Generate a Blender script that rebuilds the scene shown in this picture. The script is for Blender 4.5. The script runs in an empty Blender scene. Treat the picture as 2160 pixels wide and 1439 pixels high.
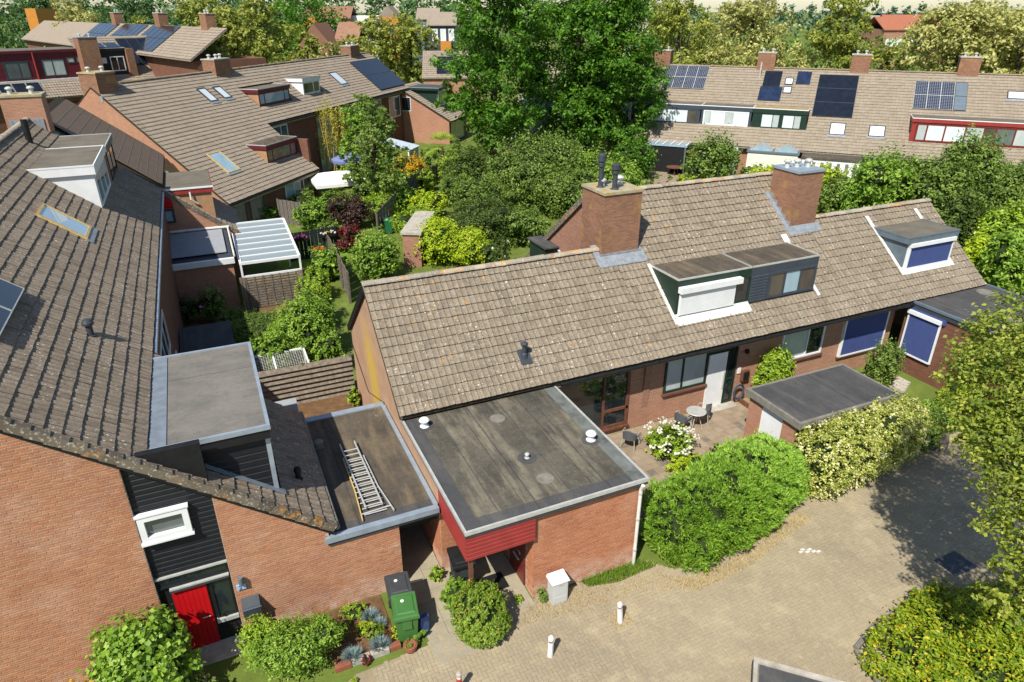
import bpy, bmesh, math, random
import numpy as np
from mathutils import Vector, Matrix

# ---------------------------------------------------------------- camera, sky, sun, exposure
scene = bpy.context.scene
COL = scene.collection
PITCH = math.radians(25.93); HEAD = math.radians(65.85); CAM_H = 14.5
FPX, PCX, PCY = 1440.0, 1080.0, 719.5
_fh = np.array([math.cos(HEAD), math.sin(HEAD), 0.0])
_R = np.array([math.sin(HEAD), -math.cos(HEAD), 0.0])
_F = _fh * math.cos(PITCH) - np.array([0, 0, math.sin(PITCH)])
_U = _fh * math.sin(PITCH) + np.array([0, 0, math.cos(PITCH)])
_C = np.array([0, 0, CAM_H])
cam_d = bpy.data.cameras.new('camera'); cam = bpy.data.objects.new('camera', cam_d); COL.objects.link(cam)
cam_d.sensor_width = 36.0; cam_d.lens = 24.0; cam_d.clip_start = 0.3; cam_d.clip_end = 6000
cam.matrix_world = Matrix(((_R[0], _U[0], -_F[0], 0), (_R[1], _U[1], -_F[1], 0), (_R[2], _U[2], -_F[2], CAM_H), (0, 0, 0, 1)))
scene.camera = cam
scene.render.resolution_x = 1024; scene.render.resolution_y = 682
SUN = Vector((-0.63, -0.53, 1.0)).normalized()
world = bpy.data.worlds.new('World'); scene.world = world; world.use_nodes = True
wn = world.node_tree.nodes; wl = world.node_tree.links
bg = wn['Background']; sky = wn.new('ShaderNodeTexSky'); sky.sky_type = 'NISHITA'; sky.sun_disc = False
sky.sun_elevation = math.asin(SUN.z); sky.sun_rotation = math.atan2(SUN.x, SUN.y)
sky.air_density = 1.0; sky.dust_density = .5; sky.ozone_density = 1.2; sky.altitude = 0
wl.new(sky.outputs[0], bg.inputs[0]); bg.inputs[1].default_value = 0.09
sun_d = bpy.data.lights.new('sun', 'SUN'); sun_d.energy = 4.6; sun_d.angle = math.radians(0.53); sun_d.color = (1.0, 0.95, 0.86)
sun_o = bpy.data.objects.new('sun', sun_d); COL.objects.link(sun_o)
sun_o.rotation_euler = SUN.to_track_quat('Z', 'Y').to_euler(); sun_o.location = (-20, -20, 60)
scene.view_settings.view_transform = 'Standard'; scene.view_settings.look = 'None'
scene.view_settings.exposure = 0.62; scene.view_settings.gamma = 1.0
scene.render.engine = 'CYCLES'
cy = scene.cycles
cy.max_bounces = 6; cy.diffuse_bounces = 3; cy.glossy_bounces = 3; cy.transmission_bounces = 4; cy.transparent_max_bounces = 6
cy.use_denoising = True
try: cy.denoiser = 'OPENIMAGEDENOISE'
except Exception: pass

# ---------------------------------------------------------------- where a pixel of the 2160 px photograph meets the ground, a height or a wall
def ray(px, py): return _F + _R * ((px - PCX) / FPX) - _U * ((py - PCY) / FPX)
def gz(px, py, z=0.0):
    d = ray(px, py); return _C + d * ((z - CAM_H) / d[2])
def gx(px, py, x):
    d = ray(px, py); return _C + d * (x / d[0])
def gy(px, py, y):
    d = ray(px, py); return _C + d * (y / d[1])
def gpl(px, py, p0, n):
    d = ray(px, py); n = np.array(n, float); return _C + d * (((np.array(p0, float) - _C) @ n) / (d @ n))
def depth(p): return float((np.array(p, float) - _C) @ _F)

# ---------------------------------------------------------------- helpers
class Fr:
    """a horizontal frame: a along, b to the left of it, c up"""
    def __init__(s, o=(0, 0, 0), ang=0.0):
        s.o = np.array(o, float); s.ang = ang
        s.u = np.array([math.cos(ang), math.sin(ang), 0]); s.v = np.array([-math.sin(ang), math.cos(ang), 0]); s.w = np.array([0, 0, 1.0])
    def P(s, a, b, c=0.0): return s.o + s.u * a + s.v * b + s.w * c
    def L(s, p):
        q = np.array(p, float) - s.o; return np.array([q @ s.u, q @ s.v, q[2]])
W0 = Fr()
class MB:
    """collects boxes, bars, tubes; build() links them as one mesh object"""
    def __init__(s, fr=W0): s.fr = fr; s.v = []; s.f = []
    def raw(s, vs, fs):
        k = len(s.v); s.v += [tuple(map(float, p)) for p in vs]; s.f += [tuple(i + k for i in f) for f in fs]; return s
    def hexa(s, p): return s.raw(p, [(3, 2, 1, 0), (4, 5, 6, 7), (0, 1, 5, 4), (1, 2, 6, 5), (2, 3, 7, 6), (3, 0, 4, 7)])
    def box(s, a0, a1, b0, b1, c0, c1):
        P = s.fr.P
        return s.hexa([P(a0, b0, c0), P(a1, b0, c0), P(a1, b1, c0), P(a0, b1, c0), P(a0, b0, c1), P(a1, b0, c1), P(a1, b1, c1), P(a0, b1, c1)])
    def slab(s, pts, d):
        """polygon pts (frame coords) thickened by the vector d (frame coords)"""
        P = s.fr.P; n = len(pts); a = [P(*p) for p in pts]; b = [P(p[0] + d[0], p[1] + d[1], p[2] + d[2]) for p in pts]
        return s.raw(a + b, [tuple(range(n - 1, -1, -1)), tuple(range(n, 2 * n))] + [(i, (i + 1) % n, n + (i + 1) % n, n + i) for i in range(n)])
    def bar(s, p, q, w, h=None, up=(0, 0, 1)):
        """square bar between two world points"""
        h = w if h is None else h
        p = np.array(p, float); q = np.array(q, float); t = q - p; t = t / (np.linalg.norm(t) + 1e-9); up = np.array(up, float)
        if abs(t @ up) > 0.97: up = np.array([1.0, 0, 0])
        x = np.cross(t, up); x /= np.linalg.norm(x); y = np.cross(x, t); x = x * w / 2; y = y * h / 2
        return s.hexa([p - x - y, p + x - y, p + x + y, p - x + y, q - x - y, q + x - y, q + x + y, q - x + y])
    def tube(s, pts, rs, n=8, cap=True):
        pts = [np.array(p, float) for p in pts]
        if not hasattr(rs, '__len__'): rs = [rs] * len(pts)
        k = len(s.v); px = None
        for i, p in enumerate(pts):
            t = pts[min(i + 1, len(pts) - 1)] - pts[max(i - 1, 0)]; t = t / (np.linalg.norm(t) + 1e-9)
            if px is None: px = np.cross(t, [0, 0, 1.0] if abs(t[2]) < 0.9 else [1.0, 0, 0])
            px = px - t * (px @ t); px /= np.linalg.norm(px) + 1e-9; py = np.cross(t, px)
            for j in range(n):
                a = 2 * math.pi * j / n; s.v.append(tuple(p + (px * math.cos(a) + py * math.sin(a)) * rs[i]))
        for i in range(len(pts) - 1):
            for j in range(n):
                s.f.append((k + i * n + j, k + i * n + (j + 1) % n, k + (i + 1) * n + (j + 1) % n, k + (i + 1) * n + j))
        if cap:
            s.f.append(tuple(k + j for j in range(n - 1, -1, -1))); s.f.append(tuple(k + (len(pts) - 1) * n + j for j in range(n)))
        return s
    def lathe(s, o, prof, n=16):
        o = np.array(o, float); return s.tube([o + np.array([0, 0, z]) for r, z in prof], [max(r, 1e-4) for r, z in prof], n)
    def build(s, name, mat, parent=None, smooth=False, **tags):
        me = bpy.data.meshes.new(name)
        off = ROOT_LOC.get(parent.name, np.zeros(3)) if parent is not None else np.zeros(3)
        me.from_pydata([(p[0] - off[0], p[1] - off[1], p[2] - off[2]) for p in s.v], [], s.f)
        me.update()
        return link(name, me, mat, parent, smooth, **tags)
ROOT_LOC = {}
def tag(o, label=None, cat=None, group=None, kind=None):
    if label: o['label'] = label
    if cat: o['category'] = cat
    if group: o['group'] = group
    if kind: o['kind'] = kind
    return o
def link(name, me, mat, parent=None, smooth=False, **tags):
    o = bpy.data.objects.new(name, me); COL.objects.link(o)
    if mat is not None and not me.materials: me.materials.append(mat)
    if smooth: me.polygons.foreach_set('use_smooth', [True] * len(me.polygons))
    if parent is not None:
        o.parent = parent; ROOT_LOC[o.name] = ROOT_LOC.get(parent.name, np.zeros(3))
    return tag(o, **tags)
def thing(name, loc, label, cat, group=None):
    o = bpy.data.objects.new(name, None); COL.objects.link(o); o.empty_display_size = 0.3
    o.location = tuple(map(float, loc)); ROOT_LOC[o.name] = np.array(loc, float)
    return tag(o, label, cat, group)
def copy_thing(root, loc, rz=0.0, label=None, scale=1.0):
    r = root.copy(); COL.objects.link(r); r.location = tuple(map(float, loc)); r.rotation_euler = (0, 0, rz); r.scale = (scale,) * 3
    if label: r['label'] = label
    for ch in list(root.children):
        c = ch.copy(); COL.objects.link(c); c.parent = r
        for g in ch.children:
            d = g.copy(); COL.objects.link(d); d.parent = c
    return r
def mesh_np(name, v, f, attr=None):
    """numpy verts (n,3) and faces (m,k) to a mesh"""
    v = np.asarray(v, np.float32); f = np.asarray(f, np.int32); k = f.shape[1]
    me = bpy.data.meshes.new(name); me.vertices.add(len(v)); me.vertices.foreach_set('co', v.ravel())
    me.loops.add(f.size); me.loops.foreach_set('vertex_index', f.ravel())
    me.polygons.add(len(f)); me.polygons.foreach_set('loop_start', np.arange(0, f.size, k, dtype=np.int32))
    if attr is not None:
        at = me.attributes.new('tone', 'FLOAT', 'POINT'); at.data.foreach_set('value', np.asarray(attr, np.float32))
    me.polygons.foreach_set('use_smooth', np.zeros(len(f), bool)); me.update(calc_edges=True); return me
def replicate(bv, bf, mats):
    """base verts/faces repeated under (n,3,4) matrices"""
    bv = np.asarray(bv, float); bf = np.asarray(bf); n = len(mats)
    v = np.einsum('nij,kj->nki', mats[:, :, :3], bv) + mats[:, None, :, 3]
    f = bf[None] + (np.arange(n) * len(bv))[:, None, None]
    return v.reshape(-1, 3), f.reshape(-1, bf.shape[1])
def pieces(name, bv, bf, mats, mat, parent, n_parts=300, seedkey=None, stuff_name=None, vis=None):
    """alike pieces: those that show largest become objects sharing one mesh, the rest one stuff part"""
    mats = np.asarray(mats, float)
    if len(mats) == 0: return
    off = ROOT_LOC.get(parent.name, np.zeros(3)); m2 = mats.copy(); m2[:, :, 3] -= off
    q = mats[:, :, 3] - _C; d = np.linalg.norm(q, axis=1); zz = q @ _F
    px = np.abs(q @ _R / np.maximum(zz, .1)) ; py = np.abs(q @ _U / np.maximum(zz, .1))
    pen = (px > 0.73) | (py > 0.485) | (zz < .1)
    if vis is not None: pen |= ~np.asarray(vis, bool)
    order = np.argsort(d + pen * 1e4)
    a = order[:n_parts]; b = order[n_parts:]
    if n_parts:
        me = mesh_np(name, bv, bf); me.materials.append(mat)
        for i in a:
            o = bpy.data.objects.new(name, me); COL.objects.link(o); o.parent = parent
            M = m2[i]; o.matrix_basis = Matrix([list(M[0]), list(M[1]), list(M[2]), [0, 0, 0, 1]])
    if len(b):
        v, f = replicate(bv, bf, m2[b]); me = mesh_np((stuff_name or name + '_field'), v, f); me.materials.append(mat)
        link(stuff_name or name + '_field', me, None, parent, kind='stuff')
# ---------------------------------------------------------------- materials
def C(h):
    """sRGB hex to linear"""
    r = [int(h[i:i + 2], 16) / 255 for i in (0, 2, 4)]
    return tuple((x / 12.92 if x <= .04045 else ((x + .055) / 1.055) ** 2.4) for x in r) + (1.0,)
class NT:
    def __init__(s, name, rough=0.8, spec=0.3):
        s.m = bpy.data.materials.new(name); s.m.use_nodes = True; s.n = s.m.node_tree.nodes; s.l = s.m.node_tree.links
        s.b = s.n['Principled BSDF']; s.b.inputs['Roughness'].default_value = rough; s.b.inputs['Specular IOR Level'].default_value = spec
    def N(s, t, **k):
        x = s.n.new('ShaderNode' + t)
        for a, b in k.items():
            if a.startswith('i_'): x.inputs[int(a[2:]) if a[2:].isdigit() else a[2:]].default_value = b
            else: setattr(x, a, b)
        return x
    def K(s, a, b): s.l.new(a, b)
    def pos(s):
        if not hasattr(s, '_p'): s._p = s.N('NewGeometry').outputs['Position']
        return s._p
    def noise(s, scale, detail=4, rough=.55, vec=None, stretch=None, w=None):
        x = s.N('TexNoise'); x.inputs['Scale'].default_value = scale; x.inputs['Detail'].default_value = detail; x.inputs['Roughness'].default_value = rough
        v = vec or s.pos()
        if stretch:
            mp = s.N('Mapping'); s.K(v, mp.inputs[0]); mp.inputs['Scale'].default_value = stretch; v = mp.outputs[0]
        s.K(v, x.inputs['Vector']); return x.outputs[0]
    def ramp(s, fac, *stops):
        x = s.N('ValToRGB'); e = x.color_ramp.elements
        while len(e) < len(stops): e.new(0.5)
        for i, (p, c) in enumerate(stops):
            e[i].position = p; e[i].color = c if len(c) == 4 else tuple(c) + (1,)
        s.K(fac, x.inputs[0]); return x.outputs[0]
    def step(s, fac, lo, hi):
        x = s.N('MapRange'); x.inputs[1].default_value = lo; x.inputs[2].default_value = hi; s.K(fac, x.inputs[0]); return x.outputs[0]
    def mix(s, fac, a, b, mode='MIX'):
        x = s.N('MixRGB'); x.blend_type = mode
        for k, v in ((0, fac), (1, a), (2, b)):
            if hasattr(v, 'is_output'): s.K(v, x.inputs[k])
            else: x.inputs[k].default_value = v
        return x.outputs[0]
    def math(s, op, a, b=None):
        x = s.N('Math'); x.operation = op
        for k, v in ((0, a), (1, b)):
            if v is None: continue
            if hasattr(v, 'is_output'): s.K(v, x.inputs[k])
            else: x.inputs[k].default_value = v
        return x.outputs[0]
    def rnd(s):
        g = s.N('NewGeometry').outputs['Random Per Island']; o = s.N('ObjectInfo').outputs['Random']
        return s.math('FRACT', s.math('ADD', s.math('MULTIPLY', g, 7.31), s.math('MULTIPLY', o, 3.17)))
    def col(s, c):
        if hasattr(c, 'is_output'): s.K(c, s.b.inputs['Base Color'])
        else: s.b.inputs['Base Color'].default_value = c
        return s
    def bump(s, h, dist=0.01, strength=0.6):
        x = s.N('Bump'); x.inputs['Strength'].default_value = strength; x.inputs['Distance'].default_value = dist
        s.K(h, x.inputs['Height']); s.K(x.outputs[0], s.b.inputs['Normal']); return s
M = {}
def plain(name, c, rough=.6, var=.12, scale=3.0, metal=0.0, spec=.3, dirt=None, bump=None):
    t = NT(name, rough, spec); c = C(c) if isinstance(c, str) else c
    d = tuple(x * (1 - var * 2) for x in c[:3]) + (1,); l = tuple(min(1, x * (1 + var)) for x in c[:3]) + (1,)
    k = t.ramp(t.noise(scale, 5, .6), (.3, d), (.7, l))
    if dirt: k = t.mix(t.step(t.noise(1.3, 6, .65), .52, .75), k, C(dirt))
    t.col(k); t.b.inputs['Metallic'].default_value = metal
    if bump: t.bump(t.noise(bump[0], 4), bump[1], .5)
    M[name] = t.m; return t.m
def tile_mat(name, dark, mid, light, lichen=.5, orange=.0, white=.5):
    t = NT(name, .92, .12); r = t.rnd()
    base = t.ramp(r, (0, C(dark)), (.25, C(mid)), (.8, C(light)), (1, C(mid)))
    n = t.noise(.75, 7, .68); base = t.mix(t.math('MULTIPLY', t.step(n, .44, .62), .55), base, C(dark))
    m1 = t.noise(9, 5, .7); base = t.mix(t.math('MULTIPLY', t.step(m1, .5, .68), .5 * lichen), base, C('4d453c'))
    m2 = t.noise(6.3, 5, .7); base = t.mix(t.math('MULTIPLY', t.step(m2, .54, .7), .45 * lichen), base, C('b0a18c'))
    sp = t.noise(24, 3, .7); base = t.mix(t.math('MULTIPLY', t.step(sp, .56, .68), .6 * lichen), base, C('453d35'))
    k2 = t.math('MULTIPLY', t.step(t.noise(15, 2, .5), .64, .7), t.step(t.noise(.9, 3), .42, .6)); base = t.mix(t.math('MULTIPLY', k2, white), base, C('d3cdbd'))
    if orange:
        k3 = t.math('MULTIPLY', t.step(t.noise(5, 3), .64, .70), t.step(t.noise(.45, 2), .54, .62)); base = t.mix(t.math('MULTIPLY', k3, orange), base, C('b9822c'))
    t.col(base).bump(t.noise(45, 4, .7), .004, .7); M[name] = t.m
tile_mat('tile_main', '73695b', '7f7465', '877c6c', 1.0, .8, .8)
tile_mat('tile_dark', '75695b', '837667', '8c7f6f', .9, .0, 1.0)
tile_mat('tile_back', '83786a', '8c8072', '938778', .7, .0, .4)
tile_mat('tile_row', '857a6a', '8c8070', '928777', .6, .0, .3)
tile_mat('tile_red', '785848', '86624f', '90705c', .2)
def edge_tile(name, dark, light, orange):
    t = NT(name, .9, .15); r = t.rnd(); base = t.ramp(r, (0, C(dark)), (1, C(light)))
    k = t.math('MULTIPLY', t.step(t.noise(5, 4, .6), .53, .6), t.step(t.noise(.7, 2), .5, .58)); base = t.mix(t.math('MULTIPLY', k, orange), base, C('c8851c'))
    base = t.mix(t.math('MULTIPLY', t.step(t.noise(15, 3), .58, .64), .6), base, C('b8b2a2')); t.col(base).bump(t.noise(40, 3), .004, .6); M[name] = t.m
edge_tile('ridge_main', '7d756a', 'a19887', .9); edge_tile('verge_dark', '564e44', '6e6558', .5); edge_tile('ridge_far', '6f6354', '85775f', .4)
def brick_piece(name, stops, pale=.25):
    t = NT(name, .88, .2); r = t.rnd(); n = len(stops); base = t.ramp(r, *[(i / (n - 1), C(c)) for i, c in enumerate(stops)])
    base = t.mix(t.math('MULTIPLY', t.step(t.noise(.8, 5), .5, .75), pale), base, C('c9b09a'))
    g = t.N('SeparateXYZ'); t.K(t.pos(), g.inputs[0])
    base = t.mix(t.math('MULTIPLY', t.step(t.noise(.55, 6, .62, stretch=(1, 1, .5)), .5, .68), .45), base, C('80523c'))
    low_ = t.math('MULTIPLY', t.step(g.outputs[2], .75, .1), t.step(t.noise(2.2, 5, .65), .42, .6)); base = t.mix(t.math('MULTIPLY', low_, .7), base, C('c4b3a4'))
    ef = t.math('MULTIPLY', t.step(t.noise(3.1, 5, .7, stretch=(.5, .5, 1.6)), .58, .7), t.step(t.noise(.5, 2), .5, .62)); base = t.mix(t.math('MULTIPLY', ef, .5), base, C('cfc3b6'))
    base = t.mix(t.math('MULTIPLY', t.step(t.noise(30, 3), .5, .75), .3), base, C('7a4a36')); t.col(base).bump(t.noise(60, 3), .003, .5); M[name] = t.m
brick_piece('brick_front', ['98664a', 'a67254', '9f6b4d', 'ac7a58', 'a57152', '9a6a50'])
brick_piece('brick_porch', ['9a6144', 'a66c4c', '9f6648', 'ad7452', 'a36b4c'])
def brick_far(name, cols, mortar, scale=1.0, bumpd=.006, stain=None):
    """brickwork too far away to pick apart: courses follow the wall's own direction"""
    t = NT(name, .88, .2); g = t.N('NewGeometry'); sx = t.N('SeparateXYZ'); t.K(g.outputs['True Normal'], sx.inputs[0])
    cb = t.N('CombineXYZ'); t.K(sx.outputs[1], cb.inputs[0]); t.K(t.math('MULTIPLY', sx.outputs[0], -1.0), cb.inputs[1])
    dp = t.N('VectorMath'); dp.operation = 'DOT_PRODUCT'; t.K(g.outputs['Position'], dp.inputs[0]); t.K(cb.outputs[0], dp.inputs[1])
    sp = t.N('SeparateXYZ'); t.K(g.outputs['Position'], sp.inputs[0]); uv = t.N('CombineXYZ'); t.K(dp.outputs['Value'], uv.inputs[0]); t.K(sp.outputs[2], uv.inputs[1])
    b = t.N('TexBrick'); t.K(uv.outputs[0], b.inputs['Vector']); b.inputs['Scale'].default_value = 1.0
    b.inputs['Brick Width'].default_value = .22 * scale; b.inputs['Row Height'].default_value = .065 * scale; b.inputs['Mortar Size'].default_value = .006 * scale
    b.inputs['Color1'].default_value = C(cols[0]); b.inputs['Color2'].default_value = C(cols[1]); b.inputs['Mortar'].default_value = C(mortar); b.inputs['Bias'].default_value = -.1
    k = t.mix(t.math('MULTIPLY', t.step(t.noise(.7, 5), .4, .75), .35), b.outputs[0], C(cols[2]))
    if stain: k = t.mix(t.math('MULTIPLY', t.step(t.noise(1.4, 4, .6), .55, .68), .8), k, C(stain))
    t.col(k); t.bump(t.math('SUBTRACT', 1.0, b.outputs[1]), bumpd, .5); M[name] = t.m
brick_far('brick_wall', ['8f6350', 'a1745c', '75544a'], 'a08f80')
brick_far('brick_chimney', ['7b5644', '946a52', '5a4238'], '8d7765', stain='9a7a4a')
brick_far('brick_dark', ['6b4537', '7d5341', '4f352c'], '6e5a4e')
brick_far('brick_orange', ['996a53', 'aa7a60', '835d4c'], 'ad9885')
plain('core_shade', '26340f', .9, .3, 9, bump=(12, .05)); plain('mortar', 'a89c8c', .95, .15, 9)  # first one: dark green of the shrub cores, inner shade put into the colour
# the rendered gable with its yellow algae streak
def gable_mat():
    t = NT('gable_render', .9, .15); base = t.ramp(t.noise(2.2, 6, .6), (.3, C('a3836b')), (.7, C('b5957b')))
    base = t.mix(t.math('MULTIPLY', t.step(t.noise(40, 2), .5, .7), .25), base, C('96705c'))
    g = t.N('SeparateXYZ'); t.K(t.pos(), g.inputs[0]); w = t.noise(.8, 4, .6, stretch=(1, 1.4, .25))
    y = t.math('ADD', t.math('MULTIPLY', t.math('SUBTRACT', g.outputs[2], 3.0), -.22), t.math('ADD', g.outputs[1], t.math('MULTIPLY', t.math('SUBTRACT', w, .5), 2.2)))
    d = t.math('ABSOLUTE', t.math('SUBTRACT', y, 21.6)); k = t.math('MULTIPLY', t.step(d, 1.25, .25), t.step(g.outputs[2], 5.0, 3.4))
    base = t.mix(t.math('MULTIPLY', k, .85), base, C('c3a348')); t.col(base); M['gable'] = t.m
gable_mat()
def felt(name, c0, c1, pale, ang=0.0, rolls=1.05, along='x', patch=.5):
    t = NT(name, .92, .2); g = t.N('SeparateXYZ'); t.K(t.pos(), g.inputs[0]); ax = g.outputs[0 if along == 'x' else 1]
    k = t.ramp(t.noise(.9, 6, .65), (.32, C(c0)), (.62, C(c1)))
    st = t.noise(1.2, 5, .6, stretch=(2.2, .35, 1) if along == 'x' else (.35, 2.2, 1)); k = t.mix(t.math('MULTIPLY', t.step(st, .48, .72), patch), k, C(pale))
    sm = t.math('PINGPONG', t.math('ADD', ax, t.math('MULTIPLY', t.noise(1.5, 2), .05)), rolls / 2); seam = t.step(sm, .03, .0)
    k = t.mix(t.math('MULTIPLY', seam, .55), k, C('2c2a27')); k = t.mix(t.math('MULTIPLY', t.step(t.noise(7, 6, .75), .5, .66), .55 * patch), k, C('34322c')); k = t.mix(t.math('MULTIPLY', t.step(t.noise(13, 5, .75, stretch=(1, .6, 1)), .55, .68), .4 * patch), k, C(pale)); k = t.mix(t.math('MULTIPLY', t.step(t.noise(60, 2), .5, .7), .3), k, C('33302c'))
    t.col(k).bump(t.math('ADD', t.noise(90, 2), t.math('MULTIPLY', seam, 2.0)), .004, .6); M[name] = t.m
felt('felt_moss', '3f3d37', '5c574d', '8a836f', along='x', rolls=2.0, patch=.8)
felt('felt_brown', '453f39', '574f45', '7f7058', along='x', rolls=2.1, patch=.7)
felt('felt_grey', '5f5d5a', '747069', '8a8276', along='y', rolls=6.0, patch=.35)
felt('felt_dark', '3d3e40', '4c4c4d', '6a655c', along='x', rolls=2.1, patch=.5)
felt('felt_plain', '5a554c', '6c665b', '7d7568', along='y', rolls=9.0, patch=.3)
plain('lead', '8f959b', .6, .15, 6, .3); plain('lead_strip', '6d7680', .7, .12, 4); plain('zinc', '9aa6b2', .5, .1, 3, .4)
plain('alu', 'bcbdb8', .45, .08, 6, .3); plain('white', 'd9dbdb', .5, .04, 2); plain('white_dirty', 'c9c8c0', .6, .1, 3)
plain('cream', 'e3ddc6', .7, .05, 2); plain('black_board', '1c1f23', .45, .12, 4); plain('black', '1a1b1c', .6, .2, 6); plain('dark_metal', '3a3f45', .5, .1, 5)
plain('red_board', '8c3430', .5, .08, 3); plain('red_door', 'b5121a', .4, .06, 2); plain('dark_red', '6a2a22', .4, .1, 3); plain('wine', '5a1f2a', .5, .1, 3)
plain('green_paint', '1f3329', .45, .12, 3); plain('slate_paint', '3c434c', .5, .08, 3); plain('blue_grey', '5d6a74', .5, .08, 3)
plain('wood_frame', 'c0a468', .6, .12, 8); plain('wood_brown', '6b4636', .6, .15, 6); plain('wood_old', '7b7164', .9, .22, 7, bump=(30, .004)); plain('wood_grey', '6a645c', .9, .22, 9, bump=(30, .004))
plain('eave_board', '9a8c72', .7, .15, 5); plain('panel_brown', '6e5c4b', .7, .08, 3); plain('panel_tan', 'a07c5c', .7, .08, 3); plain('concrete', 'a8a296', .9, .12, 5, dirt='857d70', bump=(25, .004))
plain('concrete_dark', '77736a', .9, .15, 5, bump=(25, .004)); plain('cap_yellow', '9d9478', .9, .15, 5, dirt='b58a2c'); plain('plastic_green', '3f6b35', .45, .06, 2, spec=.4); plain('plastic_grey', '3a3c3e', .5, .08, 3, spec=.4)
plain('plastic_dkgreen', '1f5a38', .45, .06, 2, spec=.4); plain('screen_blue', '3d4b7c', .8, .05, 3); plain('screen_grey', '8b8e92', .8, .05, 3); plain('orange_paint', 'b87a30', .6, .06, 2)
plain('roof_orange', '9a6048', .85, .12, 3); plain('terracotta', '8a5440', .6, .12, 5); plain('hose_blue', '3d4c5c', .5, .1, 8); plain('cabinet', 'b9bbb8', .5, .05, 2)
plain('blue_crate', '3b4f86', .5, .1, 5); plain('toy_blue', '4fa6cf', .4, .05); plain('toy_red', 'd03a28', .4, .05); plain('toy_orange', 'e0761c', .4, .05); plain('toy_yellow', 'e4b62c', .4, .05)
plain('parasol_white', 'e6e2da', .8, .04); plain('parasol_blue', '6b76a3', .8, .08, 2); plain('bark', '4c4034', .95, .25, 12, bump=(20, .02)); plain('twig', '3a3325', .95, .25, 9); plain('stone_pale', 'b0a999', .9, .15, 8)
plain('fence_black', '23282d', .6, .1, 4); plain('copper_turq', '7fb0a4', .7, .1, 5); plain('sign_blue', '9fb4d0', .4, .05); plain('ink_blue', '1b2f7a', .5, .05)
def pane(name, c, rough=.08, var=.25):
    t = NT(name, rough, .6); c = C(c); t.col(t.ramp(t.noise(1.6, 4, .6, stretch=(1, 1, .6)), (.3, tuple(x * (1 - var) for x in c[:3]) + (1,)), (.7, tuple(min(1, x * (1 + var)) for x in c[:3]) + (1,))))
    t.b.inputs['Coat Weight'].default_value = .6; t.b.inputs['Coat Roughness'].default_value = .03; M[name] = t.m
pane('glass_dark', '20272b'); pane('glass_curtain', 'a9b2b0', .12, .12); pane('glass_grey', '56605f', .1); pane('glass_sky', '8fa9b5', .06, .12); pane('glass_white', 'c8d0d2', .15, .06); pane('glass_brown', '4d4a42', .1)
def solar(name, cell, gap, w, fr=0):
    t = NT(name, .18, .5); t.b.inputs['Coat Weight'].default_value = .5; t.b.inputs['Coat Roughness'].default_value = .08
    t.col(t.ramp(t.noise(2, 2), (.3, C(cell)), (.7, C(gap)))); M[name] = t.m
solar('solar_black', '14171f', '1b2029', .3); solar('solar_blue', '1a2338', '24304a', .3)
# curtain-like lamella glass roof
def poly():
    t = NT('polycarbonate', .25, .5); t.col(C('8d989c')); t.b.inputs['Alpha'].default_value = .8; M['polycarbonate'] = t.m
poly()
# ---- ground
def paver_mat(name, stops, worn):
    t = NT(name, .93, .15); r = t.rnd(); n = len(stops); b = t.ramp(r, *[(i / (n - 1), C(c)) for i, c in enumerate(stops)])
    b = t.mix(t.step(t.noise(.35, 6, .65), .35, .7), b, t.mix(.55, b, C(worn))); b = t.mix(t.math('MULTIPLY', t.step(t.noise(38, 3, .7), .52, .66), .5), b, C('b3a48c'))
    b = t.mix(t.math('MULTIPLY', t.step(t.noise(70, 2, .7), .6, .7), .4), b, C('5e5648')); b = t.mix(t.math('MULTIPLY', t.step(t.noise(.9, 6, .7), .5, .68), .5), b, C('b5a687')); b = t.mix(t.math('MULTIPLY', t.step(t.noise(.22, 4, .6), .52, .66), .35), b, C('6f675a')); b = t.mix(t.math('MULTIPLY', t.step(t.noise(11, 4, .7), .6, .72), .45), b, C('bcae92'))
    t.col(b).bump(t.noise(60, 3), .004, .6); M[name] = t.m
paver_mat('paver', ['867c68', '8d826b', '897e69', '92866e', '8b806a'], 'a5977c')
def soilish(name, a, b, c, s=1.0):
    t = NT(name, .96, .1); k = t.ramp(t.noise(1.2 * s, 7, .7), (.3, C(a)), (.55, C(b)), (.75, C(c))); k = t.mix(t.math('MULTIPLY', t.step(t.noise(30 * s, 3, .7), .5, .7), .35), k, C(a))
    t.col(k).bump(t.noise(25 * s, 5, .7), .02, .7); M[name] = t.m
soilish('joint_sand', '82775f', '90836a', '9f9074', 2); soilish('ground', '4f5c28', '627032', '7b8246', .5); soilish('soil', '54402f', '6e543c', '8a6c4d', 2); soilish('lawn', '4d6a20', '63802a', '7f9038', 1); soilish('slab', '8a8270', '9a917d', 'a89f8a', 1.2)
soilish('patio_tile', '7d6f5f', '8f8070', '9d8f7e', 2); soilish('street_far', '7d7264', '887c6c', '94866f', .6); soilish('far_land', '4f6636', '5d7440', '7a8358', .05)
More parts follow.
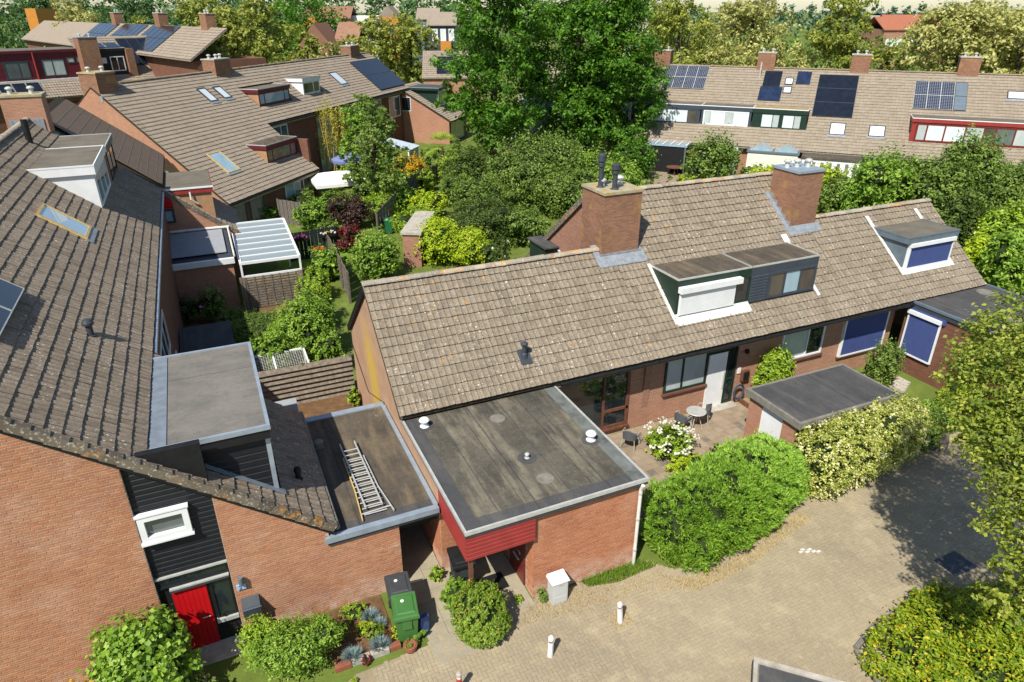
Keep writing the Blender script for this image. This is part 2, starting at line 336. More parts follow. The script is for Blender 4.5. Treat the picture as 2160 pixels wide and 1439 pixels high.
# ---- foliage
def leaf_mat(name, dark, mid, light, trans=.35, rough=.5, accent=None, acc=.1):
    m = bpy.data.materials.new(name); m.use_nodes = True; t = NT.__new__(NT); t.m = m; t.n = m.node_tree.nodes; t.l = m.node_tree.links; t.b = t.n['Principled BSDF']
    t.b.inputs['Roughness'].default_value = rough; t.b.inputs['Specular IOR Level'].default_value = .35
    a = t.N('Attribute'); a.attribute_name = 'tone'; r = t.N('NewGeometry').outputs['Random Per Island']
    f = t.math('ADD', t.math('MULTIPLY', a.outputs['Fac'], .6), t.math('MULTIPLY', r, .4)); k = t.ramp(f, (.08, C(dark)), (.5, C(mid)), (.92, C(light)))
    if accent: k = t.mix(t.step(r, 1 - acc, 1 - acc + .01), k, C(accent))
    t.col(k); tr = t.N('BsdfTranslucent'); t.K(t.mix(.5, k, C(light)), tr.inputs[0]); mx = t.N('MixShader'); mx.inputs[0].default_value = trans
    t.K(t.b.outputs[0], mx.inputs[1]); t.K(tr.outputs[0], mx.inputs[2]); t.K(mx.outputs[0], t.n['Material Output'].inputs[0]); M[name] = m
leaf_mat('leaf_mid', '3c5220', '688232', '98ac52'); leaf_mat('leaf_fresh', '5c7a1c', '8ba82c', 'b4c84c'); leaf_mat('leaf_dark', '303f16', '506426', '74863a'); leaf_mat('leaf_locust', '284612', '4e7a1c', '7ba634', .4)
leaf_mat('leaf_linden', '5e7026', '8a9438', 'b7b75c', .35); leaf_mat('leaf_linden_pale', '77803c', 'a7a75c', 'cdc884', .3); leaf_mat('leaf_conifer', '44681c', '80a834', 'b4d058', .3); leaf_mat('leaf_cream', '62781f', '98a23e', 'c2c268', .3, accent='d6d28e', acc=.22); leaf_mat('leaf_street', '3d5519', '76882c', 'b4b64e', .35); leaf_mat('petal_cream', 'b9b878', 'd6d294', 'e6e2b4', .25)
leaf_mat('leaf_purple', '2b1f1c', '453029', '604338', .25); leaf_mat('leaf_red', '4a1c20', '6d2a2c', '8c4038', .3); leaf_mat('leaf_yellow', 'b38a12', 'd2a51c', 'e3c040', .35); leaf_mat('leaf_lime', '7d9a18', 'a3ba22', 'c6cf40', .35); leaf_mat('leaf_bush', '40601c', '76982e', 'a9c254', .35)
leaf_mat('leaf_cover', '55761a', '80961e', 'aab22e', .35, accent='c9b62e', acc=.1); leaf_mat('leaf_box', '4d6a18', '74902a', '9cae42', .3, accent='a87f3a', acc=.05); leaf_mat('leaf_bamboo', '8c8a2a', 'b1a83c', 'cfc45c', .35); leaf_mat('grass', '4d6e1c', '6b8a26', '8ba03c', .3); leaf_mat('grass_dry', 'a08a54', 'b59f68', 'c7b480', .2)
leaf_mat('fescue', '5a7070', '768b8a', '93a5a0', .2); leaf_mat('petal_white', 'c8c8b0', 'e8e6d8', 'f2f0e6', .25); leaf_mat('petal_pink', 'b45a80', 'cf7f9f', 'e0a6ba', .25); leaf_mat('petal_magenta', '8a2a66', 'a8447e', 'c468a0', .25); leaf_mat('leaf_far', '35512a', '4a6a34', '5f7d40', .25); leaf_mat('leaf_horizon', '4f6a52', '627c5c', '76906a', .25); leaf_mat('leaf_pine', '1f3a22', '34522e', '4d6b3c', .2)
# ---------------------------------------------------------------- roof tiles, brickwork, windows
def tile_base(w, d, roll=.034, lift=.03, th=.03, simple=False):
    pu = [0, .45, .62, .8, .92, 1.0] if not simple else [0, .5, .78, 1.0]
    pn = [roll * q for q in ((.2, 0, .38, 1.0, .6, .2) if not simple else (.12, 0, 1.0, .12))]
    n = len(pu); v = []
    for u, h in zip(pu, pn): v.append((u * w, -.03, h - .004))          # upper end
    for u, h in zip(pu, pn): v.append((u * w, d, h + lift))              # lower lip
    for u, h in zip(pu, pn): v.append((u * w, d, h + lift - th))         # under the lip
    f = []
    for i in range(n - 1):
        f.append((i, n + i, n + i + 1, i + 1)); f.append((n + i, 2 * n + i, 2 * n + i + 1, n + i + 1))
    return np.array(v), np.array(f)
def tile_field(fr, a0, a1, be, ce, br, cr, mat, parent, keep=None, w=.2, d=.34, n_parts=300, simple=False, jit=.006, seed=1, roll=.026, lift=.04, th=.02, name='roof_tile'):
    """tiles between the eave line (be,ce) and the ridge line (br,cr) of a frame, from a0 to a1"""
    rs = np.random.RandomState(seed); s = np.array([br - be, cr - ce]); L = np.hypot(*s); s = s / L
    up = fr.v * s[0] + fr.w * s[1]; dn = -up; nr = np.cross(fr.u, up)
    if nr[2] < 0: nr = -nr
    nv = int(round(L / d)); dd = L / nv; nu = int(round((a1 - a0) / w)); ww = (a1 - a0) / nu
    au = fr.u
    bv, bf = tile_base(ww, dd, roll=roll, lift=lift, th=th, simple=simple); mats = []
    for r in range(nv):
        top = L - r * dd
        for c in range(nu):
            a = a0 + c * ww
            if keep and not keep(a + ww / 2, top - dd / 2): continue
            o = fr.P(a, be, ce) + up * top + nr * (.035 + rs.uniform(-jit, jit)) + dn * rs.uniform(-.008, .008)
            k = rs.uniform(-.012, .012); x = au * math.cos(k) + dn * math.sin(k); y = dn * math.cos(k) - au * math.sin(k)
            mats.append(np.stack([x, y, nr, o], 1))
    pieces(name, bv, bf, np.array(mats), mat, parent, n_parts)
    return up, nr, L
def ridge_caps(fr, a0, a1, b, c, mat, parent, step=.4, r=.13, name='ridge_tile', n_parts=300, slopes=.8):
    n = max(1, int(round((a1 - a0) / step))); st = (a1 - a0) / n; v = []; f = []; K = 6
    for k, (x, q) in enumerate(((-.03, 1.0), (st, 1.08))):
        for j in range(K + 1):
            t = math.pi * j / K; v.append((x, math.cos(t) * r * 1.15 * q, math.sin(t) * r * .75 * q + .0))
    for j in range(K): f.append((j, j + 1, K + 2 + j, K + 1 + j))
    f.append(tuple([0, 1, 2, 3])); f.append((3, 4, 5, 6)); f.append((K + 1 + 3, K + 1 + 2, K + 1 + 1, K + 1)); f.append((K + 1 + 6, K + 1 + 5, K + 1 + 4, K + 1 + 3))
    rs = np.random.RandomState(int(abs(a0 * 7 + b)) + 3)
    mats = [np.stack([fr.u, fr.v, fr.w, fr.P(a0 + i * st, b, c + rs.uniform(-.012, .012))], 1) for i in range(n)]
    pieces(name, np.array(v), np.array(f), np.array(mats), mat, parent, n_parts)
def brick_field(o, u, nrm, a0, a1, z0, z1, mat, parent, keep=None, n_parts=300, seed=2, depth=.007, name='brick'):
    """stretcher-bond bricks standing proud of a wall plane: o point at a=0,z=0; u along; nrm outward"""
    u = np.array(u, float); nrm = np.array(nrm, float); rs = np.random.RandomState(seed)
    L, Hh, j = .21, .052, .011; ch = Hh + j; v = []; bw = L; e = .004
    bv = np.array([(0, 0, 0), (L, 0, 0), (L, 0, Hh), (0, 0, Hh), (e, depth, e), (L - e, depth, e), (L - e, depth, Hh - e), (e, depth, Hh - e)])
    bf = np.array([(4, 5, 6, 7), (0, 1, 5, 4), (1, 2, 6, 5), (2, 3, 7, 6), (3, 0, 4, 7)])
    if np.cross(u, nrm)[2] > 0: bf = bf[:, ::-1]
    mats = []
    for r in range(int(z0 / ch), int(z1 / ch) + 1):
        z = r * ch
        if z < z0 or z + Hh > z1: continue
        off = (0, .11, .0, .11, .055, .165)[r % 6]; x = math.floor((a0) / (L + j)) * (L + j) + off - .22
        while x < a1:
            l, h = max(x, a0), min(x + L, a1)
            if h - l > .03 and (keep is None or keep((l + h) / 2, z + Hh / 2)):
                sc = (h - l) / L; p = np.array(o, float) + u * l + np.array([0, 0, z]) + nrm * rs.uniform(-.003, .002)
                mats.append(np.stack([u * sc, nrm, np.array([0, 0, 1.0]), p], 1))
            x += L + j
    pieces(name, bv, bf, np.array(mats), mat, parent, n_parts)
def window(fr, parent, a0, a1, b, c0, c1, frame='white', glass='glass_dark', cols=(1.0,), rows=(1.0,), fw=.07, proud=.04, side=-1, sill=None, name='window', panes=None):
    """window in the plane b of a frame facing side (-1: towards -b); cols/rows are fractions"""
    s = side; y0, y1 = sorted((b, b + s * proud)); w = MB(fr)
    w.box(a0, a1, y0, y1, c0, c0 + fw).box(a0, a1, y0, y1, c1 - fw, c1).box(a0, a0 + fw, y0, y1, c0 + fw, c1 - fw).box(a1 - fw, a1, y0, y1, c0 + fw, c1 - fw)
    tot = sum(cols); x = a0; xs = [a0]
    for k in cols: x += (a1 - a0) * k / tot; xs.append(x)
    tr = sum(rows); z = c0; zs = [c0]
    for k in rows: z += (c1 - c0) * k / tr; zs.append(z)
    ym = sorted((b, b + s * (proud - .008)))
    for x in xs[1:-1]: w.box(x - fw * .4, x + fw * .4, ym[0], ym[1], c0 + fw, c1 - fw)
    for z in zs[1:-1]: w.box(a0 + fw, a1 - fw, ym[0], ym[1] if s > 0 else ym[1], z - fw * .4, z + fw * .4)
    o = w.build(name, M[frame], parent); i = 0
    gy0, gy1 = sorted((b, b + s * .012))
    for r in range(len(rows)):
        for c in range(len(cols)):
            g = MB(fr); gm = (panes[i] if panes else glass); i += 1
            g.box(max(xs[c], a0 + fw * .5), min(xs[c + 1], a1 - fw * .5), gy0, gy1, max(zs[r], c0 + fw * .5), min(zs[r + 1], c1 - fw * .5)); g.build('pane', M[gm], o)
    if sill:
        y2, y3 = sorted((b + s * .002, b + s * (proud + .06))); MB(fr).box(a0 - .05, a1 + .05, y2, y3, c0 - .09, c0 - .003).build('sill', M[sill], o)
    return o
def boards(fr, parent, a0, a1, b, c0, c1, n, mat, side=-1, th=.022, name='board', clip=None, axis='h'):
    """horizontal lapped boards, each a part; clip(z) gives (a0,a1) for that height"""
    h = (c1 - c0) / n; s = side
    for i in range(n):
        z0, z1 = c0 + i * h, c0 + (i + 1) * h; l, r = (a0, a1); l2, r2 = (a0, a1)
        if clip:
            l, r = clip(z0); l2, r2 = clip(z1 - .012)
            if r - l < .02: continue
            r2 = max(r2, l2 + .005)
        P = fr.P; g = .012; q = [(l, b, z0), (r, b, z0), (r2, b, z1 - g), (l2, b, z1 - g)]
        h_ = z1 - z0; zb = z1 - g - min(.03, h_ * .3); lb, rb = (l + (l2 - l) * .75, r + (r2 - r) * .75)
        p = [(l, b + s * th, z0 + .004), (r, b + s * th, z0 + .004), (rb, b + s * th, zb), (lb, b + s * th, zb)]
        m = MB(fr); m.raw([P(*x) for x in q] + [P(*x) for x in p], [(3, 2, 1, 0), (4, 5, 6, 7), (0, 1, 5, 4), (1, 2, 6, 5), (2, 3, 7, 6), (3, 0, 4, 7)]); m.build(name, M[mat], parent)
def roof_vent(p, r, h, mat, parent, cap=1.5, name='roof_vent', base=True):
    m = MB(); p = np.array(p, float)
    prof = [(r * 1.5, -.02), (r * 1.5, .02), (r, .03), (r, h * .62), (r * cap, h * .66), (r * cap * 1.02, h * .78), (r * cap * .75, h * .93), (r * .2, h)]
    m.lathe(p, prof, 14); return m.build(name, M[mat], parent, smooth=False)
def chimney(fr, parent, a0, a1, b0, b1, c0, c1, cap='cap_yellow', pots=2, mat='brick_chimney', lead=None, seed=0):
    ch = MB(fr).box(a0, a1, b0, b1, c0, c1).build('chimney', M[mat], parent)
    MB(fr).box(a0 - .05, a1 + .05, b0 - .05, b1 + .05, c1 + .002, c1 + .1).build('chimney_cap', M[cap], ch)
    rs = random.Random(seed)
    for i in range(pots):
        x = a0 + (a1 - a0) * (i + .5 + rs.uniform(-.1, .1)) / pots; y = b0 + (b1 - b0) * rs.uniform(.4, .65); o = fr.P(x, y, c1 + .09)
        MB().lathe(o, [(.12, 0), (.11, .03), (.1, .2), (.16, .22), (.17, .27), (.1, .33), (.02, .35)], 12).build('chimney_pot', M['alu'], ch)
    return ch
def solar_panel(p00, du, dv, nrm, mat='solar_black', parent=None, grid=False, frame='dark_metal', th=.04, lift=.1):
    """one module with corner p00, edges du, dv and outward normal"""
    p = np.array(p00, float) + nrm * lift; du = np.array(du, float); dv = np.array(dv, float); t = nrm * th
    m = MB(); m.hexa([p, p + du, p + du + dv, p + dv, p + t, p + du + t, p + du + dv + t, p + dv + t]); o = m.build('solar_panel', M[mat], parent)
    f = MB(); e = nrm * (th + .006); lu, lv = np.linalg.norm(du), np.linalg.norm(dv); x = du / lu; y = dv / lv
    wd = .028
    for a, b in ((p, p + du), (p + dv, p + du + dv)): f.bar(a + e, b + e, wd, .012, up=nrm)
    for a, b in ((p, p + dv), (p + du, p + du + dv)): f.bar(a + e, b + e, wd, .012, up=nrm)
    if grid:
        for k in range(1, 6): f.bar(p + du * k / 6 + e, p + du * k / 6 + dv + e, .012, .006, up=nrm)
        for k in range(1, 9): f.bar(p + dv * k / 9 + e, p + dv * k / 9 + du + e, .012, .006, up=nrm)
    f.build('panel_frame', M[frame], o); return o
def skylight(o, u, up, nrm, w, h, parent, frame='dark_metal', glass='glass_sky', fw=.09, th=.08, name='skylight', flash='lead'):
    o = np.array(o, float); s = MB(); e = nrm * th
    def q(a0, a1, b0, b1, m, z0, z1): m.hexa([o + u * a + up * b + nrm * z for z in (z0, z1) for a, b in ((a0, b0), (a1, b0), (a1, b1), (a0, b1))])
    q(0, w, 0, fw, s, 0, th); q(0, w, h - fw, h, s, 0, th); q(0, fw, fw, h - fw, s, 0, th); q(w - fw, w, fw, h - fw, s, 0, th)
    ob = s.build(name, M[frame], parent); g = MB(); q(fw, w - fw, fw, h - fw, g, .0, th * .6); g.build('pane', M[glass], ob)
    if flash:
        l = MB(); q(-.08, w + .08, -.22, 0, l, .02, .05); l.build('flashing', M[flash], ob)
    return ob
def dormer(fr, parent, a0, a1, bf, c0, c1, slope, be, ce, side=-1, cheek='slate_paint', front='slate_paint', roof='felt_brown', fascia='slate_paint', over=.12, fh=.22, trim='alu', name='dormer'):
    """flat-roofed dormer: front plane bf facing side, roof line z = ce + slope*(|b - be|)"""
    bk = be - side * (c1 - ce) / slope; b0, b1 = sorted((bf, bk))
    d = MB(fr)
    zf = ce + slope * abs(bf - be)
    d.slab([(a0, bf, zf - .05), (a0, bf, c1 - fh), (a0, bk, c1 - fh), (a0, bk, c1 - fh - .02)], (a1 - a0, 0, 0))
    o = d.build(name, M[cheek], parent)
    y0, y1 = sorted((bf + side * over, bk))
    r = MB(fr).box(a0 - over, a1 + over, y0, y1, c1 - fh, c1 - .006); r.build('fascia', M[fascia], o)
    MB(fr).box(a0 - over + .03, a1 + over - .03, y0 + .03, y1 - .03, c1 - .004, c1 + .006).build('roofing_felt', M[roof], o)
    t = MB(fr); e = .035
    t.box(a0 - over - .01, a1 + over + .01, *sorted((bf + side * (over + .01), bf + side * (over - .03))), c1 - .03, c1 + e)
    t.box(a0 - over - .01, a0 - over + .03, *sorted((bf + side * (over - .03), bk)), c1 - .03, c1 + e).box(a1 + over - .03, a1 + over + .01, *sorted((bf + side * (over - .03), bk)), c1 - .03, c1 + e)
    t.build('roof_trim', M[trim], o)
    return o
def beam(p, q, w, h, mat, parent, name, up=(0, 0, 1)): return MB().bar(p, q, w, h, up).build(name, M[mat], parent)
def gutter(fr, parent, a0, a1, b, c, mat='zinc', name='gutter', r=.07):
    return MB().tube([fr.P(a0, b, c), fr.P(a1, b, c)], r, 8).build(name, M[mat], parent)
# ---------------------------------------------------------------- foliage
def leaf_quads(c, nrm, size, asp=.55, rs=None, tdir=None):
    n = len(c); t = rs.normal(size=(n, 3)) if tdir is None else tdir + rs.normal(size=(n, 3)) * .35
    t -= nrm * (t * nrm).sum(1, keepdims=True); t /= np.linalg.norm(t, axis=1, keepdims=True) + 1e-9; b = np.cross(nrm, t)
    s = size[:, None]; v = np.stack([c - t * s * .5, c + b * s * asp * .5 - t * s * .08 + nrm * s * .06, c + t * s * .55, c - b * s * asp * .5 - t * s * .08 + nrm * s * .06], 1)
    return v.reshape(-1, 3), np.arange(4 * n, dtype=np.int32).reshape(n, 4)
def crown_pts(lobes, n, rs, shell=.35, clump=.16, cpl=None, squash=1.0, inner=.12, zmin=.03):
    lob = np.array(lobes, float); ar = (lob[:, 3] * lob[:, 4] + lob[:, 3] * lob[:, 5] + lob[:, 4] * lob[:, 5]); pr = ar / ar.sum()
    li = rs.choice(len(lob), n, p=pr); P = np.empty((n, 3)); N = np.empty((n, 3)); T = np.empty(n)
    for k in range(len(lob)):
        ix = np.where(li == k)[0]; m = len(ix)
        if not m: continue
        c, r = lob[k, :3], lob[k, 3:]; nc = max(6, int(cpl or m / 22)); d = rs.normal(size=(nc, 3)); d /= np.linalg.norm(d, axis=1, keepdims=True)
        cr = 1 - shell * rs.rand(nc) ** 1.6 + .1 * rs.normal(size=nc) * (shell > .2); ct = rs.rand(nc)
        w = rs.randint(0, nc, m); g = rs.normal(size=(m, 3)); g *= clump * (.4 + .6 * rs.rand(m, 1)); p = d[w] * cr[w, None] + g
        p[rs.rand(m) < inner] *= .75
        P[ix] = c + p * r; out = p / (r + 1e-6); out /= np.linalg.norm(out, axis=1, keepdims=True) + 1e-9
        nn = out * .55 + np.array([0, 0, .55]) + rs.normal(size=(m, 3)) * .45; N[ix] = nn / np.linalg.norm(nn, axis=1, keepdims=True)
        T[ix] = np.clip(ct[w] * .75 + .25 * rs.rand(m), 0, 1)
    P[:, 2] = np.maximum(P[:, 2], zmin + .1 * rs.rand(n)); return P, N, T
def foliage(name, lobes, n, size, mat, parent, seed=0, asp=.55, shell=.35, clump=.16, cpl=None, inner=.12, tdir=None, upright=False, dirf=None, zmin=.03, **tags):
    rs = np.random.RandomState(seed + 11); P, N, T = crown_pts(lobes, n, rs, shell, clump, cpl, inner=inner, zmin=zmin)
    sz = size * (.65 + .7 * rs.rand(n)); td = None
    if dirf is not None: td = dirf(P, lobes)
    v, f = leaf_quads(P, N, sz, asp, rs, td); off = ROOT_LOC.get(parent.name, np.zeros(3)) if parent else np.zeros(3)
    me = mesh_np(name, v - off, f, np.repeat(T, 4)); me.materials.append(M[mat]); return link(name, me, None, parent, **tags)
def core(lobes, parent, k=.72, name='dark_core', mat='core_shade'):  # added solid core blocks the view through; its dark colour stands for inner shade
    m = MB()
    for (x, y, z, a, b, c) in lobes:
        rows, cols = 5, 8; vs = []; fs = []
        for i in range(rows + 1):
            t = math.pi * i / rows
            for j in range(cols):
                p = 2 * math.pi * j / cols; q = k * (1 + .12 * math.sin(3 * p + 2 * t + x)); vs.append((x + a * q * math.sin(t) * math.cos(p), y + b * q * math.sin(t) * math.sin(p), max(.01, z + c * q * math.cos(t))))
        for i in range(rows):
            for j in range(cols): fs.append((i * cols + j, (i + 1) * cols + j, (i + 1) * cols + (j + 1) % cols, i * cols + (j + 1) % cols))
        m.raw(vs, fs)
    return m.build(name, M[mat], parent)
def blob(cx, cy, w, d, h, k=7, seed=0, z0=0.0, jut=.3):
    """lobes of a rounded shrub: overall width w (x), depth d (y), height h"""
    r = random.Random(seed * 31 + 5); L = [(cx, cy, z0 + h * .48, w * .40, d * .40, h * .48)]
    for i in range(k):
        a = 2 * math.pi * (i + r.random() * .7) / k; q = r.uniform(.18, .30); zz = r.uniform(.30, .72)
        L.append((cx + math.cos(a) * w * q, cy + math.sin(a) * d * q, z0 + h * zz, w * r.uniform(.18, .28), d * r.uniform(.18, .28), h * r.uniform(.2, .3)))
    return L
def shrub(name, label, cx, cy, w, h, mat, n=2500, size=.09, d=None, seed=0, cat='shrub', k=7, group=None, kcore=.58, asp=.55, shell=.35, clump=.16, z0=0.0, flowers=None, stem=True):
    d = w if d is None else d; t = thing(name, (cx, cy, z0), label, cat, group); L = blob(cx, cy, w, d, h, k, seed, z0)
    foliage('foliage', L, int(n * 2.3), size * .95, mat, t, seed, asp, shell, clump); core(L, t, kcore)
    if flowers: fm, fn, fs = flowers; foliage('flowers', L, fn, fs, fm, t, seed + 77, .9, .12, .05)
    return t
def limbs(t, base, h, r0, L, seed=0, nb=6, fork=.35, mat='bark', lean=(0, 0)):
    rs = random.Random(seed + 3); m = MB(); b = np.array(base, float); top = b + np.array([lean[0], lean[1], h]); pts = [b + (top - b) * q + np.array([rs.uniform(-.02, .02), rs.uniform(-.02, .02), 0]) * h * (0 < q) for q in (0, .25, .5, .75, 1)]
    m.tube(pts, [r0 * 1.25, r0, r0 * .8, r0 * .55, r0 * .2], 8); tr = m.build('trunk', M[mat], t)
    m = MB()
    for i in range(nb):
        q = fork + (.95 - fork) * i / nb; s = b + (top - b) * q; l = L[rs.randrange(len(L))]; e = np.array(l[:3], float); mid = (s + e) / 2 + np.array([0, 0, .06 * h]); m.tube([s, mid, e], [r0 * .5 * (1.2 - q), r0 * .3 * (1.2 - q), r0 * .08], 6)
    m.build('limbs', M[mat], t)
def tree(name, label, x, y, h, w, mat, n=9000, size=.25, seed=0, cat='tree', k=11, trunk=.3, r0=None, d=None, group=None, asp=.6, shell=.45, clump=.2, z0=0.0, lobes=None, flat=1.0):
    t = thing(name, (x, y, z0), label, cat, group); rs = random.Random(seed * 17 + 1); d = d or w; L = lobes
    if L is None:
        hc = h * (1 - trunk); zc = z0 + h * trunk; L = []; q = 0
        while len(L) < k * 2.4:
            a = len(L) * 2.39996 + rs.uniform(-.3, .3); f = rs.random(); env = (math.sin(math.pi * (.1 + .84 * f ** .85)) ** .7) * (1.0 - .25 * f); rr = .5 * env * rs.random() ** .35; r = rs.uniform(.1, .17)
            L.append((x + math.cos(a) * w * rr * .82, y + math.sin(a) * d * rr * .82, zc + hc * (.06 + .86 * f), w * r, d * r, w * r * rs.uniform(.6, .85)))
        L.append((x, y, zc + hc * .45, w * .2, d * .2, hc * .33))
    limbs(t, (x, y, z0), h * .85, r0 or h * .022, L, seed); foliage('crown', L, n, size, mat, t, seed, asp, shell, clump, inner=.2)
    return t
def fwd_at(p):
    q = np.array(p, float)[:2] - _C[:2]; return q / np.linalg.norm(q)
def shrub_px(name, label, px, py, wpx, hpx, mat, **k):
    """shrub whose foot shows at a pixel; its size follows from how far away that foot stands"""
    b = gz(px, py); s = depth(b) / FPX; w = wpx * s; h = hpx * s * k.pop('hk', .95); f = fwd_at(b); dk = k.pop('dk', .8); c = b[:2] + f * w * dk * .42
    return shrub(name, label, c[0], c[1], w, h, mat, d=w * dk, **k)
# ---------------------------------------------------------------- the setting: ground, street, paths
def sheet(name, pts, z, mat, **k):
    m = MB(); m.raw([(p[0], p[1], z) for p in pts], [tuple(range(len(pts)))]); return m.build(name, M[mat], None, **k)
sheet('ground', [(-2600, -400), (2600, -400), (2600, 3200), (-2600, 3200)], -.004, 'ground', kind='structure')
STREET = [(1.2, 11.9), (3.2, 12.0), (4.1, 12.26), (9.75, 12.26), (10.3, 11.6), (12.2, 11.5), (15.5, 12.4), (20, 13.2), (24.6, 13.0), (33, 12.2), (48, 9.5), (48, -14), (-9, -14), (-9, 6.5)]
street = sheet('street', STREET, .0, 'joint_sand', kind='structure')
def inside(poly, x, y):
    c = False; j = len(poly) - 1
    for i in range(len(poly)):
        xi, yi = poly[i][:2]; xj, yj = poly[j][:2]
        if (yi > y) != (yj > y) and x < (xj - xi) * (y - yi) / (yj - yi) + xi: c = not c
        j = i
    return c
def paving():
    rs = np.random.RandomState(5); bw, bl = .105, .21; e = .002; t = .006; mats = []
    bv = np.array([(e, e, 0), (bl - e, e, 0), (bl - e, bw - e, 0), (e, bw - e, 0), (e * 2, e * 2, t), (bl - e * 2, e * 2, t), (bl - e * 2, bw - e * 2, t), (e * 2, bw - e * 2, t)])
    bf = np.array([(4, 5, 6, 7), (0, 1, 5, 4), (1, 2, 6, 5), (2, 3, 7, 6), (3, 0, 4, 7)])
    for i in range(-60, 330):
        for j in range(-60, 240):
            k = (i + j) % 4                                   # herringbone laid square to the houses
            x, y = i * bw, j * bw
            if k == 0: M3 = ((1, 0), (0, 1), x, y)
            elif k == 2: M3 = ((0, 1), (1, 0), x, y)
            else: continue
            if k == 0 and False: continue
            if x < 1.5 or y > 13.5 or y < 2.5 or x > 30: continue
            if not inside(STREET, x + .1, y + .1): continue
            q = np.array([x, y, 0]) - _C; zz = q @ _F
            if abs(q @ _R / zz) > .8 or (q @ _U / zz) < -.56: continue
            z = .012 + .006 * math.sin(x * 1.3) * math.sin(y * .9) + rs.uniform(-.0025, .0025); tx, ty = rs.uniform(-.008, .008, 2)
            if k == 0: m = [[1, 0, 0, x], [0, 1, 0, y], [tx, ty, 1, z]]
            else: m = [[0, -1, 0, x + bw], [1, 0, 0, y], [tx, ty, 1, z]]
            mats.append(m)
    pieces('paver', bv, bf, np.array(mats, float), M['paver'], street, 300)
paving()
# concrete path between the two houses
path = sheet('path', [(3.1, 20), (4.2, 20), (4.2, 14.4), (4.75, 13.0), (4.9, 11.9), (4.0, 11.2), (3.1, 11.3)], .006, 'slab', kind='structure')
def slabs(parent, x0, x1, y0, y1, w, d, mat, name='slab', n_parts=120, seed=1, poly=None, z=.012):
    rs = np.random.RandomState(seed); e = .003; t = .014; mats = []
    bv = np.array([(e, e, 0), (w - e, e, 0), (w - e, d - e, 0), (e, d - e, 0), (2 * e, 2 * e, t), (w - 2 * e, 2 * e, t), (w - 2 * e, d - 2 * e, t), (2 * e, d - 2 * e, t)]); bf = np.array([(4, 5, 6, 7), (0, 1, 5, 4), (1, 2, 6, 5), (2, 3, 7, 6), (3, 0, 4, 7)])
    y = y0; r = 0
    while y < y1 - .05:
        x = x0
        while x < x1:
            if poly is None or inside(poly, x + w / 2, y + d / 2):
                if x >= x0 - .01 and x + w < x1 + .02: mats.append([[1, 0, 0, x], [0, 1, 0, y], [rs.uniform(-.006, .006), rs.uniform(-.006, .006), 1, z + rs.uniform(-.003, .003)]])
            x += w
        y += d; r += 1
    pieces(name, bv, bf, np.array(mats, float), M[mat], parent, n_parts)
slabs(path, 3.1, 4.2, 11.3, 19.8, .55, .4, 'slab')
porch_floor = sheet('porch_floor', [(4.25, 12.0), (6.1, 12.0), (6.1, 14.28), (4.25, 14.28)], .01, 'slab', kind='structure')
slabs(porch_floor, 4.3, 6.1, 12.05, 14.25, .6, .6, 'slab', z=.015)
patio = sheet('patio', [(9.45, 13.2), (16.3, 13.4), (16.3, 15.8), (18.9, 16.0), (18.9, 18.33), (9.45, 18.33)], .004, 'patio_tile', kind='structure')
def patio_tiles():
    t1 = 'patio_tile'; slabs(patio, 9.5, 18.8, 13.4, 18.3, .3, .3, 'patio_slab', n_parts=300, name='paving_slab', poly=[(9.45, 13.2), (16.2, 13.4), (16.2, 15.9), (18.9, 16.0), (18.9, 18.33), (9.45, 18.33)])
t = NT('patio_slab', .93, .15); r_ = t.rnd(); t.col(t.mix(t.math('MULTIPLY', t.step(t.noise(2, 5), .45, .7), .5), t.ramp(r_, (0, C('82735f')), (.5, C('8a7b68')), (.9, C('908170')), (.92, C('6c655c')), (1, C('6c655c'))), C('a3937e'))).bump(t.noise(50, 3), .003, .5); M['patio_slab'] = t.m
patio_tiles()
# ---------------------------------------------------------------- the corner house: long tiled roof, brick front, garage
frL = Fr((0, 0, 0), math.pi / 2)                       # a = y, b = -x
SLO = .795
def zL(x): return 2.76 + SLO * (1.42 - x)
Lh = thing('corner_house', (-3, 14.15, 0), 'brick corner house with long dark tiled roof, black boarded panel and red front door', 'house')
Yf = 14.15
w = MB()
def wallpoly(pts, y0, y1): w.raw([(x, y0, z) for x, z in pts] + [(x, y1, z) for x, z in pts], [tuple(range(len(pts))), tuple(range(2 * len(pts) - 1, len(pts) - 1, -1))] + [(i + len(pts), (i + 1) % len(pts) + len(pts), (i + 1) % len(pts), i) for i in range(len(pts))])
wallpoly([(-11, 0), (-2.76, 0), (-2.76, zL(-2.76) - .1), (-7.3, 9.58), (-11, 6.6)], Yf, Yf + .3)
wallpoly([(-1.16, 0), (3.05, 0), (3.05, 2.24), (1.25, 2.24), (1.25, zL(1.25) - .1), (-1.16, zL(-1.16) - .1)], Yf, Yf + .3)
w.box(2.75, 3.05, Yf + .3, 20.0, 0, 2.24)
wallL = w.build('wall', M['mortar'], Lh)
brick_field((0, Yf, 0), (1, 0, 0), (0, -1, 0), -9.2, -2.77, .0, 8.6, M['brick_front'], wallL, keep=lambda a, z: z < zL(a) - .16)
brick_field((0, Yf, 0), (1, 0, 0), (0, -1, 0), -1.15, 3.05, .0, 4.6, M['brick_front'], wallL, keep=lambda a, z: z < (zL(a) - .14 if a < 1.25 else 2.2), seed=9)
for a, b in ((Yf, 20.0),): brick_field((3.05, 0, 0), (0, 1, 0), (1, 0, 0), a, b, 0, 2.2, M['brick_front'], wallL, n_parts=0, seed=4)
MB().box(-2.55, -2.3, 20.0, 41.5, 0, 5.55).box(-2.55, 1.2, 19.7, 19.99, 0, 2.5).build('garden_wall', M['brick_dark'], Lh)
MB().box(-11, -2.8, Yf - .006, Yf - .001, .0, .02).build('plinth', M['concrete_dark'], Lh)
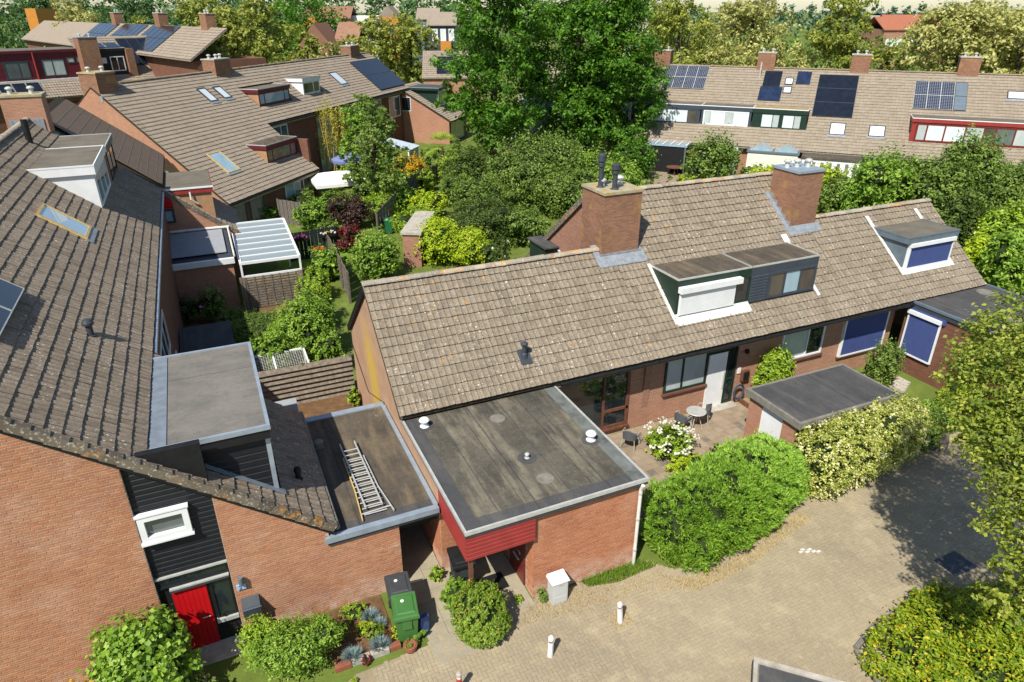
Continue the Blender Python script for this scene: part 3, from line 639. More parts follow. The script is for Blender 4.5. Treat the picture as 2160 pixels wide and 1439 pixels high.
# recessed black boarded panel with window, transom, door
Yp = Yf + .1
MB().box(-2.76, -1.16, Yp + .02, Yp + .2, 0, 5.9).build('panel_backing', M['black'], Lh)
boards(W0, Lh, -2.75, -1.17, Yp + .02, 2.56, 5.92, 24, 'black_board', clip=lambda z: (-2.75, min(-1.17, 1.42 - (z - 2.76 + .16) / SLO)))
MB().box(-2.75, -1.17, Yp - .05, Yp + .02, 2.5, 2.55).build('drip_rail', M['alu'], Lh)
wd = window(W0, Lh, -2.73, -1.7, Yp - .02, 3.72, 4.42, frame='white', glass='glass_grey', fw=.13, proud=.12, name='window')
MB().box(-2.76, -1.67, Yp - .18, Yp - .02, 3.66, 3.715).build('sill', M['white'], wd); MB().box(-2.76, -1.67, Yp - .16, Yp - .02, 4.425, 4.47).build('head_trim', M['white'], wd)
window(W0, Lh, -2.74, -1.18, Yp + .0, 2.2, 2.49, frame='black', glass='glass_dark', fw=.05, name='transom_window')
MB().box(-2.5, -1.19, Yp - .1, Yp + .0, 2.07, 2.18).build('door_head', M['dark_metal'], Lh); MB().box(-2.5, -1.19, Yp - .105, Yp - .01, 2.14, 2.185).build('head_flashing', M['alu'], Lh)
dr = MB().box(-2.5, -1.72, Yp - .0, Yp + .05, .04, 2.05).build('door', M['dark_red'], Lh, label='bright red boarded front door')
for i in range(7): MB().box(-2.48 + i * .106, -2.48 + i * .106 + .1, Yp - .02, Yp, .06, 2.03).build('door_plank', M['red_door'], dr)
MB().tube([(-1.98, Yp - .07, 1.02), (-1.8, Yp - .07, 1.02)], .012, 6).build('handle', M['alu'], dr); MB().lathe((-1.76, Yp - .06, .9), [(.0, 0), (.03, .0), (.03, .05), (0, .05)], 8).build('lock', M['alu'], dr)
window(W0, Lh, -1.66, -1.18, Yp, .84, 2.05, frame='black', glass='glass_dark', fw=.05, name='sidelight')
MB().box(-1.68, -1.18, Yp - .1, Yp - .0, .72, .83).build('sidelight_sill', M['alu'], Lh); MB().box(-1.68, -1.17, Yp, Yp + .1, 0, .72).build('door_panel', M['black'], Lh)
MB().box(-2.6, -1.1, Yf - .5, Yf + .1, 0.004, .06).build('doorstep', M['concrete'], Lh)
# garage flat roof with passage beside it
g = MB().box(1.2, 4.14, Yf - .06, 20.05, 2.2, 2.405).build('garage_roof', M['dark_metal'], Lh)
MB().box(1.26, 4.1, Yf + .05, 19.95, 2.408, 2.418).build('roofing_felt', M['felt_brown'], g)
MB().box(1.3, 1.6, Yf + .08, 19.9, 2.419, 2.424).box(1.6, 4.05, Yf + .08, Yf + .4, 2.419, 2.424).build('edge_strip', M['felt_dark'], g)
tr = MB(); tr.box(1.14, 4.16, Yf - .1, Yf + .08, 2.3, 2.46).box(1.2, 4.16, 19.85, 20.1, 2.3, 2.46).box(4.06, 4.18, Yf + .08, 19.85, 2.3, 2.47).build('roof_trim', M['zinc'], g)
roof_vent((1.72, 18.3, 2.42), .1, .25, 'concrete_dark', g, 1.5)
MB().box(3.06, 4.14, Yf + .1, Yf + .16, 1.95, 2.2).build('passage_lintel', M['black'], Lh)
MB().box(3.06, 4.14, 17.4, 17.46, 0, 2.19).build('passage_gate', M['wood_grey'], Lh)
# main roof of the corner house
und = MB()
def rq(pts, off): return [(x, y, zL(x) - off) for x, y in pts]
und.slab([(-7.3, 14.1, zL(-7.3)), (1.36, 14.1, zL(1.36)), (1.36, 20.0, zL(1.36)), (-2.2, 20.0, zL(-2.2)), (-2.2, 41.5, zL(-2.2)), (-7.3, 41.5, zL(-7.3))], (0, 0, -.09))
und.slab([(-7.3, 14.1, zL(-7.3)), (-7.3, 41.5, zL(-7.3)), (-11, 41.5, 6.6), (-11, 14.1, 6.6)], (0, 0, -.09))
roofL = und.build('roof', M['twig'], Lh)
cosL = math.cos(math.atan(SLO)); sL = lambda x: (1.42 - x) / cosL
def keepL(a, s):
    x = 1.42 - s * cosL
    if a > 20.0 and x > -2.32: return False
    if 14.9 < a < 19.5 and -2.3 < x < .33: return False
    if 31.9 < a < 41 and -5.6 < x < -4.1: return False
    if 27.1 < a < 28.7 and -5.45 < x < -4.2: return False
    return True
upL, nL, LL = tile_field(frL, 14.12, 41.4, -1.42, 2.76, 7.3, 9.696, M['tile_dark'], roofL, keepL, roll=.012, lift=.034, th=.03)
ridge_caps(frL, 14.1, 41.4, 7.3, 9.74, M['ridge_main'], roofL)
dnL = -upL
vt = [(0, -.02, 0), (.2, -.02, 0), (.2, .36, .03), (0, .36, .03), (0, -.02, .035), (.2, -.02, .03), (.2, .36, .06), (0, .36, .065), (0, -.02, -.16), (.025, -.02, -.16), (.025, .36, -.13), (0, .36, -.13)]
vf = [(4, 5, 6, 7), (3, 7, 6, 2), (0, 4, 7, 3), (0, 3, 11, 8), (2, 3, 11, 10), (1, 5, 4, 0)]
n = int(LL / .34); pieces('verge_tile', np.array(vt), np.array([(a, b, c, d) for a, b, c, d in vf]), np.array([np.stack([np.array([0, 1.0, 0]), dnL, nL, np.array([1.42, 14.02, 2.76]) + upL * (LL - i * LL / n) + nL * .03], 1) for i in range(n)]), M['verge_dark'], roofL)
vg = beam((1.4, 14.1, zL(1.4) - .16), (-7.3, 14.1, zL(-7.3) - .16), .06, .16, 'black', roofL, 'verge_board', up=nL)
gutter(frL, Lh, 14.1, 20.05, -1.48, 2.70, 'concrete_dark', r=.075); gutter(frL, Lh, 20.05, 41.5, 2.2, 5.62, 'zinc', r=.07)
MB().tube([(-2.2, 20.3, 5.6), (-2.2, 20.3, 0)], .045, 8).build('downpipe', M['zinc'], Lh)
# boxed dormer with flat roof
bx = MB().box(-2.3, .28, 14.86, 19.45, 3.4, 5.5).build('dormer', M['black'], Lh, label='boxed black dormer with grey flat roof')
boards(W0, bx, -1.5, .26, 14.86, 3.66, 5.34, 9, 'black_board', clip=lambda z: (max(-1.5, 1.42 - (z - 2.76) / SLO + .0), .26))
MB().box(-2.26, .33, 14.7, 19.52, 5.36, 5.69).build('fascia', M['black_board'], bx); MB().box(-1.84, .3, 14.74, 19.48, 5.692, 5.704).build('roofing_felt', M['felt_grey'], bx); MB().box(-2.34, -1.86, 14.74, 19.48, 5.692, 5.708).build('lead_strip', M['lead_strip'], bx)
MB().box(-2.3, .36, 14.66, 14.74, 5.62, 5.74).box(-2.3, .36, 19.48, 19.56, 5.62, 5.74).box(.28, .36, 14.74, 19.48, 5.62, 5.74).build('roof_trim', M['zinc'], bx)
MB().box(.2, .31, 14.82, 14.9, 3.7, 5.35).build('corner_trim', M['zinc'], bx)
m = MB(); m.slab([(-1.5, 14.72, zL(-1.5) + .1), (.45, 14.72, zL(.45) + .1), (.45, 14.86, zL(.45) + .13), (-1.5, 14.86, zL(-1.5) + .13)], (0, 0, .02)); m.build('flashing', M['lead_strip'], bx)
beam((-1.35, 14.78, 5.1), (-1.28, 14.55, 4.85), .07, .07, 'dark_metal', bx, 'outlet_pipe')
roof_vent((-3.5, 19.5, zL(-3.5) + .03), .085, .5, 'dark_metal', Lh, 1.7, 'vent_pipe'); roof_vent((.85, 15.75, zL(.85) + .03), .075, .42, 'black', Lh, 1.3, 'vent_pipe')
skylight((-4.15, 27.05, zL(-4.15) + .06), np.array([0, 1.0, 0]), upL, nL, 1.55, 1.65, Lh, frame='wood_frame')
for i in range(2):
    p = np.array([-4.93, 17.0 + i * 1.62, zL(-4.93)]); solar_panel(p, (0, 1.58, 0), upL * 1.05, nL, 'solar_black', Lh, frame='alu', lift=.2); solar_panel(p + upL * 1.08, (0, 1.58, 0), upL * 1.05, nL, 'solar_black', Lh, frame='alu', lift=.2)
# dormers further along
d1 = dormer(frL, Lh, 32.0, 36.6, 4.05, zL(-4.05), 8.9, SLO, -1.42, 2.76, -1, 'white', 'white', 'felt_plain', 'white', over=.1, fh=.35, trim='white', name='dormer')
frLx = Fr((0, 0, 0), math.pi / 2)
window(frL, d1, 32.1, 36.5, 4.05, 7.2, 8.5, frame='white', glass='glass_sky', cols=(1, 1, 1), fw=.09, side=-1)
d2 = dormer(frL, Lh, 37.0, 40.6, 4.0, zL(-4.0), 8.85, SLO, -1.42, 2.76, -1, 'panel_tan', 'panel_tan', 'felt_plain', 'concrete_dark', over=.1, fh=.3, trim='alu', name='dormer')
window(frL, d2, 37.2, 40.4, 4.0, 7.2, 8.5, frame='black', glass='glass_dark', cols=(1, 1), fw=.09, side=-1)
ch = chimney(W0, Lh, -8.15, -6.45, 40.6, 41.9, 8.2, 10.75, pots=2, mat='brick_orange', seed=3)
MB().box(-8.0, -6.6, 40.55, 40.6, 9.2, 9.75).build('flashing', M['lead'], ch)
MB().tube([(-6.7, 36.6, zL(-6.7)), (-6.7, 36.6, zL(-6.7) + 1.0)], .13, 10).build('vent_pipe', M['black'], Lh)
# windows on the garden side of the corner house
frLE = frL
window(frLE, Lh, 21.5, 24.5, 2.295, 1.0, 2.3, frame='white', glass='glass_dark', cols=(1, 1), side=-1); window(frLE, Lh, 25.5, 27.6, 2.295, .2, 2.3, frame='white', glass='glass_dark', cols=(1, 1), side=-1); window(frLE, Lh, 22.0, 26.0, 2.295, 3.3, 4.7, frame='white', glass='glass_dark', cols=(1, 1, 1), side=-1)
# ---------------------------------------------------------------- the low terrace in the middle: four houses under one tiled slope
ZE, YE, ZR, YR = 3.28, 17.57, 6.25, 21.3
SA = (ZR - ZE) / (YR - YE); cA = math.cos(math.atan(SA))
YH, ZH = 23.3, 3.28 + (23.3 - 17.57) * SA
def zA(y): return ZE + (y - YE) * SA
YW = 18.35
def slope_under(m, x0, x1, yr, zr, yb):
    m.slab([(x0, YE + .02, ZE), (x1, YE + .02, ZE), (x1, yr, zr), (x0, yr, zr)], (0, 0, -.1)); m.slab([(x0, yr, zr), (x1, yr, zr), (x1, yb, zr - (yb - yr) * SA), (x0, yb, zr - (yb - yr) * SA)], (0, 0, -.1))
def terrace_house(name, label, x0, x1, yr, zr, yb, seed, keep, gable=None):
    t = thing(name, ((x0 + x1) / 2, YW, 0), label, 'house', 'houses of the low terrace'); m = MB(); slope_under(m, x0, x1, yr, zr, yb); rf = m.build('roof', M['twig'], t)
    tile_field(W0, x0, x1, YE, ZE, yr, zr, M['tile_main'], rf, keep, seed=seed)
    tile_field(Fr((0, 2 * yr, 0), 0), x0, x1, -(YE - 2 * yr) - 2 * yr, ZE, -yr + 0, zr, M['tile_main'], rf, lambda a, s: False, seed=seed) if False else None
    ridge_caps(W0, x0, x1, yr, zr + .05, M['ridge_main'], rf)
    MB().tube([(max(x0, 9.62) + .02, YE - .04, ZE - .1), (x1 - .02, YE - .04, ZE - .1)], .065, 8).build('gutter', M['black'], t)
    MB().box(max(x0, 9.6) + .005, x1 - .005, YE + .1, YW + .02, ZE - .28, ZE - .17).build('eave_board', M['eave_board'], t)
    return t, rf
sA = lambda y: (y - YE) / cA
inr = lambda v, a, b: a < v < b
DS = (sA(18.62), sA(20.5))
XA, XB, XC, XD = 4.12, 13.6, 18.42, 23.4
XE = 31.35
A, rA = terrace_house('gable_house', 'low terraced house with pink rendered gable, red boarded porch and mossy flat roof', XA, XB, YR, ZR, 25.1, 21, lambda a, s: not (a > 13.0 and s > sA(20.95)))
B1, rB1 = terrace_house('terraced_house', 'terraced house with white front door, green window frames and white roller shutter dormer', XB, XC, YH, ZH, 28.9, 22, lambda a, s: not (a > 14.95 and inr(s, *DS)) and not (a < 14.75 and sA(20.95) < s < sA(22.6)))
B2, rB2 = terrace_house('terraced_house', 'terraced house with slate grey three-light dormer beside the square brick chimney', XC, XD, YH, ZH, 28.9, 23, lambda a, s: not (a < 21.88 and inr(s, *DS)) and not (a > 22.35 and inr(s, sA(21.0), sA(22.5))))
Cc, rC = terrace_house('terraced_house', 'end terraced house with navy blue sun screens and dark flat-roofed wing', XD, XE, YR, ZR, 25.1, 24, lambda a, s: not (26.95 < a < 30.1 and inr(s, sA(18.72), sA(20.6))) and not (a < 23.85 and s > sA(21.0)))
# gable wall of the first house
def xpoly(pts, x0, x1):
    m = MB(); n = len(pts); m.raw([(x0, y, z) for y, z in pts] + [(x1, y, z) for y, z in pts], [tuple(range(n - 1, -1, -1)), tuple(range(n, 2 * n))] + [(i, (i + 1) % n, n + (i + 1) % n, n + i) for i in range(n)]); return m
xpoly([(17.9, 0), (25.0, 0), (25.0, zA(17.6) - .1), (YR, ZR - .1), (YE + .08, ZE - .08), (17.9, 2.9)], 4.22, 4.5).build('gable_wall', M['gable'], A)
MB().bar((4.16, YR, ZR - .1), (4.16, 25.15, ZR - (25.15 - YR) * SA - .1), .1, .22).build('verge_board', M['black'], A)
MB().bar((4.18, YR - .1, ZR - .15), (4.18, YE, ZE - .07), .05, .1).build('verge_trim', M['wood_grey'], A)
m = MB(); m.tube([(4.19, 25.0, 2.5), (4.2, 22.6, 1.5), (4.2, 20.0, 2.45)], .012, 5); m.build('wall_cable', M['black'], A)
# high gable of the next house
xpoly([(18.4, 0), (28.8, 0), (28.8, ZH - 5.5 * SA), (YH, ZH - .1), (YE + .6, ZE + .35)], 13.62, 13.9).build('gable_wall', M['brick_wall'], B1)
MB().bar((13.58, YH, ZH - .1), (13.58, 28.95, ZH - 5.65 * SA - .1), .16, .24).build('verge_board', M['verge_dark'], B1)
window(frL, B1, 25.2, 26.6, -13.62, 3.4, 5.0, frame='white', glass='glass_grey', side=1, name='window')
gb = MB().box(13.0, 13.62, 25.4, 27.0, 3.0, 5.1).build('rear_dormer', M['green_paint'], B1); MB().box(12.9, 13.62, 25.3, 27.1, 5.102, 5.16).build('roofing_felt', M['felt_dark'], gb)
# front walls
def fwall(t, x0, x1): return MB().box(x0, x1, YW, YW + .25, 0, ZE - .1).build('wall', M['brick_orange'], t)
fwall(A, 9.4, XB); fwall(B1, XB, XC); fwall(B2, XC, XD); fwall(Cc, XD, 26.8)
MB().box(31.0, 31.3, YW, 25.0, 0, 3.2).build('wall', M['brick_wall'], Cc)
# big brown window, first house
window(W0, A, 9.6, 13.0, YW, .3, 2.98, frame='wood_brown', glass='glass_dark', cols=(2.1, 1.0), rows=(1,), fw=.12, proud=.05, sill='wood_brown')
MB().box(11.95, 12.98, YW - .05, YW - .005, 1.0, 1.12).build('window_bar', M['wood_brown'], A)
# second house: green window, white door
window(W0, B1, 14.55, 16.55, YW, 1.22, 2.9, frame='green_paint', glass='glass_curtain', cols=(1, 1.4), fw=.09, proud=.06, sill='brick_dark')
dd = MB().box(16.62, 17.5, YW - .05, YW + .02, .05, 2.45).build('door', M['white'], B1, label='white flush front door')
MB().tube([(17.4, YW - .1, .85), (17.4, YW - .1, 1.6)], .018, 6).build('handle', M['alu'], dd)
window(W0, B1, 17.54, 18.0, YW, .08, 2.9, frame='green_paint', glass='glass_dark', rows=(1, 1.6), fw=.07, proud=.06, name='sidelight')
MB().box(16.55, 17.52, YW - .06, YW, 2.46, 2.9).build('transom', M['green_paint'], B1); MB().box(16.56, 18.05, YW - .45, YW, .01, .06).build('doorstep', M['concrete'], B1)
MB().box(18.15, 18.3, YW - .05, YW - .001, 1.3, 1.55).build('house_sign', M['white'], B1); MB().lathe((18.4, YW - .12, 2.2), [(.02, 0), (.09, .02), (.09, .14), (.02, .2)], 10).build('wall_lamp', M['black'], B1)
# third: white window
window(W0, B2, 20.3, 22.6, YW, 1.35, 2.9, frame='white', glass='glass_grey', cols=(1.6, 1), fw=.07, proud=.06, sill='brick_dark', panes=['glass_curtain', 'glass_dark'])
# fourth: screens
def screen(fr, t, a0, a1, b, c0, c1, side, tilt=0.0, mat='screen_blue'):
    s = MB(fr).box(a0, a1, *sorted((b + side * .08, b + side * .1)), c0, c1).build('sun_screen', M[mat], t); f = MB(fr); y = sorted((b + side * .06, b + side * .125))
    f.box(a0 - .05, a0 + .02, *y, c0 - .05, c1).box(a1 - .02, a1 + .05, *y, c0 - .05, c1).box(a0 + .02, a1 - .02, *y, c0 - .06, c0 + .01).build('screen_rail', M['white'], s); MB(fr).box(a0 - .06, a1 + .06, *sorted((b, b + side * .2)), c1, c1 + .16).build('screen_box', M['white'], s); return s
screen(W0, Cc, 23.75, 26.25, YW, .95, 2.8, -1); window(W0, Cc, 23.7, 26.3, YW, .9, 2.9, frame='white', glass='glass_dark', sill='brick_dark')
# dark flat-roofed wing of the end house
MB().box(26.78, 31.4, 13.4, 17.85, 0, 3.0).build('wing_wall', M['brick_dark'], Cc); wr = MB().box(26.7, 31.5, 13.3, 17.95, 3.0, 3.24).build('wing_roof', M['dark_metal'], Cc)
MB().box(26.76, 31.44, 13.36, 17.9, 3.242, 3.252).build('roofing_felt', M['felt_dark'], wr); MB().box(26.66, 26.78, 13.25, 17.95, 3.2, 3.3).box(31.42, 31.54, 13.25, 17.95, 3.2, 3.3).box(26.78, 31.42, 13.25, 13.36, 3.2, 3.3).build('roof_trim', M['blue_grey'], wr)
for x, y in ((30.6, 17.0), (28.6, 14.6)): MB().lathe((x, y, 3.252), [(.42, 0), (.42, .008), (.0, .009)], 20).build('roof_patch', M['concrete_dark'], wr)
roof_vent((29.8, 14.3, 3.25), .08, .3, 'black', wr, 1.5)
screen(frL, Cc, 16.2, 17.6, -26.78, .95, 2.75, 1); MB().box(26.68, 26.77, 16.0, 17.8, 2.76, 3.0).build('screen_panel', M['screen_blue'], Cc)
# ---- dormers
def front_dormer(t, x0, x1, yf, c1, **k): return dormer(W0, t, x0, x1, yf, zA(yf), c1, SA, YE, ZE, -1, **k)
XM = XC
d = front_dormer(B1, 15.0, XM, 18.7, 5.66, cheek='green_paint', fascia='green_paint', roof='felt_brown', over=.0, fh=.3)
sh = MB().box(15.08, 17.65, 18.58, 18.66, 4.28, 5.3).build('roller_shutter', M['white'], d)
for i in range(17): MB().box(15.1, 17.63, 18.565, 18.58, 4.3 + i * .058, 4.3 + i * .058 + .052).build('shutter_slat', M['white'], sh)
MB().box(15.02, 17.85, 18.46, 18.68, 5.18, 5.4).build('shutter_box', M['white'], sh); window(W0, d, 17.72, XM - .02, 18.7, 4.3, 5.34, frame='green_paint', glass='glass_dark', fw=.06)
fl = MB(); fl.slab([(14.95, 18.34, zA(18.34) + .09), (XM, 18.34, zA(18.34) + .09), (XM, 18.7, zA(18.7) + .1), (14.95, 18.7, zA(18.7) + .1)], (0, 0, .02)); fl.slab([(14.86, 18.4, zA(18.4) + .09), (14.99, 18.4, zA(18.4) + .09), (14.99, 20.5, zA(20.5) + .09), (14.86, 20.5, zA(20.5) + .09)], (0, 0, .03)); fl.build('flashing', M['white_dirty'], d)
d = front_dormer(B2, XM, 21.85, 18.7, 5.66, cheek='slate_paint', fascia='slate_paint', roof='felt_brown', over=.0, fh=.34)
boards(W0, d, XM + .02, 19.3, 18.69, 4.2, 5.3, 9, 'slate_paint')
window(W0, d, 19.35, 21.8, 18.7, 4.22, 5.3, frame='slate_paint', cols=(1, 1, 1), fw=.1, proud=.05, panes=['glass_brown', 'glass_sky', 'glass_brown'])
fl = MB(); fl.slab([(21.86, 18.4, zA(18.4) + .09), (22.0, 18.4, zA(18.4) + .09), (22.0, 20.5, zA(20.5) + .09), (21.86, 20.5, zA(20.5) + .09)], (0, 0, .03)); fl.slab([(21.7, 20.45, zA(20.45) + .12), (22.0, 20.45, zA(20.45) + .12), (22.0, 20.75, zA(20.75) + .12), (21.7, 20.75, zA(20.75) + .12)], (0, 0, .03)); fl.build('flashing', M['white_dirty'], d)
d = front_dormer(Cc, 27.05, 30.0, 18.78, 5.7, cheek='blue_grey', fascia='blue_grey', roof='felt_plain', over=.12, fh=.26, trim='blue_grey')
screen(W0, d, 27.2, 29.9, 18.78, 4.32, 5.28, -1); window(W0, d, 27.12, 29.95, 18.78, 4.26, 5.4, frame='white', glass='glass_dark')
fl = MB(); fl.slab([(26.9, 18.5, zA(18.5) + .09), (30.2, 18.5, zA(18.5) + .09), (30.2, 18.78, zA(18.78) + .1), (26.9, 18.78, zA(18.78) + .1)], (0, 0, .02)); fl.slab([(26.86, 18.5, zA(18.5) + .09), (27.02, 18.5, zA(18.5) + .09), (27.02, 20.6, zA(20.6) + .09), (26.86, 20.6, zA(20.6) + .09)], (0, 0, .03))
for x in (26.8, 29.95): fl.slab([(x, 20.5, zA(20.5) + .12), (x + .2, 20.5, zA(20.5) + .12), (x + .2, 20.95, zA(20.95) + .12), (x, 20.95, zA(20.95) + .12)], (0, 0, .03))
fl.build('flashing', M['white_dirty'], d)
# ---- chimneys
ch = chimney(W0, B1, 13.1, 14.72, 21.0, 22.6, 5.5, 8.42, pots=2, seed=5); 
for x, h in ((13.45, 1.25), (13.75, .95)): MB().lathe((x, 21.9 - (h < 1) * .5, 8.5), [(.2, 0), (.1, .08), (.09, h * .6), (.13, h * .62), (.13, h * .72), (.1, h * .74), (.15, h * .78), (.15, h * .95), (.08, h)], 12).build('flue_pipe', M['dark_metal'], ch)
fl = MB(); fl.slab([(12.85, 20.62, zA(20.62) + .09), (14.95, 20.62, zA(20.62) + .09), (14.95, 20.99, zA(20.99) + .14), (12.85, 20.99, zA(20.99) + .14)], (0, 0, .03)); fl.box(13.0, 14.82, 20.94, 20.995, 5.85, 6.2); fl.slab([(12.82, 20.7, zA(20.7) + .09), (13.08, 20.7, zA(20.7) + .09), (13.08, 21.4, zA(21.4) + .1), (12.82, 21.4, zA(21.4) + .1)], (0, 0, .03)); fl.slab([(14.74, 20.7, zA(20.7) + .09), (15.0, 20.7, zA(20.7) + .09), (14.85, 21.4, zA(21.4) + .1), (14.74, 21.4, zA(21.4) + .1)], (0, 0, .03)); fl.build('flashing', M['lead'], ch)
ch = chimney(W0, B2, 22.4, 23.8, 21.0, 22.45, 5.4, 8.38, cap='zinc', pots=3, seed=8)
fl = MB(); fl.slab([(22.2, 20.7, zA(20.7) + .09), (24.0, 20.7, zA(20.7) + .09), (24.0, 20.99, zA(20.99) + .14), (22.2, 20.99, zA(20.99) + .14)], (0, 0, .03)); fl.slab([(22.15, 20.75, zA(20.75) + .09), (22.38, 20.75, zA(20.75) + .09), (22.38, 22.5, zA(22.5) + .1), (22.15, 22.5, zA(22.5) + .1)], (0, 0, .03))
for i in range(5): y = 21.0 + i * .3; fl.box(22.36, 22.399, y, y + .28, zA(y) - .05, zA(y + .28) + .12)
fl.build('flashing', M['lead'], ch)
MB().box(24.6, 27.6, 24.2, 27.0, 4.6, 4.95).build('rear_flat_roof', M['felt_dark'], Cc)
# flue on the first house
MB().box(8.52, 8.95, 18.1, 18.5, zA(18.1) + .02, zA(18.5) + .1).build('flue_plate', M['dark_metal'], A) if False else None
fp = MB(); fp.slab([(8.5, 18.15, zA(18.15) + .1), (8.92, 18.15, zA(18.15) + .1), (8.92, 18.6, zA(18.6) + .1), (8.5, 18.6, zA(18.6) + .1)], (0, 0, .02)); fp = fp.build('flue_plate', M['dark_metal'], A)
MB().lathe((8.7, 18.4, zA(18.4)), [(.13, 0), (.1, .2), (.07, .24), (.07, .5), (.12, .52), (.13, .58), (.05, .64)], 12).build('flue_pipe', M['dark_metal'], fp)
# ---------------------------------------------------------------- porch extension of the first house
plain('edge_grey', '666a66', .9, .2, 2.5, dirt='3a3a38'); XL, XR, YFf, YB, ZX = 4.24, 9.42, 12.3, 17.88, 2.9
xpoly([(14.3, 0), (YB, 0), (YB, ZX), (14.3, ZX)], 4.22, 4.48).build('side_wall', M['gable'], A)
ew = MB().box(6.14, XR, YFf + .002, YFf + .25, 0, ZX).box(XR - .25, XR, YFf + .25, YW, 0, ZX).box(6.14, 6.36, YFf + .25, 14.3, 0, ZX).box(4.48, 6.36, 14.3, 14.5, 0, ZX).build('extension_wall', M['mortar'], A)
brick_field((0, YFf, 0), (1, 0, 0), (0, -1, 0), 6.13, XR + .01, 0, ZX - .02, M['brick_porch'], ew, seed=11)
brick_field((6.14, 0, 0), (0, 1, 0), (-1, 0, 0), YFf, 14.28, 0, ZX - .02, M['brick_porch'], ew, n_parts=0, seed=12, keep=lambda a, z: not (12.75 < a < 13.75 and z < 2.12))
brick_field((0, 14.3, 0), (1, 0, 0), (0, -1, 0), 4.24, 6.12, 0, ZX - .02, M['brick_porch'], ew, n_parts=0, seed=13, keep=lambda a, z: not (a > 4.95 and z < 2.15))
brick_field((4.22, 0, 0), (0, 1, 0), (-1, 0, 0), 14.3, 17.85, 0, 2.2, M['brick_porch'], ew, n_parts=0, seed=14)
pd = MB().box(6.08, 6.13, 12.78, 13.72, .05, 2.1).build('door', M['dark_red'], A, label='dark red side door in the porch'); MB().tube([(6.04, 12.95, 1.05), (6.04, 12.95, 1.12), (6.04, 13.08, 1.1)], .014, 6).build('handle', M['alu'], pd); MB().box(6.03, 6.07, 13.05, 13.4, .75, .79).build('letter_slot', M['alu'], pd)
MB().box(4.98, 6.1, 14.22, 14.28, .15, 2.12).build('porch_window_frame', M['dark_metal'], A); MB().box(5.05, 6.03, 14.205, 14.215, .22, 2.05).build('porch_panel', M['white'], A)
MB().box(4.9, 5.7, 12.9, 13.5, .046, .06).build('door_mat', M['black'], A)
er = MB().box(XL - .02, XR + .08, YFf - .14, YB, 2.9, 3.07).build('extension_roof', M['dark_metal'], A, label='mossy grey felt flat roof over the porch')
MB().box(XL + .02, XR + .04, YFf - .1, YB - .02, 3.073, 3.083).build('roofing_felt', M['felt_moss'], er)
MB().box(XL - .04, XR + .1, YFf - .16, YFf - .1, 3.0, 3.11).box(XL - .04, XL + .02, YFf - .1, YB, 3.0, 3.11).box(XR + .04, XR + .1, YFf - .1, YB, 3.0, 3.11).build('roof_trim', M['alu'], er)
MB().box(XL, 9.6, YB - .04, YB + .06, 3.0, 3.14).build('flashing', M['white_dirty'], er)
MB().box(XL + .04, XL + .4, YFf - .08, YB - .05, 3.0835, 3.0885).box(XL + .4, XR - .36, YFf - .08, YFf + .28, 3.0835, 3.0885).build('edge_strip', M['felt_dark'], er); MB().box(XR - .36, XR + .03, YFf - .08, YB - .05, 3.0835, 3.0885).build('edge_strip', M['edge_grey'], er)
m = MB(); x = XL + .5; seams = []
for i in range(4): m.box(4.75 + i * 1.03 + .5, 4.75 + i * 1.03 + .53, YFf + .3, YB - .1, 3.084, 3.09)
m.build('felt_seam', M['felt_dark'], er)
for p in ((4.75, 17.1), (9.0, 14.4)): roof_vent((p[0], p[1], 3.08), .095, .3, 'white', er, 1.65)
roof_vent((6.9, 14.35, 3.08), .05, .18, 'alu', er, 1.4)
for p in ((6.95, 16.6), (6.95, 13.3)): MB().lathe((p[0], p[1], 3.084), [(.24, 0), (.24, .008), (0, .009)], 20).build('roof_patch', M['concrete_dark'], er)
for p in ((4.75, 17.1), (9.0, 14.4), (6.9, 14.35)): MB().lathe((p[0], p[1], 3.083), [(.28, 0), (.28, .006), (0, .007)], 20).build('vent_collar', M['felt_dark'], er)
boards(W0, A, XL, 6.12, YFf - .1, 2.15, 2.9, 6, 'red_board'); boards(frL, A, YFf - .1, 14.28, -XL, 2.15, 2.9, 6, 'red_board', side=1)
MB().box(XL + .03, 6.12, YFf - .09, 14.28, 2.8, 2.89).build('porch_soffit', M['wood_brown'], A)
MB().box(XL + .03, 6.1, YFf - .095, YFf - .02, 2.16, 2.8).build('porch_beam', M['wood_brown'], A)
MB().box(XL + .08, XL + .18, YFf - .05, YFf + .05, 0, 2.16).build('porch_post', M['wood_brown'], A)
dp = MB().tube([(9.3, YFf - .2, 2.95), (9.3, YFf - .12, 2.75), (9.3, YFf - .12, .05)], .05, 10).build('downpipe', M['white_dirty'], A)
for z in (.6, 1.7, 2.6): MB().lathe((9.3, YFf - .12, z), [(.056, 0), (.06, .01), (.06, .06), (.056, .07)], 10).build('pipe_clip', M['alu'], dp)
# ---------------------------------------------------------------- houses behind
def at(px, py, d): return _C + ray(px, py) * d
SL = .795
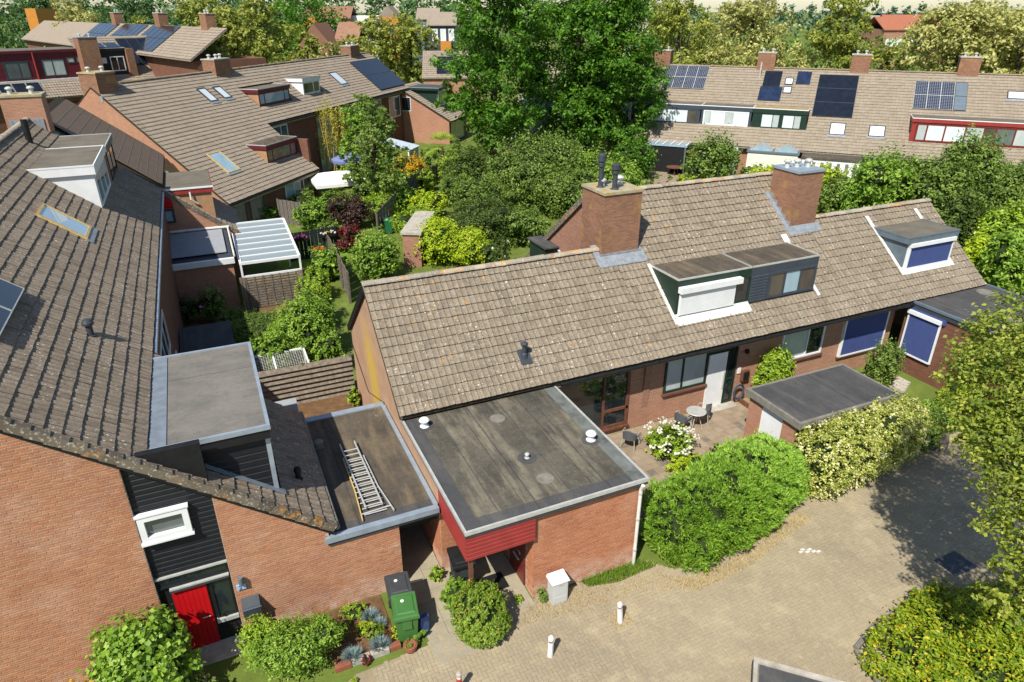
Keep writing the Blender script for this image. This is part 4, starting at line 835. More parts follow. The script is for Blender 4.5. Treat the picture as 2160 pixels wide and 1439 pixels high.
# --- the next house along, joined to the corner house
Mh = thing('wing_house', (-2.5, 41.0, 0), 'brick house with red boarded gable and grey awning roof beside a glass patio cover', 'house')
m = MB(); m.slab([(-7.3, 41.5, zL(-7.3)), (-2.2, 41.5, zL(-2.2)), (-2.2, 41.0, zL(-2.2)), (1.36, 41.0, zL(1.36)), (1.36, 47, zL(1.36)), (-2.2, 47, zL(-2.2)), (-2.2, 52, zL(-2.2)), (-7.3, 52, zL(-7.3))], (0, 0, -.09))
rM = m.build('roof', M['twig'], Mh)
tile_field(frL, 41.05, 47, -1.42, 2.76, 7.3, 9.696, M['tile_back'], rM, lambda a, s: (1.42 - s * cosL) > -2.3 and not (41.7 < a < 46.3 and -2.2 < 1.42 - s * cosL < .2), n_parts=0, simple=True)
m = MB(); m.slab([(-6.9, 42.3, zL(-6.9) + .12), (-2.2, 42.3, zL(-2.2) + .12), (-2.2, 51.5, zL(-2.2) + .12), (-6.9, 51.5, zL(-6.9) + .12)], (0, 0, .05)); m.build('roof_sheet', M['panel_brown'], rM)
for i in range(1, 12):
    x = -6.9 + i * .4; m = MB(); m.slab([(x, 42.3, zL(x) + .172), (x + .03, 42.3, zL(x + .03) + .172), (x + .03, 51.5, zL(x + .03) + .172), (x, 51.5, zL(x) + .172)], (0, 0, .012)); m.build('sheet_seam', M['concrete_dark'], rM)
n = 14; pieces('verge_tile', np.array(vt), np.array(vf), np.array([np.stack([np.array([0, 1.0, 0]), dnL, nL, np.array([1.42, 40.95, 2.76]) + upL * (4.75 - i * .34) + nL * .05], 1) for i in range(n)]), M['verge_dark'], rM)
wb = MB(); wb.raw([(-2.7, 41.0, 0), (1.2, 41.0, 0), (1.2, 41.0, zL(1.2) - .12), (-2.7, 41.0, zL(-2.7) - .12), (-2.7, 41.3, 0), (1.2, 41.3, 0), (1.2, 41.3, zL(1.2) - .12), (-2.7, 41.3, zL(-2.7) - .12)], [(0, 1, 2, 3), (7, 6, 5, 4), (0, 4, 5, 1), (1, 5, 6, 2), (2, 6, 7, 3), (3, 7, 4, 0)]).box(.95, 1.2, 41.3, 47, 0, 2.8).build('wall', M['brick_orange'], Mh)
boards(W0, Mh, -2.68, -1.85, 40.995, 4.75, 6.0, 7, 'red_door', clip=lambda z: (-2.68, min(-1.85, 1.42 - (z - 2.76 + .15) / SLO)))
window(W0, Mh, -2.6, -1.85, 40.995, 3.95, 4.72, frame='dark_metal', glass='glass_sky', fw=.1, proud=.1)
bx = MB().box(-2.2, .2, 41.7, 46.3, 3.5, 5.3).build('dormer', M['panel_tan'], Mh); MB().box(-2.2, .3, 41.6, 46.4, 5.3, 5.6).build('fascia', M['red_board'], bx); MB().box(-2.15, .26, 41.64, 46.36, 5.602, 5.612).build('roofing_felt', M['felt_plain'], bx)
MB().box(-2.2, .33, 41.56, 41.62, 5.56, 5.65).build('roof_trim', M['white'], bx); MB().tube([(-.9, 41.55, 5.4), (-.9, 41.5, 5.0), (-.6, 41.6, 4.7)], .05, 8).build('downpipe', M['white_dirty'], bx)
# lean-to in front: brick wall, sloping roof light under a grey screen
MB().box(-3.0, .55, 37.0, 37.25, 0, 2.75).box(.3, .55, 37.25, 41.0, 0, 2.75).build('lean_to_wall', M['brick_orange'], Mh)
lr = MB(); lr.slab([(-3.0, 36.95, 2.8), (.6, 36.95, 2.8), (.6, 41.0, 3.3), (-3.0, 41.0, 3.3)], (0, 0, -.1)); lr = lr.build('lean_to_roof', M['dark_metal'], Mh)
s = MB(); s.slab([(-2.85, 37.6, 2.97), (.35, 37.6, 2.97), (.35, 40.7, 3.36), (-2.85, 40.7, 3.36)], (0, 0, .03)); s.build('awning', M['screen_grey'], lr)
MB().box(-3.0, .65, 36.85, 37.05, 2.55, 2.84).build('fascia', M['white'], lr); MB().tube([(-3.0, 40.95, 3.45), (.75, 40.95, 3.4)], .08, 8).build('gutter', M['white_dirty'], lr); MB().tube([(.68, 40.9, 3.4), (.68, 37.0, 2.9)], .05, 8).build('downpipe', M['white_dirty'], lr)
# glass patio cover
pc = thing('patio_cover', (2.4, 39.5, 0), 'white framed patio cover with translucent roof panels beside brick lean-to', 'patio cover')
P0, P1, Q0, Q1 = np.array([.9, 36.8, 2.5]), np.array([3.9, 36.8, 2.5]), np.array([.9, 42.6, 3.05]), np.array([3.9, 42.6, 3.05])
nn = np.cross(P1 - P0, Q0 - P0); nn /= np.linalg.norm(nn)
for i in range(7):
    a0, a1 = i / 7, (i + 1) / 7; a, b = P0 + (Q0 - P0) * a0, P1 + (Q1 - P1) * a0; c, d = P1 + (Q1 - P1) * (a1 - .006), P0 + (Q0 - P0) * (a1 - .006)
    MB().raw([a, b, c, d, a + nn * .02, b + nn * .02, c + nn * .02, d + nn * .02], [(3, 2, 1, 0), (4, 5, 6, 7), (0, 1, 5, 4), (1, 2, 6, 5), (2, 3, 7, 6), (3, 0, 4, 7)]).build('roof_panel', M['polycarbonate'], pc)
    if i: MB().bar(a + nn * .03, b + nn * .03, .07, .06, up=nn).build('rafter', M['white'], pc)
for a, b in ((P0, P1), (Q0, Q1), (P0, Q0), (P1, Q1)): MB().bar(a, b, .12, .14).build('frame_beam', M['white'], pc)
for p in (P0, P1, Q0, Q1): MB().bar(p, (p[0], p[1], 0), .1, .1).build('post', M['white'], pc)
MB().bar(P0 - np.array([0, 0, .75]), P1 - np.array([0, 0, .75]), .08, .1).build('side_rail', M['white'], pc)
for i in range(2): MB().box(.98 + i * 1.45, 2.38 + i * 1.45, 36.79, 36.82, .0, 1.7).build('side_screen', M['wood_frame'], pc)
# --- long house at an angle behind the gardens
OH = np.array([1.17, 49.4, 0]); frH = Fr(OH, math.radians(50.4)); BR, CR = 9.12, 9.85
Hh = thing('angled_house', frH.P(20, 5, 0), 'long angled brick house with tiled roof, three dormers, skylights and large solar panel', 'house')
rp = lambda m, pts: m.slab([(a, b, 2.6 + SL * b) for a, b in pts], (0, 0, -.1))
m = MB(frH); rp(m, [(0, BR), (0, 0), (11.9, 0), (11.9, 4.25), (41, 4.25), (41, BR)]); m.slab([(0, BR, CR), (41, BR, CR), (41, 16, 4.4), (0, 16, 4.4)], (0, 0, -.1)); rH = m.build('roof', M['twig'], Hh)
cS = math.cos(math.atan(SL))
def keepH(a, s):
    b = s * cS
    if a > 11.9 and b < 4.25: return False
    return not ((13.3 < a < 18.3 and 5.7 < b < 7.4) or (20.5 < a < 24 and 5.8 < b < 7.6) or (7.2 < a < 11.4 and 1.5 < b < 3.2))
tile_field(frH, 0, 41, 0, 2.6, BR, CR, M['tile_back'], rH, keepH, n_parts=0, simple=True, w=.22)
ridge_caps(frH, 2.5, 41, BR, CR + .04, M['ridge_far'], rH)
upH = frH.v * math.cos(math.atan(SL)) + frH.w * math.sin(math.atan(SL)); nH = np.cross(frH.u, upH)
m = MB(frH); m.slab([(0, 0, 0), (0, 16, 0), (0, 16, 4.2), (0, BR, CR - .12), (0, 0, 2.45)], (.3, 0, 0)); m.build('gable_wall', M['brick_orange'], Hh)
m = MB(frH); m.box(0.3, 11.9, .35, .6, 0, 2.7); m.build('wall', M['brick_dark'], Hh); m = MB(frH).box(11.9, 40.7, 4.6, 4.9, 0, 5.95).box(11.6, 11.9, .6, 4.9, 0, 5.0); m.build('wall', M['brick_dark'], Hh)
m = MB(frH); m.slab([(40.7, 4.6, 0), (40.7, 16, 0), (40.7, 16, 4.2), (40.7, BR, CR - .12), (40.7, 4.6, 6.0)], (.3, 0, 0)); m.build('gable_wall', M['brick_orange'], Hh)
gutter(frH, Hh, 0, 11.95, -.05, 2.52, 'black'); gutter(frH, Hh, 11.9, 41, 4.2, 5.88, 'black')
MB(frH).box(0.05, 11.9, .02, .4, 2.3, 2.42).build('eave_board', M['eave_board'], Hh); MB(frH).box(12, 41, 4.28, 4.62, 5.68, 5.78).build('eave_board', M['eave_board'], Hh)
kd = dict(be=0, ce=2.6, slope=SL, side=-1, trim='alu')
d = dormer(frH, Hh, 13.4, 18.0, 5.75, 7.17, 8.5, cheek='panel_tan', fascia='wine', roof='felt_plain', fh=.3, **kd); window(frH, d, 13.4, 18.0, 5.75, 7.2, 8.2, frame='wine', cols=(.7, 2.6, .7), glass='glass_sky', fw=.12)
d = dormer(frH, Hh, 20.6, 23.6, 5.9, 7.3, 8.75, cheek='white', fascia='white', roof='felt_plain', fh=.3, **kd); window(frH, d, 20.6, 23.6, 5.9, 7.3, 8.45, frame='white', cols=(1.6, 1), glass='glass_brown', fw=.15)
d = dormer(frH, Hh, 7.3, 11.4, 1.55, 3.85, 5.2, cheek='panel_tan', fascia='wine', roof='felt_brown', fh=.3, **kd); window(frH, d, 7.3, 11.4, 1.55, 3.85, 4.9, frame='wine', cols=(.7, 2.3, .8), glass='glass_grey', fw=.12)
def skyH(a, b0, b1, w, **k): skylight(frH.P(a, b0, 2.6 + SL * b0) + nH * .06, frH.u, upH, nH, w, (b1 - b0) / cS, Hh, **k)
skyH(2.7, 1.75, 3.3, 1.4, frame='wood_frame', glass='glass_sky'); skyH(8.6, 6.75, 7.9, .95, glass='glass_white'); skyH(10.4, 6.8, 7.85, .95, glass='glass_white'); skyH(28.2, 6.1, 7.5, 1.5, glass='glass_white')
for i in range(4):
    for j in range(2): solar_panel(frH.P(34.3 + i * 1.72, 4.75 + j * 1.75, 2.6 + SL * (4.75 + j * 1.75)), frH.u * 1.7, upH * 2.2, nH, 'solar_black', Hh, lift=.14)
chimney(frH, Hh, .05, 1.7, 8.5, 9.9, 7.5, 10.65, cap='cap_yellow', pots=2, mat='brick_chimney', seed=1); chimney(frH, Hh, 12.3, 14.3, 8.6, 9.8, 8, 10.75, cap='concrete', pots=3, mat='brick_chimney', seed=2); chimney(frH, Hh, 35.9, 38, 8.7, 9.9, 8, 10.75, cap='concrete', pots=2, mat='brick_chimney', seed=6)
MB(frH).box(-.02, 1.8, 8.3, 8.5, 8.9, 9.3).build('flashing', M['lead'], Hh)
# its windows
for a0, a1, b, c0, c1, fr_, cols in ((.8, 2.2, .35, .2, 2.3, 'dark_metal', (1,)), (2.6, 4.4, .35, .2, 2.3, 'dark_metal', (1,)), (7.2, 9.4, .35, .1, 2.3, 'white', (1.4, 1)), (9.8, 11.2, .35, .1, 2.3, 'white', (1,)), (12.4, 15.2, 4.6, 3.6, 5.6, 'white', (1.8, 1)), (20, 23.2, 4.6, .3, 5.5, 'blue_grey', (1, 1, 1)), (26.5, 29.3, 4.6, 3.3, 5.6, 'white', (1, 1.2)), (31, 34, 4.6, 3.3, 5.6, 'white', (1, 1)), (36, 39, 4.6, 3.2, 5.5, 'white', (1, 1))):
    window(frH, Hh, a0, a1, b, c0, c1, frame=fr_, glass='glass_sky' if a0 in (7.2, 20) else 'glass_grey', cols=cols, fw=.1)
# small gabled wing with dark dormer at its far end
Wg = thing('gabled_wing', frH.P(41.5, 0, 0), 'small brick wing with dark green dormer at the end of the angled house', 'house')
m = MB(frH); m.slab([(39.6, 5.2, 6.3), (39.6, -1.5, 2.6), (46, -1.5, 2.6), (46, 5.2, 6.3)], (0, 0, -.12)); rW = m.build('roof', M['twig'], Wg)
tile_field(frH, 39.6, 46, -1.5, 2.6, 5.2, 6.3, M['tile_back'], rW, None, n_parts=0, simple=True, w=.22)
m = MB(frH); m.slab([(39.7, -1.2, 0), (39.7, 5.2, 0), (39.7, 5.2, 6.1), (39.7, -1.2, 2.65)], (.3, 0, 0)); m.build('gable_wall', M['brick_orange'], Wg); MB(frH).box(40, 46, -1.15, -.9, 0, 2.5).build('wall', M['brick_dark'], Wg)
window(frH, Wg, 40.5, 45, -1.15, .2, 2.4, frame='white', glass='glass_grey', cols=(1, 1, 1))
fH2 = Fr(frH.P(39.7, 0, 0), frH.ang + math.pi / 2); window(fH2, Wg, 3.5, 4.8, 0.0, 3.6, 5.2, frame='white', glass='glass_dark', side=1)
d = dormer(frH, Wg, 41.5, 45, .8, 3.9, 6.1, be=-1.5, ce=2.6, slope=.552, side=-1, cheek='green_paint', fascia='green_paint', roof='felt_dark', over=.3, fh=.3, trim='zinc'); window(frH, d, 41.6, 44.9, .8, 4.0, 5.7, frame='white', glass='glass_grey', cols=(.5, 1.6, .5), fw=.12)
# --- far house beyond with small solar array
Fh = thing('far_house', at(905, 190, 100) * np.array([1, 1, 0]), 'tiled house end with small solar array behind the locust trees', 'house')
pA = at(890, 165, 102); frF = Fr((pA[0], pA[1], 0), math.radians(-22)); zE = pA[2]
m = MB(frF); m.slab([(0, 0, zE), (9, 0, zE), (9, 4.2, zE + 3.5), (0, 4.2, zE + 3.5)], (0, 0, -.12)); rF = m.build('roof', M['tile_back'], Fh); tile_field(frF, 0, 9, 0, zE, 4.2, zE + 3.5, M['tile_back'], rF, None, n_parts=0, simple=True, w=.3, d=.42)
MB(frF).box(.2, 9, .3, 8, 0, zE - .05).build('wall', M['brick_orange'], Fh); uF = (frF.v * 4.2 + frF.w * 3.5); uF /= np.linalg.norm(uF); nF = np.cross(frF.u, uF)
for i in range(3):
    for j in range(2): solar_panel(frF.P(2.2 + i * 1.5, .5, zE + .42) + uF * (.1 + j * 1.75), frF.u * 1.45, uF * 1.7, nF, 'solar_black', Fh)
# --- row of houses across the gardens
pR = gz(1785, 149, 9.1); frR = Fr((pR[0], pR[1], 0), math.radians(-48)); EB, EC = -8.2, 2.58
upR = frR.v * math.cos(math.atan(SL)) + frR.w * math.sin(math.atan(SL)); nR = np.cross(frR.u, upR)
zR = lambda b: 9.1 + SL * b
GR = 'row houses across the gardens'
def row_house(label, a0, a1, seed, dorm=None):
    t = thing('row_house', frR.P((a0 + a1) / 2, EB, 0), label, 'house', GR); m = MB(frR)
    m.slab([(a0, EB, EC), (a1, EB, EC), (a1, 0, 9.1), (a0, 0, 9.1)], (0, 0, -.1)); m.slab([(a0, 0, 9.1), (a1, 0, 9.1), (a1, 5, 5.1), (a0, 5, 5.1)], (0, 0, -.1)); r = m.build('roof', M['twig'], t)
    tile_field(frR, a0, a1, EB, EC, 0, 9.1, M['tile_row'], r, (lambda a, s: not (dorm[0] < a < dorm[1] and -6.35 < EB + s * cS < -4.2)) if dorm else None, n_parts=0, simple=True, w=.3, d=.36, seed=seed); ridge_caps(frR, a0, a1, 0, 9.15, M['ridge_far'], r)
    MB(frR).box(a0, a1, EB + .4, EB + .65, 0, 2.9).build('wall', M['brick_wall'], t); window(frR, t, a0 + .5, a1 - .5, EB + .4, .2, 2.4, frame='white', glass='glass_grey', cols=(1, 1, 1), fw=.1); gutter(frR, t, a0, a1, EB - .05, EC - .08, 'concrete_dark'); return t
rh = []
for lab, a0, a1, dm in (('row house behind the locust trunks with white dormer and dark solar panels', -32.97, -19.39, (-31.84, -19.44)), ('row house with white framed solar grid and slate blue dormer', -19.39, -12.45, (-19.33, -12.51)), ('row house with slate dormer of white sliding windows', -12.45, -7.56, (-12.39, -7.62)), ('row house with dark green dormer under a sandy flat roof', -7.56, -2.50, (-7.50, -2.56)), ('row house with tall black solar array and two small skylights', -2.50, 5.57, None), ('row house with red dormer and white framed solar grid', 5.57, 21.60, (6.03, 21.03))):
    rh.append((row_house(lab, a0, a1, int(a0 + 50), dm), a0, a1))
kr = dict(be=EB, ce=EC, slope=SL, side=-1); BF = -6.25; CB, CT = 4.13, 5.95
d = dormer(frR, rh[0][0], -31.84, -19.50, BF, CB, CT, cheek='white', fascia='white', roof='felt_dark', fh=.35, over=.1, **kr); window(frR, d, -31.61, -19.67, BF, CB + .05, CT - .4, frame='white', cols=(1,) * 7, glass='glass_sky', fw=.1)
d = dormer(frR, rh[1][0], -19.27, -12.51, BF, CB, CT, cheek='slate_paint', fascia='slate_paint', roof='felt_plain', fh=.4, over=.05, trim='white', **kr); window(frR, d, -18.87, -12.68, BF, CB + .05, CT - .42, frame='slate_paint', cols=(.5, 1, 1, .5), fw=.1, panes=['glass_brown', 'glass_white', 'glass_white', 'glass_brown'])
d = dormer(frR, rh[2][0], -12.39, -7.62, BF, CB, CT, cheek='slate_paint', fascia='slate_paint', roof='felt_plain', fh=.4, over=.05, trim='white', **kr); window(frR, d, -12.17, -7.85, BF, CB + .05, CT - .42, frame='white', cols=(.6, .9, .7, 1), fw=.1, panes=['glass_curtain', 'glass_white', 'glass_curtain', 'glass_white'])
plain('sandy_roof', '9a8660', .95, .2, 2)
d = dormer(frR, rh[3][0], -7.50, -2.62, BF, CB, CT, cheek='green_paint', fascia='green_paint', roof='sandy_roof', fh=.42, over=.05, trim='white', **kr)
for a0, a1 in ((-6.7, -5.0), (-4.78, -3.07)): window(frR, d, a0, a1, BF, CB + .08, CT - .45, frame='green_paint', cols=(1.3, .8), fw=.08, panes=['glass_white', 'glass_curtain'])
d = dormer(frR, rh[5][0], 6.14, 20.92, -6.71, 3.77, CT - .1, cheek='red_board', fascia='red_board', roof='felt_plain', fh=.34, over=.1, trim='white', **kr); window(frR, d, 6.48, 20.69, -6.71, 3.87, CT - .48, frame='dark_red', cols=(.5, .8, .9, .8, .5, .8, .6, .9, .7, .9, .8), fw=.16, panes=['glass_curtain', 'glass_white', 'glass_white', 'glass_curtain', 'glass_brown', 'glass_grey', 'glass_curtain', 'glass_grey', 'glass_curtain', 'glass_grey', 'glass_curtain'])
def rpt(a, b): return frR.P(a, b, zR(b))
def panels(t, a0, b0, nu, nv, w, h, mat='solar_black', **k):
    for i in range(nu):
        for j in range(nv): solar_panel(rpt(a0 + i * w, b0) + upR * j * h, frR.u * (w - .03), upR * (h - .03), nR, mat, t, lift=.12, **k)
panels(rh[0][0], -25.58, -3.41, 4, 2, 1.25, 1.93); panels(rh[1][0], -17.40, -2.62, 4, 2, 1.10, 1.61, 'solar_blue', grid=True, frame='alu'); panels(rh[3][0], -7.39, -2.05, 1, 1, 1.65, 2.10); panels(rh[3][0], -7.53, -3.52, 1, 1, 2.10, 1.82, 'solar_blue'); panels(rh[3][0], -4.32, -1.66, 1, 1, 1.31, 1.65, 'solar_blue'); panels(rh[4][0], -2.27, -4.83, 1, 3, 3.52, 1.80); panels(rh[5][0], 6.12, -3.63, 3, 2, 1.07, 1.71, 'solar_blue', grid=True, frame='alu'); panels(rh[5][0], 9.38, -3.63, 1, 2, 0.97, 1.71, 'blue_grey')
def sk(t, a, b, w, h, **k): skylight(rpt(a, b) + nR * .06, frR.u, upR, nR, w, h, t, **k)
sk(rh[3][0], -5.37, -2.67, 0.80, 0.91, glass='glass_white', flash=None); sk(rh[3][0], -5.37, -1.76, 0.80, 0.91, glass='glass_white', flash=None); sk(rh[4][0], -0.50, -6.54, 1.36, 1.50, glass='glass_white'); sk(rh[4][0], 2.82, -6.48, 1.36, 1.36, glass='glass_white'); sk(rh[5][0], 13.42, -2.33, 2.16, 0.97, glass='glass_white')
for t, a in ((rh[1][0], -18.05), (rh[3][0], -7.5), (rh[4][0], 1.14), (rh[5][0], 10.2)): chimney(frR, t, a - .85, a + .85, -.3, 1.1, 8.4, 10.5, cap='concrete', pots=2, mat='brick_chimney', seed=int(a + 29))
MB().tube([rpt(-7.85, -1.1), rpt(-7.85, -1.1) + np.array([0, 0, 1.5])], .09, 8).build('flue_pipe', M['alu'], rh[2][0])
# conservatories and lean-tos at its foot
def lean(t, a0, a1, out, h, mat, roofm, label_name='conservatory', strips=0):
    o = MB(frR).box(a0, a1, EB - out, EB + .3, 0, h).build(label_name, M[mat], t); MB(frR).box(a0 - .1, a1 + .1, EB - out - .1, EB + .3, h + .002, h + .15).build('roof', M[roofm], o)
    for i in range(strips): x = a0 + (a1 - a0) * (i + .3) / strips; MB(frR).box(x, x + (a1 - a0) / strips * .4, EB - out - .03, EB - out - .004, .8, h - .25).build('window_strip', M['concrete_dark'], o)
    return o
lean(rh[3][0], -7.1, -2.7, 2.0, 2.5, 'cream', 'blue_grey'); lean(rh[4][0], -2.3, 2.5, 2.0, 2.3, 'white', 'felt_brown', strips=7)
for i in range(2):
    a = -7.0 + i * 2.2; m = MB(frR); m.slab([(a, EB - 1.8, 2.66), (a + 1.0, EB - 1.8, 3.2), (a + 2.0, EB - 1.8, 2.66)], (0, 1.9, 0)); m.build('roof_light', M['glass_sky'], rh[3][0])
lo = lean(rh[1][0], -16.6, -12.8, 2.0, 2.5, 'black', 'glass_sky'); lean(rh[2][0], -11.8, -8.2, 1.3, 2.4, 'glass_sky', 'glass_white')
for i in range(6): MB(frR).box(-16.6 + i * .75, -16.5 + i * .75, EB - 2.13, EB + .2, 2.66, 2.72).build('glazing_bar', M['white'], lo)
for a in (-16.6, -12.92): MB(frR).box(a, a + .12, EB - 2.14, EB - 2.01, 0, 2.5).build('post', M['blue_grey'], lo)
# --- red boarded houses at the far left
oQ = gz(190, 200, 5.75); frQ = Fr((oQ[0], oQ[1], 0), math.radians(26)); upQ = frQ.v * math.cos(math.atan(SL)) + frQ.w * math.sin(math.atan(SL)); nQ = np.cross(frQ.u, upQ)
Q1 = thing('red_house', frQ.P(-8, 2, 0), 'wine red boarded house with flat top floor and tiled skirt roof', 'house')
m = MB(frQ); m.slab([(-32, 0, 5.75), (1.6, 0, 5.75), (1.6, 2.6, 7.8), (-32, 2.6, 7.8)], (0, 0, -.12)); rq_ = m.build('roof', M['tile_back'], Q1); tile_field(frQ, -20, 1.6, 0, 5.75, 2.6, 7.8, M['tile_back'], rq_, None, n_parts=0, simple=True, w=.3, d=.36)
MB(frQ).box(-32, 1.4, .4, 8, 0, 5.65).build('wall', M['brick_dark'], Q1); tp = MB(frQ).box(-32, 1.2, 2.15, 8, 7.2, 10.2).build('top_floor', M['wine'], Q1); MB(frQ).box(-32, 1.3, 2.0, 8.1, 10.2, 10.45).build('fascia', M['wine'], tp); MB(frQ).box(-31.9, 1.2, 2.1, 8, 10.452, 10.5).build('roofing_felt', M['felt_plain'], tp)
for a0, a1, c0, c1, cols in ((-.75, .1, 9.0, 9.65, (1,)), (.25, .9, 9.0, 9.65, (1,)), (-3.3, -1.0, 7.75, 9.5, (1, 1.2)), (-7.0, -4.6, 7.65, 9.45, (1.2, .8)), (-9, -7.6, 8.9, 9.6, (1,)), (-14, -11, 7.7, 9.5, (1, 1))): window(frQ, tp, a0, a1, 2.15, c0, c1, frame='dark_metal', cols=cols, glass='glass_curtain' if cols[0] < 1.1 else 'glass_grey', fw=.12)
MB().tube([frQ.P(-4.0, 2.05, 10.3), frQ.P(-4.0, 2.05, 7.5)], .09, 8).build('downpipe', M['red_board'], Q1)
MB(frQ).box(-20, 1.3, 1.85, 2.13, 7.3, 7.5).build('flashing', M['white_dirty'], Q1)
for i in range(4): solar_panel(frQ.P(-9.6 + i * 1.35, .25, 5.95), frQ.u * 1.28, upQ * 2.0, nQ, 'solar_black', Q1, frame='alu')
chimney(frQ, Q1, .5, 2.5, .9, 2.3, 6.0, 11.6, cap='zinc', pots=2, mat='brick_chimney', seed=4)
window(frQ, Q1, -4, 1, .4, 3.0, 5.2, frame='wine', glass='glass_grey', cols=(1, 1, 1), fw=.2)
frQ2 = Fr((oQ[0], oQ[1], 0), math.radians(-70.6))
Q2 = thing('solar_house', frQ2.P(-20, 14, 0), 'tiled house with three banks of solar panels on its roof', 'house')
m = MB(frQ2); m.slab([(-70, 7.5, 9.6), (12, 7.5, 9.6), (12, 12, 12.6), (-70, 12, 12.6)], (0, 0, -.15)); r2_ = m.build('roof', M['tile_back'], Q2); tile_field(frQ2, -30, 12, 7.5, 9.6, 12, 12.6, M['tile_back'], r2_, None, n_parts=0, simple=True, w=.4, d=.45)
MB(frQ2).box(-70, 11.8, 8.2, 16, 0, 9.5).build('wall', M['brick_dark'], Q2); u2_ = frQ2.v * 4.5 + frQ2.w * 3.0; u2_ /= np.linalg.norm(u2_); n2_ = np.cross(frQ2.u, u2_)
for k, a in enumerate((-10.5, -22, -34)):
    for i in range(5):
        for j in range(2): solar_panel(frQ2.P(a + i * 1.95, 7.9, 9.87) + u2_ * j * 2.4, frQ2.u * 1.9, u2_ * 2.35, n2_, 'solar_black', Q2)
for a in (-26, -8, 7): chimney(frQ2, Q2, a - .9, a + .9, 11.5, 12.6, 12, 14.0, cap='concrete', pots=2, mat='brick_chimney', seed=int(a + 40))
Q3 = thing('blue_black_house', frQ.P(7, 3, 0), 'house with blue-black dormer and large dark solar array', 'house')
m = MB(frQ); m.slab([(1.7, 0, 5.75), (14, 0, 5.75), (14, 7.2, 11.45), (1.7, 7.2, 11.45)], (0, 0, -.15)); r3_ = m.build('roof', M['tile_back'], Q3); tile_field(frQ, 1.7, 14, 0, 5.75, 7.2, 11.45, M['tile_back'], r3_, lambda a, s: not (2 < a < 6 and 2.5 < s < 6), n_parts=0, simple=True, w=.3, d=.36)
MB(frQ).box(1.8, 13.8, .3, 12, 0, 5.6).build('wall', M['brick_dark'], Q3)
d = dormer(frQ, Q3, 2.3, 5.7, 2.2, 7.5, 10.4, be=0, ce=5.75, slope=.792, side=-1, cheek='black_board', fascia='black_board', roof='felt_dark', fh=.3); window(frQ, d, 3.9, 5.5, 2.2, 7.9, 9.5, frame='white', glass='glass_dark', cols=(1, 1), fw=.1); window(frQ, d, 2.9, 3.5, 2.2, 8.8, 9.4, frame='white', glass='glass_white')
for i in range(2): m = MB(frQ); m.slab([(2.5 + i * 1.6, 2.4, 10.45), (3.9 + i * 1.6, 2.4, 10.45), (3.9 + i * 1.6, 3.8, 10.85), (2.5 + i * 1.6, 3.8, 10.85)], (0, 0, .05)); m.build('solar_panel', M['solar_blue'], d)
MB(frQ).box(5.75, 6.6, 1.8, 3.0, 6.5, 10.3).build('chimney', M['brick_chimney'], Q3)
u3 = frQ.v * 7.2 + frQ.w * 5.7; u3 /= np.linalg.norm(u3); n3 = np.cross(frQ.u, u3)
for i in range(4):
    for j in range(2): solar_panel(frQ.P(6.8 + i * 1.25, 3.2, 8.28) + u3 * j * 2.3, frQ.u * 1.22, u3 * 2.26, n3, 'solar_black', Q3)
# --- distant houses and buildings
def far_block(name, label, px0, px1, py_top, py_bot, d, mat, roofm=None, roof_h=0, roof_rows=0, ang=None, depth_=10, wins=(), wmat='glass_white', cat='building', gable=None, hip=0):
    a = at(px0, py_bot, d); b = at(px1, py_bot, d); c = at(px0, py_top, d); an = math.atan2(b[1] - a[1], b[0] - a[0]) if ang is None else ang; f = Fr((a[0], a[1], 0), an); L = (np.array(b) - a)[:2] @ f.u[:2]; h = c[2]
    t = thing(name, f.P(L / 2, 0, 0), label, cat); MB(f).box(0, L, 0, depth_, 0, h).build('wall', M[mat], t)
    if roofm:
        m = MB(f)
        if gable: m.slab([(-.2, 0, h), (L / 2, 0, h + roof_h), (L + .2, 0, h)], (0, depth_, 0))
        else: m.slab([(-.3, -.4, h), (L + .3, -.4, h), (L + .3 - hip, depth_ / 2, h + roof_h), (-.3 + hip, depth_ / 2, h + roof_h)], (0, 0, -.2)).slab([(-.3 + hip, depth_ / 2, h + roof_h), (L + .3 - hip, depth_ / 2, h + roof_h), (L + .3, depth_ + .4, h), (-.3, depth_ + .4, h)], (0, 0, -.2))
        m.build('roof', M[roofm], t)
    for (u0, u1, w0, w1) in wins: window(f, t, L * u0, L * u1, 0, h * w0, h * w1, frame='white', glass=wmat, cols=(1,) * max(1, int(L * (u1 - u0) / 2.2)), fw=.18)
    return t, f, L, h
def ground_d(py): return 0
far_block('grey_gable_house', 'pale grey boarded house end with small white window among lindens', 628, 720, 115, 175, 120, 'screen_grey', 'tile_red', 5.0, gable=True, wins=((.42, .58, .88, 1.1),), cat='house')
far_block('brick_far_house', 'far brick house with red brown tiled roof beyond the lindens', 716, 760, 85, 160, 125, 'brick_wall', 'tile_red', 3, wins=((.4, .8, .72, .95),), cat='house')
far_block('dark_blue_house', 'far dark blue boarded house with row of white windows', 905, 962, 52, 110, 150, 'slate_paint', 'tile_back', 2.5, wins=((.15, .35, .72, .93), (.45, .65, .72, .93), (.75, .95, .72, .93)), cat='house')
far_block('orange_shed', 'far orange boarded gable beside dark blue house', 930, 952, 88, 112, 148, 'orange_paint', None, cat='shed')
